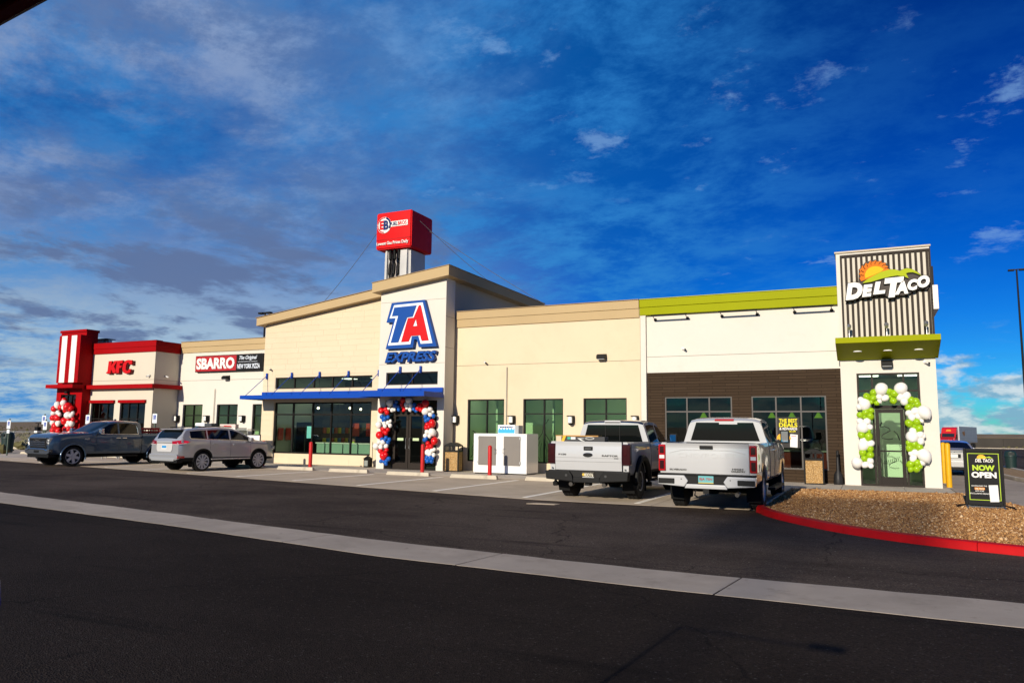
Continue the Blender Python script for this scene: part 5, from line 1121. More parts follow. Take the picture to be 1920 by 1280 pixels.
# posters
def taco_poster():
    t = thing('window_poster', 'black and yellow THE BEST DEALS poster in the restaurant window', 'poster', (-2.5, 27.7, 1.2))
    Y = 27.752
    MB().box(-2.86, -2.13, Y, Y + .012, 1.19, 2.24).build('sheet', M('poster_black', (.022, .02, .018), .6), t, bevel=0)
    yl = M('poster_yellow', (.78, .66, .01), .6); Z = Y - .002
    for s, a, b, z0, z1 in (('THE BEST', -2.80, -2.2, 2.06, 2.19), ('DEALS', -2.80, -2.2, 1.90, 2.045)): text_in(s, a, b, z0, z1, Z, .006, offset=.03).build('lettering', yl, t, fix=False)
    text_in('& REWARDS', -2.79, -2.21, 1.80, 1.885, Z, .006, offset=.025).build('lettering', SGN_WHITE, t, fix=False); text_in('ARE IN THE APP', -2.74, -2.26, 1.72, 1.78, Z, .006, offset=.02).build('lettering', yl, t, fix=False)
    og = M('taco_shell', (.80, .38, .02), .6)
    for k in range(3):
        c = (-2.72 + k * .09, 1.50 - .02 * k); pts = [(c[0] + .15 * math.cos(a) - .02, c[1] + .17 * math.sin(a)) for a in np.linspace(R(10), R(190), 12)]
        q = MB(); q.prism(pts, Z - .004 - .003 * k, Z - .001, 'y'); q.build('taco_print', og if k % 2 == 0 else M('taco_shell_lit', (.85, .52, .05), .6), t)
    q = MB(); q.prism([(-2.46, 1.22), (-2.22, 1.20), (-2.20, 1.64), (-2.44, 1.66)], Z - .008, Z - .001, 'y'); q.build('phone_print', M('phone_white', (.75, .73, .7), .5), t)
    MB().box(-2.41, -2.25, Z - .012, Z - .008, 1.59, 1.61).build('phone_header', SGN_RED, t, bevel=0)
taco_poster()
# ---------------------------------------------------------------- street furniture
RED_P = M('bollard_red', (.50, .012, .012), .45, var=(4, .1), dirt=(6, .62, .75, (.25, .02, .02), .5)); YEL_P = M('bollard_yellow', (.70, .36, .006), .45, var=(4, .1), dirt=(7, .62, .75, (.4, .2, .02), .5))
def bollard(x, y, h, r, mat, lb, group):
    t = thing('bollard', lb, 'bollard', (x, y, .015), group=group)
    MB().lathe([(r, 0), (r, h - r * .9), (r * .92, h - r * .45), (r * .62, h - r * .12), (.004, h)], 18).build('post', mat, t, world=False, smooth=40)
    MB().lathe([(r + .05, 0), (r + .05, .012), (r + .01, .02)], 18).build('footing', M('footing_grey', (.25, .23, .2), .9), t, world=False, smooth=30)
for x, y, lb in ((-24.15, 25.4, 'red bollard just past the front of the silver SUV'), (-20.95, 24.75, 'red bollard in front of the long counter window'), (-15.50, 24.75, 'red bollard in front of the balloon arch on the entrance'), (-12.60, 24.75, 'red bollard in front of the white ice merchandiser')):
    bollard(x, y, 1.12, .075, RED_P, lb, 'red bollards')
bollard(2.27, 27.75, 1.42, .085, YEL_P, 'yellow bollard nearest the camera beside the sign tower', 'yellow bollards'); bollard(2.34, 30.2, 1.42, .085, YEL_P, 'yellow bollard behind another, touching the tower corner', 'yellow bollards')

STOPM = M('wheel_stop_concrete', (.50, .44, .34), .85, var=(2, .12), dirt=(3, .55, .7, (.3, .26, .2), .6), bump=(50, .3))
def wheel_stop(x, y, lb, l=1.85, rz=0):
    mb = MB(); w0, w1, h = .085, .055, .13
    mb.add([(-l / 2, -w0, 0), (l / 2, -w0, 0), (l / 2, w0, 0), (-l / 2, w0, 0), (-l / 2 + .04, -w1, h), (l / 2 - .04, -w1, h), (l / 2 - .04, w1, h), (-l / 2 + .04, w1, h)], [(0, 3, 2, 1), (4, 5, 6, 7), (0, 1, 5, 4), (1, 2, 6, 5), (2, 3, 7, 6), (3, 0, 4, 7)])
    me = mb.mesh('wheel_stop', STOPM, bevel=.012); o = bpy.data.objects.new('wheel_stop', me); COL.objects.link(o); o.location = (x, y, .014); o.rotation_euler = (0, 0, rz)
    tag(o, lb, 'wheel stop', 'concrete wheel stops')
for x, y, lb in ((-21.0, 23.95, 'concrete wheel stop in the stall next to the silver SUV'), (-18.2, 23.75, 'concrete wheel stop in front of the awning corner'), (-15.25, 23.4, 'concrete wheel stop in front of the double doors'), (-12.45, 23.25, 'concrete wheel stop in front of the ice merchandiser'), (-9.6, 23.35, 'concrete wheel stop partly behind the pickup with a box'), (-23.9, 24.1, 'concrete wheel stop at the front tyres of the silver SUV')):
    wheel_stop(x, y, lb)
wheel_stop(-44.6, 28.3, 'concrete wheel stop beside the left edge green bin', 2.6); wheel_stop(-47.5, 32.3, 'farther concrete wheel stop on the far left', 2.6)

def bin_stone(x, y, rz, lb):
    t = thing('litter_bin', lb, 'litter bin', (x, y, .02), rz, 'pebble panelled litter bins')
    peb = bpy.data.materials.get('pebble') or M('pebble', (.36, .21, .075), .9, var=(26, .6), dirt=[(34, .52, .6, (.62, .45, .24), .85), (30, .60, .66, (.12, .06, .02), .8)], bump=(40, .8))
    s = .31
    f = MB()
    for a, b in ((-s, -s), (s - .05, -s), (-s, s - .05), (s - .05, s - .05)): f.box(a, a + .05, b, b + .05, 0, .82)
    f.box(-s - .003, s + .003, -s - .003, s + .003, .78, .84); f.box(-s, s, -s, s, .0, .04); f.build('frame', BLACKM, t, world=False, bevel=.005)
    for k in range(4):
        q = MB().box(-s + .05, s - .05, -s + .012, -s + .04, .04, .78).mesh('pebble_panel', peb); place('pebble_panel', q, t, (0, 0, 0), (0, 0, k * math.pi / 2))
    d = MB()
    for a, b in ((-s, -s), (s - .045, -s), (-s, s - .045), (s - .045, s - .045)): d.box(a, a + .045, b, b + .045, .84, 1.04)
    for k in (-.06, .06): d.box(k - .035, k + .035, -s, -s + .03, .84, 1.05)
    d.build('hood_posts', BLACKM, t, world=False, bevel=.004)
    tp = MB(); n = 9; prof = [(-s + 2 * s * i / (n - 1), 1.03 + .13 * math.sin(math.pi * i / (n - 1))) for i in range(n)]
    tp.prism(prof + [(s, 1.0), (-s, 1.0)], -s, s, 'y'); tp.build('hood', BLACKM, t, world=False, smooth=30)
    MB().box(-s + .05, s - .05, -s + .05, s - .05, .80, .845).build('liner', M('liner', (.02, .02, .02), .6), t, world=False)
bin_stone(-15.28, 26.75, R(12), 'pebble panelled litter bin between the entrance pier and ice merchandiser'); bin_stone(-1.68, 27.2, R(3), 'pebble panelled litter bin against the brown wall')

def smoke_post(x, y, lb, s=1.0):
    t = thing('ash_receptacle', lb, 'ash bin', (x, y, .02))
    MB().lathe([(.13 * s, 0), (.14 * s, .06), (.12 * s, .3 * s), (.05 * s, .42 * s), (.035 * s, .95 * s), (.04 * s, 1.0 * s), (.01, 1.02 * s)], 18).build('body', M('plastic_black', (.015, .015, .016), .5), t, world=False, smooth=40)
    MB().box(-.03, .03, -.045, .0, .82 * s, .88 * s).build('opening', M('hole', (.002, .002, .002), 1), t, world=False)
smoke_post(-.95, 27.35, 'black tapered ash receptacle leaning space between brown wall and tower', 1.1)
t_ = thing('lantern_bin', 'small black lantern shaped box at the foot of the entrance pier', 'ash bin', (-19.95, 27.35, .02))
MB().box(-.13, .13, -.13, .13, 0, .36).build('box', BLACKM, t_, world=False, bevel=.01); MB().box(-.09, .09, -.136, -.128, .06, .30).build('panel', M('lantern_pane', (.25, .27, .25), .3), t_, world=False)
q = MB(); q.add([(-.17, -.17, .36), (.17, -.17, .36), (.17, .17, .36), (-.17, .17, .36), (0, 0, .52)], [(0, 1, 4), (1, 2, 4), (2, 3, 4), (3, 0, 4), (3, 2, 1, 0)]); q.build('cap', BLACKM, t_, world=False)
MB().cyl((.16, .1, 0), (.16, .1, 1.1), .012).build('rod', BLACKM, t_, world=False)

def ice_box(x0, x1, y0, y1, h, lb, name='ice_merchandiser'):
    t = thing(name, lb, 'ice freezer', ((x0 + x1) / 2, y0, .02))
    wh = M('enamel_white', (.78, .77, .75), .28, coat=.3, var=(1, .02)); gd = M('door_grey', (.20, .18, .16), .4, var=(1.5, .06))
    MB().box(x0, x1, y0, y1, .06, h).build('cabinet', wh, t, bevel=.02); MB().box(x0 + .05, x1 - .05, y0 + .05, y1 - .05, 0.02, .06).build('plinth', BLACKM, t)
    w = x1 - x0
    for a, b, hx in ((x0 + w * .10, x0 + w * .43, x0 + w * .43), (x0 + w * .58, x0 + w * .885, x0 + w * .58)):
        d = MB().box(a, b, y0 - .04, y0 - .003, .36, h - .10).build('door', gd, t, bevel=.008)
        s = 1 if hx > (a + b) / 2 else -1
        q = MB(); q.tube([(hx - s * .06, y0 - .05, .98), (hx + s * .01, y0 - .08, .98), (hx + s * .01, y0 - .08, .82), (hx - s * .05, y0 - .05, .80)], .013, 6); k = q.build('latch', STEEL, t, smooth=50); k.parent = d
        hg = a if s > 0 else b
        for z in (.42, h - .22): k = MB().box(hg - .025, hg + .025, y0 - .05, y0 - .002, z, z + .09).build('hinge', STEEL, t); k.parent = d
    return t
ti = ice_box(-13.93, -11.66, 25.95, 27.05, 1.56, 'white outdoor ice freezer with two grey doors')
bl_ = M('ice_sign_blue', (.05, .38, .68), .4)
MB().box(-13.06, -12.32, 26.3, 26.36, 1.56, 1.90).build('sign_board', M('ice_sign_white', (.75, .78, .80), .4), ti); MB().box(-12.32, -12.17, 26.3, 26.7, 1.56, 1.88).build('compressor', M('vent_grey', (.35, .36, .36), .5), ti)
q = MB(); pts = [(-13.04, 1.58)] + [(-13.04 + .70 * i / 11, 1.74 + .035 * ((i % 2) * 2 - 1)) for i in range(12)] + [(-12.34, 1.58)]; q.prism(pts, 26.292, 26.302, 'y'); q.build('sign_print', bl_, ti)
q = MB(); q.prism([(-12.98 + .05 * i, 1.80 + (.045 if i % 2 else .01)) for i in range(12)] + [(-12.42, 1.785), (-12.98, 1.785)], 26.294, 26.299, 'y'); q.build('sign_print', SGN_NAVY, ti)
ti = ice_box(-31.9, -30.45, 28.2, 29.2, 1.58, 'white ice freezer under the pizza sign behind the silver SUV')
MB().box(-31.75, -31.1, 28.4, 28.46, 1.58, 1.92).build('sign_board', MATS['ice_sign_white'], ti); MB().box(-31.72, -31.13, 28.392, 28.402, 1.60, 1.74).build('sign_print', bl_, ti); MB().box(-31.05, -30.6, 28.4, 28.8, 1.58, 1.9).build('compressor', M('vent_dark', (.06, .065, .07), .5), ti)
t_ = thing('vending_cabinet', 'white cabinet with red header behind the silver SUV', 'cabinet', (-29.35, 28.4, .02))
MB().box(-29.85, -28.85, 28.3, 29.1, .02, 1.68).build('cabinet', MATS['enamel_white'], t_, bevel=.02); MB().box(-29.88, -28.82, 28.28, 28.5, 1.68, 1.86).build('header', M('header_pink', (.70, .55, .50), .4), t_); MB().box(-29.6, -29.1, 28.272, 28.28, 1.75, 1.79).build('header_print', SGN_RED, t_); MB().box(-29.7, -29.35, 28.28, 28.3, 1.1, 1.5).build('panel', M('panel_green', (.12, .25, .2), .4), t_)
t_ = thing('wire_shelf', 'pale display rack with shelves beside the white cabinet', 'rack', (-28.4, 28.5, .02))
for z in (.2, .6, 1.0, 1.3): MB().box(-28.75, -28.1, 28.4, 28.9, z, z + .03).build('shelf', M('rack_grey', (.4, .42, .38), .5), t_)
for x in (-28.75, -28.13):
    for y in (28.4, 28.87): MB().box(x, x + .03, y, y + .03, .02, 1.58).build('upright', MATS['rack_grey'], t_)
MB().box(-28.78, -28.07, 28.38, 28.92, 1.58, 1.62).build('top', MATS['rack_grey'], t_)
for i in range(6): MB().box(-28.7 + .1 * i, -28.62 + .1 * i, 28.5, 28.7, 1.03, 1.2).build('bottle', M('goods_%d' % (i % 3), ((.5, .45, .05), (.05, .2, .3), (.4, .1, .05))[i % 3], .4), t_)
t_ = thing('poster_stand', 'white poster in a black frame in front of the silver SUV', 'poster', (-26.35, 27.0, .02))
f = MB(); f.box(-26.78, -25.9, 27.0, 27.04, .3, .34); f.box(-26.78, -25.9, 27.0, 27.04, 1.34, 1.38); f.box(-26.78, -26.74, 27, 27.04, .02, 1.34); f.box(-25.94, -25.9, 27, 27.04, .02, 1.34); f.build('frame', BLACKM, t_)
MB().box(-26.74, -25.94, 27.01, 27.03, .34, 1.34).build('sheet', SGN_WHITE, t_); q = MB(); q.prism([(-26.5, 1.02), (-26.4, 1.12), (-26.3, 1.16), (-26.18, 1.1), (-26.1, 1.02)], 27.0, 27.009, 'y'); q.build('print', M('print_orange', (.75, .3, .03), .5), t_); MB().box(-26.52, -26.12, 27.003, 27.009, .94, .98).build('print', M('print_orange', (.75, .3, .03), .5), t_)

# A-frame sign on the gravel
def a_frame():
    t = thing('sidewalk_sign', 'black NOW OPEN sign standing on the gravel by the red kerb', 'sign', (2.27, 19.55, .10), R(-4))
    T = .10; bk = SGN_BLACK
    MB().box(-.36, .36, -.03, .03, .10, 1.24).build('panel', M('chalk_black', (.010, .010, .011), .6, spec=.15), t, world=False, bevel=.004)
    f = MB(); f.box(-.37, -.325, -.045, .045, .05, 1.28); f.box(.325, .37, -.045, .045, .05, 1.28); f.box(-.325, .325, -.045, .045, 1.21, 1.28); f.box(-.325, .325, -.045, .045, .05, .12); f.build('frame', bk, t, world=False, bevel=.008)
    lm = M('sign_lime', (.42, .58, .02), .5)
    g = MB(); g.box(-.295, -.282, -.036, -.031, .16, 1.18); g.box(.282, .295, -.036, -.031, .16, 1.18); g.box(-.282, .282, -.036, -.031, 1.167, 1.18); g.box(-.282, .282, -.036, -.031, .16, .173); g.build('lime_border', lm, t, world=False)
    Y = -.031
    text_in('NOW', -.21, .21, .80, .925, Y, .006, offset=.05).build('lettering', lm, t, world=False, fix=False); text_in('OPEN', -.235, .235, .645, .775, Y, .006, offset=.05).build('lettering', SGN_WHITE, t, world=False, fix=False)
    for s, z, mt in (('DOWNLOAD THE', .455, SGN_WHITE), ('APP FOR', .345, SGN_WHITE), ('EXCLUSIVE DEALS', .29, SGN_WHITE)):
        w = .012 * len(s); text_in(s, -.10 - w, -.10 + w, z, z + .028, Y, .004, offset=.012).build('lettering', mt, t, world=False, fix=False)
    MB().box(-.19, .0, Y - .003, Y + .002, .385, .435).build('orange_tab', M('tab_orange', (.75, .25, .02), .5), t, world=False); text_in('DEL TACO', -.175, -.015, .395, .425, Y - .003, .004, offset=.012).build('lettering', SGN_WHITE, t, world=False, fix=False)
    q = MB(); q.prism([(.09, .13), (.255, .14), (.245, .50), (.075, .49)], Y - .008, Y, 'y'); q.build('phone_print', MATS['phone_white'], t, world=False)
    text_in('DEL TACO', -.15, .19, .985, 1.06, Y, .006, offset=.03, shear=.2).build('lettering', SGN_WHITE, t, world=False, fix=False)
    sn = [(.0 + .085 * math.cos(a), 1.075 + .075 * math.sin(a)) for a in np.linspace(R(-10), R(190), 14)]; q = MB(); q.prism([(x - .03, z) for x, z in sn], Y - .004, Y, 'y'); q.build('sun_print', M('print_sun', (.8, .42, .02), .5), t, world=False)
    q = MB(); q.prism([(-.12, 1.06), (.0, 1.105), (.07, 1.10), (.12, 1.115), (.19, 1.07), (.1, 1.085), (.0, 1.085)], Y - .006, Y - .003, 'y'); q.build('hill_print', lm, t, world=False)
    b = MB(); b.box(-.34, .34, -.03, .03, -.02, .03); b.box(-.37, -.32, -.30, .30, -.02, .025); b.box(.32, .37, -.30, .30, -.02, .025); b.box(-.33, -.29, -.02, .02, .03, .10); b.box(.29, .33, -.02, .02, .03, .10); b.build('base', M('base_grey', (.06, .062, .066), .5), t, world=False, bevel=.004)
    for s in (-1, 1): q = MB(); q.tube([(s * .35, 0, .06), (s * .55, -.18, .012)], .012, 5); q.tube([(s * .35, 0, .06), (s * .55, .25, .012)], .012, 5); q.build('foot', BLACKM, t, world=False)
a_frame()

# accessible parking signs and far left things
def ada(x, y, z, lb, two=False):
    t = thing('parking_sign', lb, 'sign', (x, y, 0), group='accessible parking signs')
    MB().box(-.03, .03, 0, .05, 0, z).build('post', M('post_green', (.10, .13, .10), .5), t, world=False)
    MB().box(-.16, .16, -.02, -.001, z - .55, z - .08).build('plate', M('plate_white', (.72, .76, .78), .4), t, world=False, bevel=.004)
    MB().box(-.085, .085, -.025, -.02, z - .36, z - .15).build('blue_square', M('plate_blue', (.01, .06, .38), .4), t, world=False)
    q = MB(); q.cyl((.0, -.028, z - .185), (.0, -.026, z - .185), .017, n=10); q.tube([(0, -.027, z - .2), (.0, -.027, z - .255), (.035, -.027, z - .255), (.05, -.027, z - .31)], .009, 5); q.tube([(-.01 + .045 * math.cos(a), -.027, z - .285 + .04 * math.sin(a)) for a in np.linspace(R(110), R(340), 9)], .008, 5); q.build('symbol', SGN_WHITE, t, world=False)
    if two: MB().box(-.12, .12, -.02, -.001, z - .8, z - .60).build('lower_plate', MATS['plate_white'], t, world=False)
ada(-43.5, 26.0, 2.05, 'accessible parking sign above the green bin at the left edge', True); ada(-40.6, 26.1, 2.32, 'taller of two parking signs left of the balloon columns'); ada(-40.15, 25.9, 2.02, 'shorter of two parking signs left of the balloon columns'); ada(-36.85, 26.0, 2.35, 'parking sign just right of the red tower above the dark pickup'); ada(-32.1, 26.2, 2.42, 'parking sign at the restaurant corner above the dark pickup bed')

def green_bin(x, y, z, h, lb):
    t = thing('waste_barrel', lb, 'waste bin', (x, y, z), group='dark green waste barrels')
    g = M('barrel_green', (.012, .030, .028), .5, var=(3, .1)); r = h * .27
    MB().lathe([(r * .86, 0), (r, h * .66), (r * 1.1, h * .665), (r * 1.1, h * .70), (r * 1.0, h * .70)], 22).build('barrel', g, t, world=False, smooth=35)
    MB().lathe([(r * 1.06, h * .70), (r * 1.02, h * .80), (r * .9, h * .95), (r * .45, h), (.01, h * 1.005)], 22).build('lid', g, t, world=False, smooth=40)
    MB().box(-r * .5, r * .5, -r * 1.04, -r * .8, h * .76, h * .9).build('flap', M('flap_dark', (.006, .012, .012), .5), t, world=False)
green_bin(-48.5, 29.0, .014, 1.28, 'dark green domed waste barrel at the left edge of the lot'); green_bin(6.35, 44.5, .02, .95, 'dark green waste barrel at the right edge of the lot')
t_ = thing('air_post', 'black and white service post left of the balloon columns', 'post', (-46.9, 29.8, 0))
MB().box(-.14, .14, -.12, .12, 0, 1.25).build('pedestal', BLACKM, t_, world=False, bevel=.02); MB().box(-.15, .15, -.13, .13, 1.25, 1.38).build('band', SGN_WHITE, t_, world=False); MB().box(-.14, .14, -.12, .12, 1.38, 1.62).build('head', BLACKM, t_, world=False); MB().cyl((0, 0, 1.62), (0, 0, 1.85), .03).build('stem', BLACKM, t_, world=False); MB().box(-.22, .22, -.04, .04, 1.82, 1.87).build('arm', BLACKM, t_, world=False)

def fence():
    t = thing('pipe_fence', 'low grey pipe fence at the far left edge of the lot', 'fence', (-62, 38.5, 0))
    gv = STEEL; a, b = Vector((-80, 28.8, 0)), Vector((-54, 44.4, 0)); n = 9
    for i in range(n):
        p = a.lerp(b, i / (n - 1)); MB().cyl((p.x, p.y, 0), (p.x, p.y, 1.25), .05, n=10).build('post', gv, t, smooth=40)
    MB().cyl((a.x, a.y, 1.2), (b.x, b.y, 1.2), .03, n=8).build('rail', gv, t, smooth=40); MB().cyl((a.x, a.y, .15), (b.x, b.y, .15), .025, n=8).build('rail', gv, t, smooth=40)
    w = MB(); L_ = (b - a).length; d = (b - a) / L_
    for k in range(int(L_ / .16)):
        for s in (-1, 1):
            p = a + d * (k * .16 + (.52 if s < 0 else 0)); q = p + d * (s * .52 * 2 if False else s * 1.04)
            if not (0 <= (q - a).dot(d) <= L_): continue
            w.tube([(p.x, p.y, .15), (q.x, q.y, 1.19)], .004, 3)
    w.build('wire_mesh', gv, t, fix=False)
    k = root('edge_kerb', loc=(-60, 34, 0))
    for i in range(8):
        p, q = Vector((-80, 27.3, 0)).lerp(Vector((-50, 35.5, 0)), i / 8), Vector((-80, 27.3, 0)).lerp(Vector((-50, 35.5, 0)), (i + 1) / 8 - .002); n_ = Vector((-(q - p).y, (q - p).x, 0)).normalized() * .2
        slab(k, [(p.x, p.y), (q.x, q.y), (q.x + n_.x, q.y + n_.y), (p.x + n_.x, p.y + n_.y)], 0, .15, STOPM, 'kerb_stone', .02)
fence()
# red patio tables by the restaurant wall
for i, (x, y, lb) in enumerate(((-35.6, 26.9, 'left'), (-33.9, 26.6, 'middle'), (-32.5, 26.8, 'right'))):
    t_ = thing('patio_table', 'red metal patio set behind the dark pickup bed, %s of three' % lb, 'table', (x, y, .02), R(20 * i), 'red patio sets')
    rm = M('patio_red', (.40, .012, .015), .4, var=(3, .15))
    MB().cyl((0, 0, .72), (0, 0, .75), .55, n=24).build('table_top', rm, t_, world=False); MB().cyl((0, 0, 0), (0, 0, .72), .05).build('pedestal', STEEL, t_, world=False)
    for k in range(4):
        a = k * math.pi / 2; c = (math.cos(a) * .85, math.sin(a) * .85)
        MB().box(c[0] - .2, c[0] + .2, c[1] - .2, c[1] + .2, .44, .47).build('seat', rm, t_, world=False, bevel=.01); MB().cyl((c[0], c[1], 0), (c[0], c[1], .44), .03).build('leg', STEEL, t_, world=False)
        o = MB(); o.obox((c[0] * 1.25, c[1] * 1.25, .47), (-math.sin(a), math.cos(a)), (.42, .03, .45)); o.build('backrest', rm, t_, world=False, bevel=.01)
# stacked red crates seen above the pickup bed rail
for i, (x, y, z, s, lb) in enumerate(((-33.25, 26.35, 1.5, .5, 'left'), (-32.75, 26.4, 1.42, .45, 'centre'), (-32.2, 26.35, 1.34, .45, 'right'))): pass

# tall light poles
def light_pole(x, y, z0, h, lb, two=True):
    t = thing('light_pole', lb, 'light pole', (x, y, z0), group='parking lot light poles')
    MB().lathe([(.12, 0), (.065, h)], 10).build('pole', BLACKM, t, world=False, smooth=40); MB().lathe([(.28, 0), (.28, .7), (.2, .75)], 14).build('base', CONC3, t, world=False, smooth=30)
    MB().box(-.4, .4, -.04, .04, h - .05, h + .03).build('arm', BLACKM, t, world=False)
    for s in ((-1, 1) if two else (1,)): MB().box(s * .4 - .22, s * .4 + .22, -.17, .17, h - .12, h + .02).build('luminaire', BLACKM, t, world=False, bevel=.02)
light_pole(12.05, 75, -.16, 16.0, 'tall black double light pole at the right edge'); light_pole(-43.3, 45, 0, 10.9, 'black light pole top behind the sloped roof end')

# far wall + semi truck
t_ = thing('boundary_wall', 'long dark boundary wall across the far end of the lot', 'wall', (40, 190, -.8))
wl = M('wall_dark', (.045, .040, .034), .9, var=(.3, .2), coords='Geo')
for i in range(18): MB().box(i * 6 - 50, i * 6 - 44.05, -.15, .15, 0, 2.1).build('wall_panel', wl, t_, world=False)
MB().box(-50, 58, -.22, .22, 2.1, 2.25).build('wall_cap', M('cap_brown', (.12, .09, .06), .9), t_, world=False)
def semi():
    t = thing('semi_truck', 'red semi truck with silver trailer parked far across the lot', 'truck', (13.2, 157, -.66), R(252))
    rd = M('semi_red', (.50, .01, .012), .35, coat=.4, var=(1, .08)); sv = M('trailer_silver', (.42, .44, .46), .45, metal=.4, var=(.8, .1)); bk = BLACKM; gl = M('screen_dark', (.015, .02, .025), .1)
    # local x forward
    MB().prism([(-1.2, .9), (1.15, .9), (1.2, 1.9), (.55, 2.15), (.25, 2.75), (-.35, 3.75), (-1.2, 3.95)], -1.2, 1.2, 'y').build('cab', rd, t, world=False, bevel=.08)
    MB().prism([(1.0, .55), (2.35, .55), (2.45, 1.2), (2.3, 1.75), (1.1, 2.05)], -1.02, 1.02, 'y').build('hood', rd, t, world=False, bevel=.1)
    MB().box(2.36, 2.50, -.52, .52, .8, 1.65).build('grille', M('chrome', (.65, .65, .64), .2, metal=1), t, world=False, bevel=.03); MB().box(2.5, 2.515, -.45, .45, .85, 1.6).build('grille_mesh', bk, t, world=False)
    MB().box(2.2, 2.55, -1.15, 1.15, .35, .72).build('bumper', MATS['chrome'], t, world=False, bevel=.05)
    for s in (-1, 1):
        MB().box(2.15, 2.42, s * .80 - .18, s * .80 + .18, 1.0, 1.25).build('headlight', M('lamp_clear', (.7, .7, .7), .2), t, world=False, bevel=.03); MB().box(.3, .55, s * 1.35 - .08, s * 1.35 + .08, 1.9, 2.6).build('mirror', bk, t, world=False)
        MB().box(-2.0, 1.0, s * 1.05 - .2, s * 1.05 + .2, .45, 1.0).build('side_tank', MATS['chrome'], t, world=False, bevel=.05)
    MB().prism([(.50, 2.17), (.25, 2.74), (.27, 2.76), (.53, 2.18)], -1.0, 1.0, 'y').build('windscreen', gl, t, world=False); q = MB(); q.add([(.58, -1.0, 2.15), (.58, 1.0, 2.15), (.26, 1.0, 2.78), (.26, -1.0, 2.78)], [(0, 1, 2, 3)]); q.build('windscreen', gl, t, world=False)
    MB().prism([(-.12, .55), (.12, .55), (.28, .72), (0, .9), (-.28, .72)], 0, .01, 'z')
    q = MB(); q.add([(.02, -.45, 3.17), (.02, .45, 3.17), (-.16, .3, 3.47), (-.16, -.3, 3.47)], [(0, 1, 2, 3)]); q.v = [(x + .06, y, z) for x, y, z in q.v]; q.build('cab_emblem', M('emblem_orange', (.75, .25, .03), .5), t, world=False)
    MB().box(-15.5, -1.9, -1.27, 1.27, 1.15, 4.08).build('trailer', sv, t, world=False, bevel=.03)
    for k in range(9): MB().box(-15.4, -2.0, 1.272, 1.29, 1.4 + k * .29, 1.43 + k * .29).build('trailer_rib', M('rib_grey', (.25, .26, .28), .5, metal=.4), t, world=False)
    q = MB(); q.prism([(-6.0, 2.6), (-5.2, 2.3), (-4.4, 2.7), (-4.0, 3.1), (-4.8, 3.05), (-5.6, 3.3)], 1.285, 1.30, 'y'); q.build('trailer_emblem', M('emblem_brown', (.30, .15, .04), .6), t, world=False)
    MB().prism([(-9.5, .5), (-4.5, .5), (-3.8, 1.15), (-10.2, 1.15)], 1.15, 1.2, 'y').build('side_skirt', M('skirt', (.3, .31, .33), .5), t, world=False)
    for x in (1.6, -2.2, -3.3, -12.6, -13.8):
        for s in (-1, 1):
            w = MB(); w.lathe([(.28, -.15), (.48, -.15), (.51, -.08), (.51, .08), (.48, .15), (.28, .15)], 18, (x, s * 1.02, .51), 'y'); w = w.build('tyre', M('rubber', (.014, .014, .014), .85), t, world=False, smooth=40)
            r_ = MB(); r_.lathe([(.27, -.13), (.27, .13)], 14, (x, s * 1.02, .51), 'y'); r_ = r_.build('rim', MATS['chrome'], t, world=False, smooth=40); r_.parent = w
semi()

# blue rounded thing at the left edge, by the pumps
t_ = thing('blue_post', 'rounded blue post head cut off by the left edge in the foreground', 'post', (-1.752, 1.005, .01))
MB().lathe([(.05, 0), (.05, .012), (.008, .016), (.008, 1.13), (.015, 1.15), (.038, 1.20), (.051, 1.255), (.046, 1.305), (.026, 1.335), (.003, 1.343)], 32).build('body', M('barrel_blue', (.004, .05, .42), .25, coat=.5), t_, world=False, smooth=50)
MB().lathe([(.01, 1.34), (.01, 1.352), (.003, 1.355)], 12).build('cap', BLACKM, t_, world=False, smooth=40)

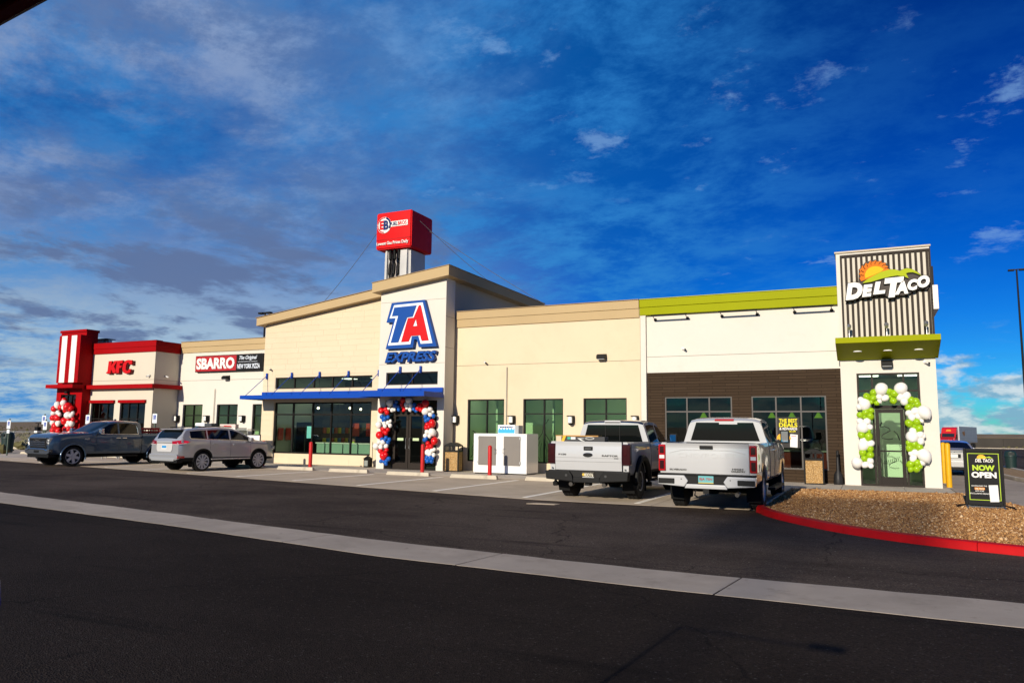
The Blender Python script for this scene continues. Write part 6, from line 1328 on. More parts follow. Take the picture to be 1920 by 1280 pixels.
# seated person in a hi-vis vest behind the counter window
def person():
    t = thing('person', 'person in a bright yellow vest seated behind the long counter window', 'person', (-23.65, 31.2, .03), R(180))
    # local: faces +y (towards the glass after the half turn)
    J = {'pel': (0, 0, .50), 'wai': (0, .0, .62), 'chs': (0, .0, .82), 'nec': (0, .0, .98), 'hd0': (0, .01, 1.05), 'hd1': (0, .015, 1.14), 'hd2': (0, .0, 1.215)}
    V = list(J.values()); Rr = [(.15, .12), (.14, .11), (.165, .11), (.06, .06), (.075, .085), (.085, .095), (.06, .07)]; E_ = [(i, i + 1) for i in range(6)]
    for s in (-1, 1):
        b = len(V); V += [(s * .19, 0, .91), (s * .23, .06, .70), (s * .16, .27, .66), (s * .10, .34, .67)]; Rr += [(.065, .065), (.05, .05), (.042, .042), (.035, .03)]; E_ += [(2, b), (b, b + 1), (b + 1, b + 2), (b + 2, b + 3)]
        for f in range(5):
            k = len(V); V += [(s * .10 + (f - 2) * .016, .40 - abs(f - 2) * .008, .672), (s * .10 + (f - 2) * .019, .435 - abs(f - 2) * .012, .66)]; Rr += [(.009, .009), (.008, .008)]; E_ += [(b + 3, k), (k, k + 1)]
        b = len(V); V += [(s * .10, .04, .48), (s * .12, .42, .48), (s * .12, .42, .08), (s * .12, .54, .05)]; Rr += [(.085, .085), (.065, .065), (.05, .05), (.04, .035)]; E_ += [(0, b), (b, b + 1), (b + 1, b + 2), (b + 2, b + 3)]
    me = bpy.data.meshes.new('body'); me.from_pydata(V, E_, []); ob = bpy.data.objects.new('body', me); COL.objects.link(ob)
    sk = ob.modifiers.new('s', 'SKIN'); ob.modifiers.new('u', 'SUBSURF').levels = 1
    for i, d in enumerate(me.skin_vertices[0].data): d.radius = Rr[i]; d.use_root = (i == 0)
    bpy.context.view_layer.update()
    m2 = bpy.data.meshes.new_from_object(ob.evaluated_get(bpy.context.evaluated_depsgraph_get())); bpy.data.objects.remove(ob)
    m2.materials.clear(); m2.materials.append(M('skin', (.35, .2, .13), .6)); m2.materials.append(M('hivis', (.50, .75, .02), .7, emit=None)); m2.materials.append(M('trousers', (.03, .035, .05), .8))
    for p in m2.polygons:
        c = p.center; p.use_smooth = True
        p.material_index = 1 if (.52 < c.z < .985 and not (c.y > .2)) else (2 if c.z < .56 else 0)
    place('body', m2, t)
    h = MB(); h.sphere((0, -.012, 1.17), .105, 12, 8, (1, 1.05, .85)); h.build('hair', M('hair', (.02, .014, .01), .7), t, world=False, smooth=60)
    f = MB(); f.cyl((0, .10, 1.11), (0, .125, 1.10), .016, .008, 8); f.sphere((-.033, .088, 1.135), .010, 6, 5); f.sphere((.033, .088, 1.135), .010, 6, 5); f.box(-.03, .03, .085, .094, 1.07, 1.078); f.build('face', M('face_dark', (.16, .08, .05), .6), t, world=False)
    st = thing('stool', 'dark stool under the person in the yellow vest', 'stool', (-23.65, 31.2, .03)); MB().cyl((0, 0, .36), (0, 0, .40), .2, n=18).build('seat', BLACKM, st, world=False); MB().cyl((0, 0, 0), (0, 0, .36), .03).build('leg', STEEL, st, world=False)
person()
# ---------------------------------------------------------------- vehicles (local x forward, y left)
RUB = M('tyre_rubber', (.012, .012, .012), .85, bump=(40, .3)); CHR = M('chrome_trim', (.72, .72, .72), .12, metal=1); ALU = M('rim_alloy', (.62, .62, .61), .3, metal=.15); RIMB = M('rim_bright', (.66, .66, .65), .25, metal=.2); RBLK = M('rim_black', (.02, .02, .02), .35)
CGL = M('car_glass', (.004, .005, .005), .04, spec=.35); TRIM = M('trim_black', (.008, .008, .008), .6, spec=.2); TLR = M('tail_red', (.38, .004, .008), .12, coat=1); TLD = M('tail_dark', (.028, .003, .005), .1, coat=1); TLW = M('lamp_white', (.65, .65, .65), .12, coat=1); HLM = M('headlamp', (.35, .37, .40), .08, metal=.6, coat=1); WELL = M('wheel_well', (.006, .006, .006), .95)
PLT = M('plate_white_paint', (.7, .7, .66), .5)
def paint(name, col, metal=0.0, rough=.3): return M(name, col, rough, metal=metal, coat=1.0, var=(.9, .025))
def lerp(a, b, t): return a + (b - a) * t
def pl(pts):
    xs = [p[0] for p in pts]; zs = [p[1] for p in pts]; return lambda x: float(np.interp(x, xs, zs))
def smooth_fn(f, w):
    o = np.linspace(-w, w, 9); return lambda x: float(np.mean([f(x + q) for q in o]))

def loft(xs, sec, classify, parent, mats, cap0=None, cap1=None, sm_=32):
    """xs stations; sec(x)-> half section bottom..top centre; classify(xmid,row,side)->(key,name,mat) ; mirrored"""
    secs = [sec(x) for x in xs]; n = len(secs[0]); groups = {}
    def put(key, quad):
        g = groups.setdefault(key, [{}, [], []])
        ids = []
        for p in quad:
            k = (round(p[0], 5), round(p[1], 5), round(p[2], 5))
            if k not in g[0]: g[0][k] = len(g[1]); g[1].append(p)
            i = g[0][k]
            if i not in ids: ids.append(i)
        if len(ids) > 2: g[2].append(tuple(ids))
    for i in range(len(xs) - 1):
        xm = (xs[i] + xs[i + 1]) / 2
        for r in range(n - 1):
            for s in (1, -1):
                a, b, c, d = secs[i][r], secs[i + 1][r], secs[i + 1][r + 1], secs[i][r + 1]
                q = [(xs[i], a[0] * s, a[1]), (xs[i + 1], b[0] * s, b[1]), (xs[i + 1], c[0] * s, c[1]), (xs[i], d[0] * s, d[1])]
                put(classify(xm, r, s), q if s < 0 else q[::-1])
    for idx, cap in ((0, cap0), (-1, cap1)):
        if cap:
            ring = [(xs[idx], p[0], p[1]) for p in secs[idx]] + [(xs[idx], -p[0], p[1]) for p in secs[idx][-2::-1]]
            put(cap, ring if idx == 0 else ring[::-1])
    out = {}
    for key, (d, v, f) in groups.items():
        mb = MB(); mb.add(v, f); nm, mt = key[0], key[1]
        out[key] = mb.build(nm, mats[mt], parent, world=False, smooth=sm_, fix=False)
    return out
def stations(x0, x1, step, extra, arches):
    xs = set(np.round(np.arange(x0, x1 + 1e-6, step), 4)) | {x0, x1} | set(extra)
    for xa, ra in arches:
        for a in np.linspace(0, math.pi, 25): xs.add(round(xa + ra * math.cos(a), 4))
        xs |= {round(xa - ra - .002, 4), round(xa + ra + .002, 4)}
    return sorted(x for x in xs if x0 <= x <= x1)
def arch_z(x, arches, za, sill):
    for xa, ra in arches:
        d = abs(x - xa)
        if d < ra: return max(sill, za + math.sqrt(ra * ra - d * d))
    return sill
def wheel(par, x, y, R_, w, rr, side, nsp, rim, sw=(.05, .03), hub=.06, ring=None, twin=0.0):
    s = side
    pr = [(rr, -w / 2), (R_ - .035, -w / 2), (R_ - .008, -w / 2 + .03), (R_, -w / 2 + .06), (R_, w / 2 - .06), (R_ - .008, w / 2 - .03), (R_ - .035, w / 2), (rr, w / 2)]
    t = MB(); t.lathe(pr, 36, (0, 0, 0), 'y', closed=True)
    k = 36
    for i in range(k):  # tread blocks
        a = 2 * math.pi * i / k; c = Vector((math.cos(a), 0, math.sin(a))) * (R_ + .003)
        for yy in (-w * .3, 0.0, w * .3):
            t.add([(c.x * 1.0 + dx * math.sin(a) + c.x * q, yy + dy, c.z - dx * math.cos(a) + c.z * q) for q in (-.03, .012) for dx, dy in ((-R_ * .055, -w * .11), (R_ * .055, -w * .11), (R_ * .055, w * .11), (-R_ * .055, w * .11))], [(4, 5, 6, 7), (0, 1, 5, 4), (1, 2, 6, 5), (2, 3, 7, 6), (3, 0, 4, 7)])
    me = t.mesh('tyre', RUB, smooth=35)
    ty = place('tyre', me, par, (x, y, R_))
    r = MB(); yo = s * w * .40
    r.m(1).lathe([(rr + .002, -w / 2 + .01), (rr + .002, w / 2 - .01)], 30, (0, 0, 0), 'y', caps=False)
    r.m(1).lathe([(.01, s * w * .12), (rr, s * w * .12)], 30, (0, 0, 0), 'y')
    r.m(0).lathe([(rr, yo - s * .012), (rr + .004, yo + s * .02), (rr - .022, yo + s * .022), (rr - .03, yo - s * .01)], 36, (0, 0, 0), 'y', closed=True)
    if ring: r.m(2).lathe([(rr - .03, yo + s * .022), (rr + .004, yo + s * .026), (rr + .004, yo), (rr - .03, yo)], 36, (0, 0, 0), 'y', closed=True)
    r.m(0)
    for i in range(nsp):
        for tw in ((-twin, twin) if twin else (0,)):
            a = 2 * math.pi * i / nsp + .3 + tw
            e, f = (math.cos(a), math.sin(a)), (-math.sin(a), math.cos(a))
            P = lambda rad, o: (e[0] * rad + f[0] * o, e[1] * rad + f[1] * o)
            q = [P(hub * .6, -sw[0] / 2), P(rr - .02, -sw[1] / 2), P(rr - .02, sw[1] / 2), P(hub * .6, sw[0] / 2)]
            lo, hi = sorted((yo - s * .03, yo + s * .008)); r.prism(q, lo, hi, 'y')
    r.lathe([(.005, yo + s * .018), (hub * .7, yo + s * .016), (hub, yo), (hub, yo - s * .03)], 16, (0, 0, 0), 'y')
    m2 = r.mesh('rim', [rim, RBLK, ring or rim], smooth=35)
    return place('rim', m2, ty)
def well(par, x, hw, ra, za):
    for s in (1, -1):
        mb = MB(); y0, y1 = s * (hw - .34), s * (hw - .045)
        n = 20; A = [(x + (ra + .01) * math.cos(a), za + (ra + .01) * math.sin(a)) for a in np.linspace(-.5, math.pi + .5, n)]
        vs_ = [(p[0], y0, p[1]) for p in A] + [(p[0], y1, p[1]) for p in A]
        mb.add(vs_, [(i, i + 1, n + i + 1, n + i) for i in range(n - 1)] + [tuple(range(n))])
        mb.build('wheel_well', WELL, par, world=False, fix=False)
def flare(par, x, hw, ra, za, mat, r=.03, out=.0, low=-.25, yfn=None):
    for s in (1, -1):
        mb = MB(); path = [(x + (ra + r * .2) * math.cos(a), s * ((yfn(x + ra * math.cos(a)) if yfn else hw) + out - .012), za + (ra + r * .2) * math.sin(a)) for a in np.linspace(low, math.pi - low, 26)]
        mb.tube(path, r, 7); mb.build('wheel_arch_trim', mat, par, world=False, smooth=60)
def ptext(par, s, y0, y1, z0, z1, x, mat, dirn=-1, depth=.012, offset=.02, shear=0.0, name='lettering'):
    """text on the rear (dirn -1, read from behind) or front (+1) face"""
    mb = text_in(s, 0, 1, z0, z1, 0, depth, offset=offset, shear=shear)
    # rear view: reading direction runs from +y (left) to -y (right); front view the other way round
    mb.v = [((x + p[1]) if dirn < 0 else (x - p[1]), (lerp(y1, y0, p[0]) if dirn < 0 else lerp(y0, y1, p[0])), p[2]) for p in mb.v]
    return mb.build(name, mat, par, world=False, fix=True)

def pickup(name, label, loc, heading, P):
    t = thing(name, label, 'pickup truck', loc, heading, 'pickup trucks')
    W2, za, ra_ = P['W'] / 2, P['R'], P['R'] + P.get('gap', .09)
    fa, rx = P['fa'], P['ra']; sill, belt, rail = P['sill'], P['belt'], P['rail']
    mats = {'paint': P['paint'], 'glass': CGL, 'trim': TRIM, 'roof': P.get('roof', P['paint'])}
    xc0, xn = P['cab0'], P['nose']; bed0, bed1 = P['bed0'], P['cab0'] - .03
    zt = smooth_fn(pl(P['top']), .05); hwf = pl([(bed0, .985), (bed0 + .5, 1), (fa - .2, 1), (xn - .35, .975), (xn - .1, .93), (xn, .88)])
    hw = lambda x: W2 * hwf(x)
    arches = [(fa, ra_)]
    hoodz = P['hoodz']
    def sec(x):
        h, T = hw(x), zt(x); zb = arch_z(x, arches, za, sill)
        b = belt
        cab = [(h - .07, zb), (h - .015, zb + .10 * (b - zb)), (h, zb + .45 * (b - zb)), (h - .012, b - .16 * (b - zb)), (h - .035, b), (h - .055, b + .03), (h - .055 - .145 * min(1, max(0, (T - .12 - b)) / .5), max(b + .032, T - .115)), (h - .21, T - .045), (h - .34, T - .008), (h * .4, T + .008), (0, T + .012)]
        hd = [(h - .07, zb), (h - .015, zb + .10 * (T - .1 - zb)), (h, zb + .5 * (T - .1 - zb)), (h - .008, T - .14), (h - .02, T - .085), (h - .035, T - .055), (h - .07, T - .028), (h - .14, T - .012), (h - .28, T - .004), (h * .4, T + .012), (0, T + .016)]
        k = min(1, max(0, (T - hoodz - .01) / .12)) if x > 0 else 1
        return [(lerp(a[0], c[0], k), lerp(a[1], c[1], k)) for a, c in zip(hd, cab)]
    d0, d1, d2 = P['doors']
    wz0, wz1 = P['ws']          # windscreen x range (top, bottom)
    def cls(x, r, s):
        side = 'L' if s > 0 else 'R'
        if r in (7, 8, 9) and wz0 < x < wz1: return ('windscreen', 'glass')
        if r == 5 and P['cab0'] + .16 < x < d1 - .04: return ('window', 'glass', side + '0')
        if r == 5 and d1 + .04 < x < P['wend']: return ('window', 'glass', side + '1')
        if 1 <= r <= 4 and d0 < x < d1: return ('door', 'paint', side + '0')
        if 1 <= r <= 4 and d1 < x < d2: return ('door', 'paint', side + '1')
        if r == 0 and zt(x) > hoodz + .1: return ('rocker', 'trim' if P.get('dark_rocker') else 'paint')
        if x > wz1 + .02: return ('fender', 'paint')
        if r >= 7: return ('roof', 'roof')
        return ('cab', 'paint')
    xs = stations(xc0, xn, .06, [d0, d1, d2, wz0, wz1, P['wend'], xc0 + .16, d1 - .04, d1 + .04], arches)
    loft(xs, sec, cls, t, mats, cap0=('cab_rear', 'paint'), cap1=('nose', 'paint'))
    for x in (d0, d1, d2):   # door shut lines
        S = sec(x)
        for s in (1, -1):
            q = MB(); q.tube([(x, s * (p[0] + .001), p[1]) for p in S[1:6]], .006, 4); q.build('door_seam', TRIM, t, world=False)
    for x in (d1 - .12 - .1, d2 - .95):
        for s in (1, -1):
            zz = belt - .17; q = MB(); q.box(x - .10, x + .10, *sorted((s * (W2 - .014), s * (W2 + .035))), zz, zz + .035); q.build('door_handle', P.get('handle', CHR), t, world=False, bevel=.01)
    # bed
    def bsec(x):
        zb = arch_z(x, [(rx, ra_)], za, sill); h = hw(x); b = rail
        return [(h - .07, zb), (h - .015, zb + .10 * (b - zb)), (h, zb + .45 * (b - zb)), (h - .012, b - .14), (h - .03, b - .03), (h - .05, b), (h - .13, b), (h - .145, b - .03), (h - .145, sill + .25)]
    loft(stations(bed0, bed1, .08, [], [(rx, ra_)]), bsec, lambda x, r, s: ('bed_rail', 'trim', s) if r in (5, 6) and P.get('rail_cap') else ('bedside', 'paint', s), t, mats)
    q = MB(); q.box(bed0 + .02, bed1, -W2 + .15, W2 - .15, sill + .05, sill + .28); q.box(bed1 - .04, bed1, -W2 + .10, W2 - .10, sill + .28, rail - .01); q.build('bed_floor', TRIM, t, world=False)
    q = MB()
    for s in (1, -1): q.add([(bed1, s * (W2 - .07), sill), (bed1, s * W2, (sill + rail) / 2), (bed1, s * (W2 - .03), rail - .02), (bed1, s * (W2 - .14), rail - .02), (bed1, s * (W2 - .14), sill)], [(0, 1, 2, 3, 4) if s > 0 else (4, 3, 2, 1, 0)])
    q.build('bed_front', P['paint'], t, world=False, fix=False)
    q = MB(); q.box(bed1 - .03, bed1 + .05, -W2 + .1, W2 - .1, sill + .02, rail - .08); q.box(bed0 + .3, xn - .3, -.55, .55, sill - .12, sill + .15); q.box(rx - .1, rx + .1, -.75, .75, za - .09, za + .09); q.box(fa - .1, fa + .1, -.75, .75, za - .09, za + .09); q.build('chassis', WELL, t, world=False)
    # tailgate and corner lamps
    xr = bed0; tg0, tg1 = P['tg']; lw = P.get('lampw', .14)
    for s in (1, -1):   # rear corner faces
        q = MB(); S = bsec(bed0); pts = [(p[0], p[1]) for p in S[:6]] + [(W2 - .16, rail), (W2 - .16, sill)]
        q.add([(xr, s * y, z) for y, z in pts], [tuple(range(len(pts)))]); q.build('bed_corner', P['paint'], t, world=False)
    g = MB(); hwt = W2 - lw - .012
    n = 14; pr = []
    for i in range(n + 1):
        u = i / n; z = lerp(tg0, tg1, u); x = xr - .035 - P.get('crown', .018) * math.sin(math.pi * u) - (P.get('lip', .03) * max(0, (u - .82) / .18) ** 2)
        pr.append((x, z))
    g.prism(pr + [(xr + .05, tg1), (xr + .05, tg0)], -hwt, hwt, 'y'); g.build('tailgate', P['paint'], t, world=False, bevel=.006)
    for s in (1, -1):
        l0, l1 = P['lamp']
        y0, y1 = sorted((s * (W2 - lw - .004), s * (W2 - .004 + P.get('lwrap', .012))))
        if P.get('lamp_style') == 'dark':
            q = MB(); q.box(xr - .05, xr + .10, y0, y1, l0, l1); k = q.build('tail_light', TLD, t, world=False, bevel=.022)
            MB().box(xr - .056, xr + .05, *sorted((s * (W2 - lw + .02), s * (W2 - .05))), l0 + .22, l1 - .05).build('lens', M('tail_smoke', (.035, .003, .005), .1, coat=1), t, world=False, bevel=.01)
        else:
            q = MB(); q.box(xr - .05, xr + .16, y0, y1, l0, l1); k = q.build('tail_light', TLR, t, world=False, bevel=.022)
            MB().box(xr - .056, xr + .1, y0 + .02, y1 - .02, (l0 + l1) / 2 - .02, (l0 + l1) / 2 + .055).build('reverse_lamp', TLW, t, world=False, bevel=.008); MB().box(xr - .055, xr + .05, y0 + .03, y1 - .03, (l0 + l1) / 2 + .09, l1 - .04).build('lens', TLD, t, world=False, bevel=.008); MB().box(xr - .055, xr + .05, y0 + .03, y1 - .03, l0 + .04, (l0 + l1) / 2 - .06).build('lens', TLD, t, world=False, bevel=.008)
    # rear window in the cab back
    rw = P['rearwin']
    gx = xc0 - .006; q = MB(); q.add([(gx, rw[0], rw[2]), (gx, -rw[0], rw[2]), (gx, -rw[1], rw[3]), (gx, rw[1], rw[3])], [(0, 3, 2, 1)]); q.add([(gx + .01, rw[0], rw[2]), (gx + .01, -rw[0], rw[2]), (gx + .01, -rw[1], rw[3]), (gx + .01, rw[1], rw[3])], [(0, 1, 2, 3)]); q.build('rear_window', CGL, t, world=False, fix=False)
    if P.get('slider'):
        for s in (1, -1): MB().box(gx - .012, gx, *sorted((s * .19, s * .205)), rw[2] + .01, rw[3] - .01).build('slider_frame', TRIM, t, world=False)
        MB().box(gx - .01, gx, -.19, .19, rw[2] + .01, rw[2] + .025).build('slider_frame', TRIM, t, world=False)
    MB().box(xc0 - .015, xc0 + .06, -.22, .22, rw[3] + .035, rw[3] + .085).build('brake_light', P.get('chmsl', TLD), t, world=False, bevel=.006)
    # wheels
    for x in (fa, rx):
        well(t, x, W2, ra_ if x == rx else ra_, za)
        for s in (1, -1): wheel(t, x, s * (W2 - P['tw'] / 2 - P.get('inset', .03)), P['R'], P['tw'], P['rim'], s, P['nsp'], P['rimmat'], P.get('sw', (.09, .06)), .07, P.get('ring'), P.get('twin', 0))
        if P.get('flare'): flare(t, x, W2, ra_, za, P['flare'], P.get('flr', .03), P.get('flo', 0), yfn=hw)
    # mirrors
    for s in (1, -1):
        mx, mz = P['mirror']; q = MB(); q.box(mx - .06, mx + .10, *sorted((s * (W2 + .06), s * (W2 + .27))), mz, mz + P.get('mh', .24)); m_ = q.build('mirror', P.get('mirmat', TRIM), t, world=False, bevel=.035)
        MB().box(mx - .068, mx - .055, *sorted((s * (W2 + .085), s * (W2 + .245))), mz + .03, mz + P.get('mh', .24) - .03).build('mirror_glass', M('mirror_face', (.6, .62, .65), .05, metal=1), t, world=False); MB().box(mx - .02, mx + .06, *sorted((s * (W2 - .06), s * (W2 + .09))), mz + .0, mz + .06).build('mirror_arm', TRIM, t, world=False, bevel=.01)
    return t, sec, hw

# ---- white crew cab pickup with red lamps (right)
def white_right():
    pt = paint('paint_white', (.49, .49, .49), .05, .26)
    P = dict(W=2.02, R=.43, tw=.29, rim=.265, fa=2.20, ra=-1.72, sill=.58, belt=1.42, rail=1.44, cab0=-.80, nose=3.1, bed0=-3.02, hoodz=1.46, paint=pt, doors=(-.72, .22, 1.18), ws=(.62, 1.42), wend=1.06, tg=(.80, 1.43), lamp=(.84, 1.40), rearwin=(.80, .66, 1.47, 1.90), nsp=6, rimmat=RIMB, mirror=(1.05, 1.42), mh=.32, mirmat=TRIM, gap=.08, crown=.012, lip=.035, chmsl=TLR,
             top=[(-.80, 1.93), (-.70, 1.99), (-.3, 2.03), (.3, 2.02), (.58, 1.97), (1.42, 1.50), (1.55, 1.48), (2.5, 1.42), (2.95, 1.34), (3.1, 1.15)])
    t, sec, hw = pickup('pickup_truck', 'white crew cab pickup with red tail lights parked beside the gravel island', (-3.08, 19.10, .012), R(90), P)
    xr = -3.02
    # embossed name and badges
    ptext(t, 'CHEVROLET', -.60, .60, 1.13, 1.225, xr - .044, pt, offset=.006, depth=.009)
    ptext(t, 'SILVERADO', .42, .78, .86, .895, xr - .042, TRIM, offset=.02, depth=.01); ptext(t, 'HIGH', -.74, -.52, .895, .93, xr - .042, TRIM, offset=.03, depth=.01); ptext(t, 'COUNTRY', -.78, -.50, .85, .885, xr - .042, TRIM, offset=.03, depth=.01)
    MB().box(xr - .085, xr - .03, -.135, .135, 1.315, 1.385).build('tailgate_handle', TRIM, t, world=False, bevel=.01)
    q = MB(); q.tube([(xr - .05, y, 1.29 - .12 * max(0, abs(y) - .45) ** 1.5 * 3) for y in np.linspace(-.78, .78, 25)], .008, 5); q.build('tailgate_crease', pt, t, world=False, smooth=60)
    # bumper with corner steps
    b = MB()
    for s in (1, -1):
        b.prism([(s * .44, .53), (s * .99, .57), (s * 1.0, .76), (s * .44, .765), (s * .36, .65)], xr - .20, xr + .02, 'x')
    b.prism([(-.44, .50), (.44, .50), (.40, .59), (-.40, .59)], xr - .19, xr, 'x'); b.build('rear_bumper', pt, t, world=False, bevel=.02)
    MB().box(xr - .14, xr, -.46, .46, .58, .78).build('bumper_recess', TRIM, t, world=False); MB().box(xr - .17, xr + .02, -1.0, 1.0, .765, .80).build('step_pad', TRIM, t, world=False, bevel=.01)
    for s in (1, -1): MB().box(xr - .212, xr - .1, *sorted((s * .64, s * .985)), .585, .70).build('corner_step', TRIM, t, world=False, bevel=.015); MB().cyl((xr - .205, s * .5, .69), (xr - .19, s * .5, .69), .012).build('sensor', TRIM, t, world=False)
    MB().box(xr - .155, xr - .14, -.155, .155, .61, .77).build('number_plate', M('plate_teal', (.12, .38, .40), .5), t, world=False); ptext(t, 'BJA 7SN', -.13, .13, .66, .725, xr - .156, M('plate_ink', (.35, .03, .03), .5), offset=.02, depth=.004); MB().box(xr - .158, xr - .152, -.155, .155, .61, .63).build('plate_strip', M('plate_strip', (.5, .4, .1), .5), t, world=False)
    h = MB(); h.box(xr - .16, xr + .1, -.06, .06, .40, .50); h.tube([(xr - .1, .22, .48), (xr - .12, .24, .36), (xr - .08, .2, .33)], .018, 6); h.build('tow_hitch', TRIM, t, world=False)
    MB().cyl((xr + .05, -.62, .42), (xr - .14, -.62, .40), .045, n=14).build('exhaust', M('exhaust', (.12, .11, .1), .4, metal=.8), t, world=False)
    for s in (1, -1): MB().box(-.7, 1.35, *sorted((s * .93, s * 1.10)), .36, .42).build('side_step', TRIM, t, world=False, bevel=.015)
    MB().box(-.812, -.80, -.30, .12, 1.86, 1.90).build('sticker', M('sticker_grey', (.5, .5, .5), .5), t, world=False)
    # roof marker lamps
    for y in (-.36, -.18, 0, .18, .36): MB().box(.42, .50, y - .03, y + .03, 2.025, 2.05).build('marker_lamp', TLR, t, world=False, bevel=.01)
white_right()

# ---- white off-road pickup with black flares (left of it)
def white_left():
    pt = paint('paint_offwhite', (.50, .50, .50), .05, .26)
    P = dict(W=2.06, R=.445, tw=.31, rim=.245, fa=1.93, ra=-1.78, sill=.62, belt=1.36, rail=1.41, cab0=-.92, nose=2.8, bed0=-2.84, hoodz=1.40, paint=pt, roof=M('roof_black', (.015, .015, .018), .25, coat=1), doors=(-.86, .10, 1.05), ws=(.50, 1.30), wend=.94, tg=(.72, 1.41), lamp=(.86, 1.36), rearwin=(.82, .70, 1.40, 1.84), nsp=8, rimmat=RBLK, ring=M('beadlock', (.62, .62, .62), .3, metal=.6), mirror=(.92, 1.38), gap=.12, slider=True, flare=TRIM, flr=.075, flo=.035, lamp_style='dark', lampw=.17, lwrap=.03, rail_cap=True, dark_rocker=True, handle=TRIM, crown=.025, lip=.02, chmsl=TLW,
             top=[(-.92, 1.88), (-.84, 1.94), (-.3, 1.975), (.2, 1.96), (.46, 1.92), (1.30, 1.44), (1.42, 1.42), (2.3, 1.36), (2.66, 1.28), (2.8, 1.1)])
    t, sec, hw = pickup('pickup_truck', 'white off road pickup with black wheel arch flares and black rear bumper', (-6.17, 20.25, .012), R(90), P)
    xr = -2.84
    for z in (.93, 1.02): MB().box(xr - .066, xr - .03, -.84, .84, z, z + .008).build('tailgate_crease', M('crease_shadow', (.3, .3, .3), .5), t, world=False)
    MB().box(xr - .08, xr - .03, -.125, .105, 1.20, 1.295).build('tailgate_handle', TRIM, t, world=False, bevel=.015); MB().box(xr - .086, xr - .07, -.09, .07, 1.225, 1.27).build('handle_pull', M('pull_grey', (.05, .05, .05), .4), t, world=False)
    q = MB(); q.lathe([(.005, -.008), (.5, -.008), (.55, 0), (.55, .01)], 28, (0, 0, 0), 'x'); q.v = [(xr - .062 + p[0], p[1] * .23, 1.09 + p[2] * .10) for p in q.v]; q.build('oval_emblem', TRIM, t, world=False, smooth=40)
    q = MB(); q.tube([(xr - .07, .118 * math.cos(a), 1.09 + .046 * math.sin(a)) for a in np.linspace(0, 2 * math.pi, 25)], .005, 5); q.build('emblem_ring', CHR, t, world=False)
    ptext(t, 'F150', .56, .76, 1.075, 1.115, xr - .056, TRIM, offset=.03, depth=.012); ptext(t, 'RAPTOR', -.76, -.36, 1.06, 1.10, xr - .056, TRIM, offset=.03, depth=.012); MB().box(xr - .062, xr - .045, -.77, -.66, 1.01, 1.035).build('small_badge', TRIM, t, world=False)
    b = MB()
    for s in (1, -1): b.prism([(s * .33, .45), (s * 1.03, .50), (s * 1.05, .70), (s * .45, .715), (s * .36, .60)], xr - .22, xr + .02, 'x')
    b.box(xr - .20, xr, -.34, .34, .43, .56); b.build('rear_bumper', TRIM, t, world=False, bevel=.02); MB().box(xr - .13, xr + .02, -1.0, 1.0, .56, .715).build('bumper_core', M('core_black', (.006, .006, .006), .6), t, world=False)
    MB().box(xr - .16, xr - .145, -.20, .11, .545, .70).build('number_plate', M('plate_black', (.03, .025, .02), .5), t, world=False); ptext(t, '83D76', -.17, .05, .585, .66, xr - .161, M('plate_cream', (.75, .70, .55), .5), offset=.02, depth=.004); MB().box(xr - .163, xr - .158, -.19, .10, .55, .572).build('plate_strip', PLT, t, world=False); q = MB(); q.cyl((xr - .163, .075, .625), (xr - .158, .075, .625), .035); q.build('plate_symbol', M('plate_gold', (.6, .4, .05), .5), t, world=False)
    for s in (1, -1): MB().cyl((xr - .226, s * .5, .60), (xr - .21, s * .5, .60), .03).build('sensor', M('sensor_grey', (.05, .05, .05), .4), t, world=False); MB().cyl((xr - .04, s * .93, .70 + .06), (xr - .03, s * .93, .76), .022).build('sensor', CHR, t, world=False)
    for s in (1, -1): MB().cyl((xr + .05, s * .42, .40), (xr - .12, s * .42, .385), .05, n=14).build('exhaust', MATS['exhaust'], t, world=False); MB().box(-.8, 1.2, *sorted((s * .95, s * 1.10)), .40, .46).build('side_step', TRIM, t, world=False, bevel=.015)
    h = MB(); h.box(xr - .12, xr + .1, -.06, .06, .36, .44); h.build('tow_hitch', TRIM, t, world=False); MB().box(-1.6, -1.1, -.3, .3, .33, .55).build('differential', WELL, t, world=False)
    MB().box(-.935, -.91, -.22, .22, 1.88, 1.955).build('roof_glint', M('roof_glint_white', (.6, .6, .6), .3), t, world=False, bevel=.01)  # pale block on the black roof, a glint put in as colour
    # cargo: a long carton lying across the bed
    c = thing('carton', 'long grey carton with tan edge lying across the pickup bed', 'box', (-6.45, 17.75, 1.14), R(2))
    MB().box(-.62, .62, -.16, .16, 0, .40).build('carton', M('carton_grey', (.045, .045, .048), .6), c, world=False, bevel=.008); MB().box(-.66, .45, -.145, .17, .401, .43).build('tan_flap', M('carton_tan', (.42, .22, .06), .7), c, world=False); MB().box(-.64, -.50, -.168, -.161, .28, .41).build('carton_end', M('carton_pale', (.6, .5, .35), .7), c, world=False)
    q = MB(); q.prism([(-.50, .27), (-.43, .27), (-.37, .42), (-.45, .42)], -.175, -.161, 'y'); q.build('strap', M('strap_yellow', (.7, .42, .02), .5), c, world=False)
    MB().box(-.34, -.26, -.17, -.161, .33, .39).build('label_green', M('label_green', (.02, .35, .25), .5), c, world=False); MB().box(-.25, -.13, -.17, -.161, .33, .39).build('label_white', PLT, c, world=False); q = MB(); q.prism([(-.08, .36), (.02, .30), (.12, .28), (.0, .34), (.12, .36)], -.172, -.161, 'y'); q.build('label_arrow', PLT, c, world=False)
    q = MB(); q.tube([(.24 + .11 * math.cos(a), -.165, .36 + .028 * math.sin(a)) for a in np.linspace(0, 2 * math.pi, 20)], .007, 5); q.build('label_oval', PLT, c, world=False)
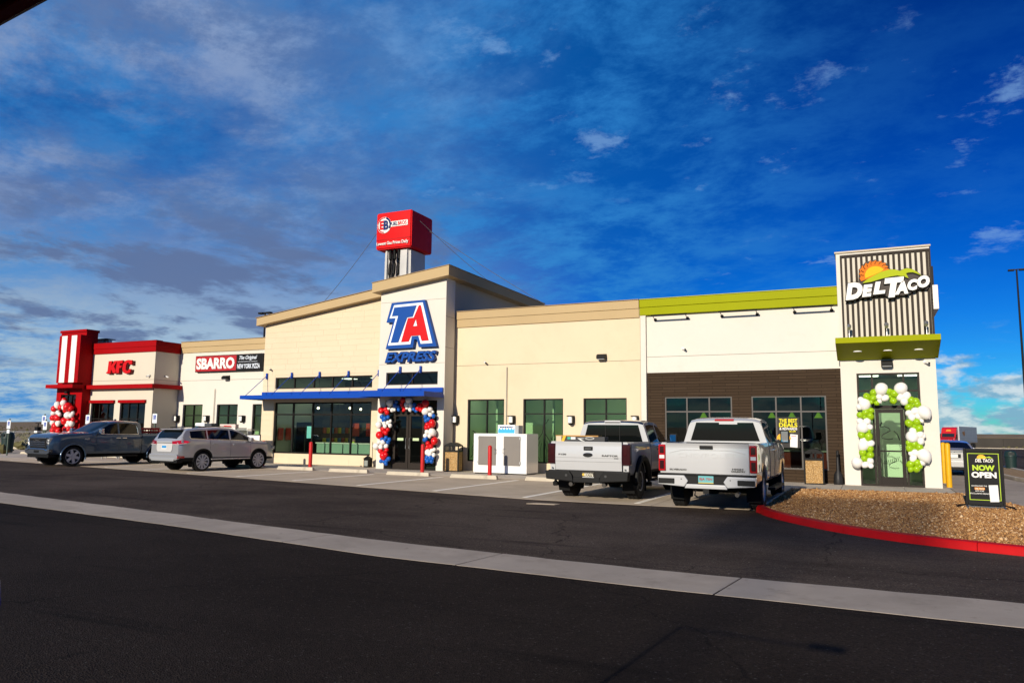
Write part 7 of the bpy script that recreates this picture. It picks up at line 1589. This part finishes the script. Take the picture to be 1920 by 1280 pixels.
    q = MB(); q.tube([(-.62, -.1, .0), (-.70, -.12, .2), (-.72, -.1, .35)], .012, 5); q.build('cord', TRIM, c, world=False)
white_left()

# ---- slate pickup, nose towards the drive (far left)
def slate_pickup():
    pt = paint('paint_slate', (.045, .080, .135), .45, .26)
    P = dict(W=2.03, R=.41, tw=.28, rim=.30, fa=1.93, ra=-1.81, sill=.50, belt=1.32, rail=1.36, cab0=-1.02, nose=2.86, bed0=-2.84, hoodz=1.37, paint=pt, doors=(-.95, .02, 1.02), ws=(.45, 1.28), wend=.92, tg=(.72, 1.35), lamp=(.8, 1.33), rearwin=(.8, .68, 1.37, 1.8), nsp=6, rimmat=RIMB, sw=(.12, .10), mirror=(.90, 1.33), mirmat=CHR, gap=.085, crown=.012, flare=pt, flr=.03, flo=.012,
             top=[(-1.02, 1.84), (-.94, 1.89), (-.4, 1.925), (.1, 1.915), (.40, 1.87), (1.28, 1.40), (1.42, 1.39), (2.2, 1.365), (2.72, 1.31), (2.83, 1.25), (2.86, 1.15)])
    t, sec, hw = pickup('pickup_truck', 'dark slate blue pickup parked nose out in front of the restaurant', (-30.72, 22.65, .014), R(263), P)
    # front: grille, lamps, bumper
    xn = 2.86
    MB().prism([(-.70, .74), (.70, .74), (.74, 1.17), (-.74, 1.17)], xn - .12, xn + .03, 'x').build('grille', TRIM, t, world=False, bevel=.02)
    for z in (.82, .90, .98): MB().box(xn + .025, xn + .05, -.62, .62, z, z + .03).build('grille_bar', CHR, t, world=False, bevel=.006)
    MB().box(xn + .02, xn + .055, -.68, .68, 1.14, 1.18).build('grille_trim', CHR, t, world=False, bevel=.008)
    ptext(t, 'GMC', -.28, .28, 1.02, 1.11, xn + .045, CHR, dirn=1, offset=.03, depth=.025)
    for s in (1, -1):
        MB().prism([(s * .72, .80), (s * .88, .86), (s * .93, 1.16), (s * .74, 1.17)], xn - .22, xn - .0, 'x').build('headlight', HLM, t, world=False, bevel=.015)
        q = MB(); q.tube([(xn + .02, s * .73, 1.15), (xn + .01, s * .70, .86), (xn + .02, s * .62, .76)], .022, 6); q.tube([(xn + .0, s * .74, .84), (xn - .04, s * .88, .88)], .02, 6); q.build('lamp_trim', CHR, t, world=False, smooth=50)
        for k in range(2): MB().box(xn - .02, xn + .012, *sorted((s * .76, s * .86)), .93 + .11 * k, 1.0 + .11 * k).build('lamp_lens', TLW, t, world=False, bevel=.01)
        MB().box(xn - .06, xn + .02, *sorted((s * .80, s * .92)), .56, .68).build('bumper_vent', TRIM, t, world=False)
    MB().prism([(-.98, .56), (-.80, .50), (.80, .50), (.98, .56), (.98, .72), (-.98, .72)], xn - .10, xn + .05, 'x').build('front_bumper', M('bumper_slate', (.05, .055, .065), .35, coat=.5), t, world=False, bevel=.03)
    q = MB(); q.tube([(xn - .02, -.98, .64), (xn + .055, -.78, .66), (xn + .06, -.6, .715), (xn + .06, .6, .715), (xn + .055, .78, .66), (xn - .02, .98, .64)], .022, 6); q.build('bumper_trim', CHR, t, world=False, smooth=50)
    MB().box(xn - .35, xn + .0, -.85, .85, .36, .52).build('air_dam', TRIM, t, world=False, bevel=.03)
    MB().box(xn + .05, xn + .06, -.2, .2, .56, .66).build('front_plate_mount', TRIM, t, world=False)
    # chrome window line, badges, sills
    for s in (1, -1):
        q = MB(); q.tube([(x, s * (hw(x) - .045), 1.335) for x in np.linspace(-.86, 1.0, 12)], .011, 5); q.tube([(-.86, s * (hw(0) - .045), 1.335), (-.84, s * (hw(0) - .12), 1.6), (-.78, s * (hw(0) - .185), 1.76), (-.6, s * (hw(0) - .198), 1.80)], .010, 5); q.build('window_trim', CHR, t, world=False, smooth=50)
        MB().box(1.30, 1.52, *sorted((s * (hw(1.4) - .01), s * (hw(1.4) + .012))), 1.12, 1.16).build('side_badge', CHR, t, world=False)
        MB().box(-.9, 1.35, *sorted((s * .88, s * .99)), .36, .43).build('side_step', TRIM, t, world=False, bevel=.015)
    MB().prism([(-.35, 1.92), (-.2, 1.92), (-.3, 2.0), (-.36, 1.99)], -.02, .02, 'y').build('antenna_fin', pt, t, world=False)
    # red cargo in the bed
    rm = M('cargo_red', (.33, .012, .015), .5, var=(4, .2))
    for i, (x, y, h_, lb) in enumerate(((-1.40, .35, .92, 'nearest the cab'), (-1.95, .25, .86, 'in the middle'), (-2.4, .35, .80, 'nearest the tailgate'))):
        c, s = math.cos(R(263)), math.sin(R(263))
        o = thing('crate', 'red slatted crate in the dark pickup bed, the one ' + lb, 'crate', (-30.72 + x * c - y * s, 22.65 + x * s + y * c, .79), R(263), 'red crates in the pickup bed')
        for z in np.arange(.0, h_ - .1, .15):
            f = MB(); f.box(-.23, .23, -.24, -.215, z, z + .10); f.box(-.23, .23, .215, .24, z, z + .10); f.box(-.23, -.205, -.215, .215, z, z + .10); f.box(.205, .23, -.215, .215, z, z + .10); f.build('slat', rm, o, world=False)
        f = MB()
        for a in (-.2, .2):
            for b in (-.21, .21): f.box(a - .02, a + .02, b - .02 + (.0), b + .02, 0, h_ - .08)
        f.build('corner_post', rm, o, world=False); MB().box(-.2, .2, -.2, .2, 0, .02).build('bottom', rm, o, world=False)
slate_pickup()

# ---- closed cars
def car(name, label, cat, loc, heading, P):
    t = thing(name, label, cat, loc, heading)
    W2, za, ra_ = P['W'] / 2, P['R'], P['R'] + P.get('gap', .065); fa, rx, sill = P['fa'], P['ra'], P['sill']
    belt = pl(P['belt']); zt = smooth_fn(pl(P['top']), .045); hwf = pl(P['plan']); hw = lambda x: W2 * hwf(x)
    arches = [(fa, ra_), (rx, ra_)]; mats = {'paint': P['paint'], 'glass': CGL, 'trim': TRIM}
    def sec(x):
        h, T, b = hw(x), zt(x), belt(x); zb = arch_z(x, arches, za, sill); b = min(b, T - .06) if T < b + .08 else b
        tum = P['tum'] * min(1, max(0, (T - .1 - b)) / .45)
        cab = [(h - .06, zb), (h - .012, zb + P.get('clad', .12) * (b - zb)), (h, zb + .45 * (b - zb)), (h - .01, b - .2 * (b - zb)), (h - .04, b - .02), (h - .06, b + .015), (h - .06 - tum, max(b + .02, T - .10)), (h - .075 - tum, max(b + .03, T - .045)), (h - .17 - tum, T - .012), (h * .38, T + .01), (0, T + .016)]
        hd = [(h - .06, zb), (h - .012, zb + P.get('clad', .12) * (T - .1 - zb)), (h, zb + .45 * (T - .1 - zb)), (h - .012, T - .14), (h - .035, T - .08), (h - .06, T - .05), (h - .10, T - .03), (h - .16, T - .014), (h - .26, T - .002), (h * .38, T + .016), (0, T + .022)]
        k = min(1, max(0, (T - b - .05) / .14))
        return [(lerp(a[0], c[0], k), lerp(a[1], c[1], k)) for a, c in zip(hd, cab)]
    ws, rw = P['ws'], P['rw']; d = P['doors']; sw = P['side_win']
    def cls(x, r, s):
        S = 'L' if s > 0 else 'R'
        if r in (8, 9) and ws[0] < x < ws[1]: return ('windscreen', 'glass')
        if r in (8, 9) and rw[0] < x < rw[1]: return ('rear_window', 'glass')
        if r == 5:
            for i, (a, b) in enumerate(sw):
                if a < x < b: return ('window', 'glass', S + str(i))
        for i in range(len(d) - 1):
            if 1 <= r <= 4 and d[i] < x < d[i + 1]: return ('door', 'paint', S + str(i))
        if r == 0: return ('sill', 'trim')
        if r >= 7 and ws[0] > x > rw[1]: return ('roof', 'paint')
        if x > ws[1]: return ('front_body', 'paint')
        return ('body', 'paint')
    ex = [*ws, *rw, *d] + [q for a in sw for q in a]
    xs = stations(P['rear'], P['nose'], .05, ex, arches)
    loft(xs, sec, cls, t, mats, cap0=('tail_panel', 'paint'), cap1=('nose', 'paint'))
    for x in d:
        S = sec(x)
        for s in (1, -1): q = MB(); q.tube([(x, s * (p[0] + .0005), p[1]) for p in S[1:6]], .005, 4); q.build('door_seam', TRIM, t, world=False)
    for i in range(len(d) - 1):
        for s in (1, -1): x = d[i] + .13; zz = belt(x) - .17; q = MB(); q.box(x - .02, x + .17, *sorted((s * (hw(x) - .012), s * (hw(x) + .03))), zz, zz + .035); q.build('door_handle', P.get('handle', P['paint']), t, world=False, bevel=.01)
    for x in (fa, rx):
        well(t, x, hw(x), ra_, za); flare(t, x, hw(x), ra_, za, TRIM, .018, .004, -.1, yfn=hw)
        for s in (1, -1): wheel(t, x, s * (hw(x) - P['tw'] / 2 - .02), P['R'], P['tw'], P['rim'], s, P['nsp'], P['rimmat'], P['sw'], .045, None, P.get('twin', 0))
    for s in (1, -1):
        mx, mz = P['mirror']; q = MB(); q.box(mx - .06, mx + .09, *sorted((s * (hw(mx) + .03), s * (hw(mx) + .20))), mz, mz + .15); q.build('mirror', P['paint'], t, world=False, bevel=.035); MB().box(mx - .01, mx + .05, *sorted((s * (hw(mx) - .10), s * (hw(mx) + .06))), mz - .02, mz + .04).build('mirror_arm', TRIM, t, world=False)
    q = MB(); q.box(P['rear'] + .3, P['nose'] - .3, -.6, .6, sill - .06, sill + .15); q.build('underbody', WELL, t, world=False)
    return t, sec, hw, zt
def silver_suv():
    pt = paint('paint_silver', (.40, .40, .41), .4, .28)
    P = dict(W=1.81, R=.37, tw=.235, rim=.285, fa=1.36, ra=-1.31, sill=.40, gap=.055, belt=[(-2.3, 1.24), (-1.2, 1.20), (.5, 1.14), (1.2, 1.10), (2.3, 1.0)], plan=[(-2.34, .90), (-2.2, .955), (-1.9, .985), (-1.2, 1), (1.2, 1), (1.8, .97), (2.1, .90), (2.3, .74)], tum=.145, paint=pt,
             top=[(-2.34, 1.08), (-2.29, 1.20), (-2.06, 1.53), (-1.98, 1.595), (-1.4, 1.645), (-.5, 1.685), (.1, 1.66), (.40, 1.585), (1.16, 1.21), (1.3, 1.18), (1.95, 1.10), (2.18, 1.0), (2.3, .75)], clad=.16,
             ws=(.42, 1.14), rw=(-2.27, -2.03), doors=(-1.02, -.06, .92), side_win=[(-1.86, -1.14), (-1.08, -.10), (-.02, .86)], nsp=10, rimmat=ALU, sw=(.016, .030), twin=.10, mirror=(.80, 1.12), rear=-2.34, nose=2.3)
    t, sec, hw, zt = car('suv', 'silver SUV with red wrap tail lights parked facing the storefront', 'car', (-23.80, 22.45, .014), R(84.8), P)
    xr = -2.34
    for s in (1, -1):
        q = MB(); q.add([(-2.335, s * .50, .93), (-2.30, s * .82, .94), (-2.05, s * .885, .98), (-1.86, s * .905, 1.04), (-2.02, s * .885, 1.10), (-2.26, s * .80, 1.10), (-2.345, s * .46, 1.06)] + [(p[0] - .03, p[1] * 1.012, p[2]) for p in []], [(0, 1, 2, 3, 4, 5, 6)])
        # give the lamp real depth by a second, inner shell
        o = [(-2.37, .48, 1.005), (-2.335, .83, 1.01), (-2.10, .900, 1.05), (-1.93, .912, 1.12), (-2.08, .89, 1.165), (-2.29, .81, 1.175), (-2.37, .46, 1.135)]; i_ = [(x + .09, y - .06, z) for x, y, z in o]
        q = MB(); n = len(o); q.add([(x, s * y, z) for x, y, z in o] + [(x, s * y, z) for x, y, z in i_], [tuple(range(n)), tuple(range(2 * n - 1, n - 1, -1))] + [(k, (k + 1) % n, n + (k + 1) % n, n + k) for k in range(n)]); q.build('tail_light', TLR, t, world=False, smooth=50)
        q = MB(); q.tube([(-2.378, s * .5, 1.015), (-2.345, s * .83, 1.02), (-2.08, s * .912, 1.06)], .012, 5); q.build('lamp_line', TLW, t, world=False)
        MB().box(xr - .06, xr + .25, *sorted((s * .73, s * .87)), .50, .60).build('fog_reflector', TLR, t, world=False, bevel=.03); MB().cyl((xr - .055, s * .80, .52), (xr - .045, s * .80, .52), .045).build('fog_lamp', TLW, t, world=False)
    MB().box(xr - .04, xr + .05, -.46, .46, 1.07, 1.145).build('chrome_strip', M('strip_silver', (.6, .6, .6), .25, metal=.5), t, world=False, bevel=.012)
    MB().prism([(-.46, .82), (-.40, .74), (.40, .74), (.46, .82), (.48, 1.05), (-.48, 1.05)], xr - .025, xr + .05, 'x').build('plate_panel', M('panel_white', (.55, .54, .53), .3, coat=1), t, world=False, bevel=.01)
    MB().box(xr - .032, xr - .024, -.155, .155, .84, .98).build('number_plate', PLT, t, world=False); MB().box(xr - .036, xr - .031, -.13, .13, .88, .97).build('plate_print', M('plate_blue_print', (.03, .25, .55), .5), t, world=False)
    MB().prism([(-.86, .56), (-.78, .44), (.78, .44), (.86, .56), (.80, .66), (-.80, .66)], xr - .075, xr + .1, 'x').build('rear_bumper', pt, t, world=False, bevel=.025)
    MB().prism([(-.66, .40), (.66, .40), (.74, .53), (-.74, .53)], xr - .09, xr + .1, 'x').build('skid_plate', M('skid_silver', (.5, .5, .5), .3, metal=.5), t, world=False, bevel=.02); MB().box(xr - .05, xr + .2, -.82, .82, .34, .45).build('lower_valance', TRIM, t, world=False, bevel=.02)
    MB().box(-2.14, -1.96, -.60, .60, 1.565, 1.60).build('spoiler', pt, t, world=False, bevel=.012)
    MB().prism([(-1.72, 1.63), (-1.55, 1.64), (-1.62, 1.72), (-1.70, 1.71)], -.015, .015, 'y').build('antenna_fin', pt, t, world=False)
    for s in (1, -1):
        q = MB(); q.tube([(x, s * (hw(x) - .235), zt(x) + .025) for x in np.linspace(-1.7, .1, 12)], .018, 6); q.build('roof_rail', TRIM, t, world=False, smooth=50)
        q = MB(); q.tube([(-1.92, s * (hw(-1.9) - .07), 1.32), (-1.84, s * (hw(-1.8) - .058), 1.235), (-1.1, s * (hw(0) - .055), 1.215), (0, s * (hw(0) - .052), 1.18), (.86, s * (hw(0) - .052), 1.14)], .009, 5); q.build('window_trim', CHR, t, world=False, smooth=50)
        MB().box(-.95, .9, *sorted((s * (hw(0) - .02), s * (hw(0) + .018))), .43, .475).build('side_strip', M('strip_silver', (.6, .6, .6), .25, metal=.5), t, world=False, bevel=.008)
        MB().prism([(s * .55, .76), (s * .80, .80), (s * .80, .92), (s * .50, .88)], 2.12, 2.26, 'x').build('headlight', HLM, t, world=False, bevel=.01)
    MB().box(2.22, 2.33, -.5, .5, .45, .75).build('grille', TRIM, t, world=False, bevel=.02)
silver_suv()
def silver_sedan():
    pt = paint('paint_pearl', (.48, .47, .45), .4, .28)
    P = dict(W=1.85, R=.33, tw=.22, rim=.23, fa=1.42, ra=-1.40, sill=.28, belt=[(-2.4, .98), (0, .96), (2.4, .88)], plan=[(-2.42, .88), (-2.25, .95), (-1.8, .99), (1.4, 1), (1.9, .95), (2.4, .74)], tum=.20, paint=pt,
             top=[(-2.42, .98), (-2.36, 1.06), (-1.95, 1.10), (-1.25, 1.36), (-.6, 1.44), (.1, 1.43), (.4, 1.38), (1.1, 1.0), (1.3, .97), (2.1, .84), (2.4, .62)],
             ws=(.42, 1.08), rw=(-1.88, -1.18), doors=(-.95, .05, 1.0), side_win=[(-1.2, -1.0), (-.9, 0.0), (.1, .85)], nsp=10, rimmat=ALU, sw=(.03, .03), mirror=(.75, .98), rear=-2.42, nose=2.4)
    t, sec, hw, zt = car('sedan', 'pale silver sedan seen from behind beside the yellow bollards', 'car', (3.16, 38.5, .018), R(90), P)
    xr = -2.42
    for s in (1, -1):
        MB().prism([(s * .50, .92), (s * .84, .90), (s * .86, .99), (s * .50, 1.0)], xr - .03, xr + .22, 'x').build('tail_light', TLR, t, world=False, bevel=.012); MB().box(xr - .034, xr + .02, *sorted((s * .52, s * .66)), .935, .965).build('lamp_line', TLW, t, world=False)
    MB().box(xr - .025, xr + .05, -.5, .5, .975, 1.0).build('chrome_strip', CHR, t, world=False); MB().box(xr - .02, xr + .02, -.26, .26, .74, .90).build('plate_recess', TRIM, t, world=False); MB().box(xr - .026, xr - .018, -.155, .155, .75, .89).build('number_plate', PLT, t, world=False)
    MB().prism([(-.88, .36), (.88, .36), (.90, .62), (-.90, .62)], xr - .06, xr + .1, 'x').build('rear_bumper', pt, t, world=False, bevel=.03); MB().box(xr - .07, xr + .1, -.7, .7, .25, .37).build('diffuser', TRIM, t, world=False, bevel=.02)
silver_sedan()
SC.cycles.use_denoising = True
SC.cycles.max_bounces = 5
SC.cycles.diffuse_bounces = 3
SC.cycles.glossy_bounces = 3
SC.cycles.transparent_max_bounces = 8
SC.cycles.caustics_reflective = False
SC.cycles.caustics_refractive = False
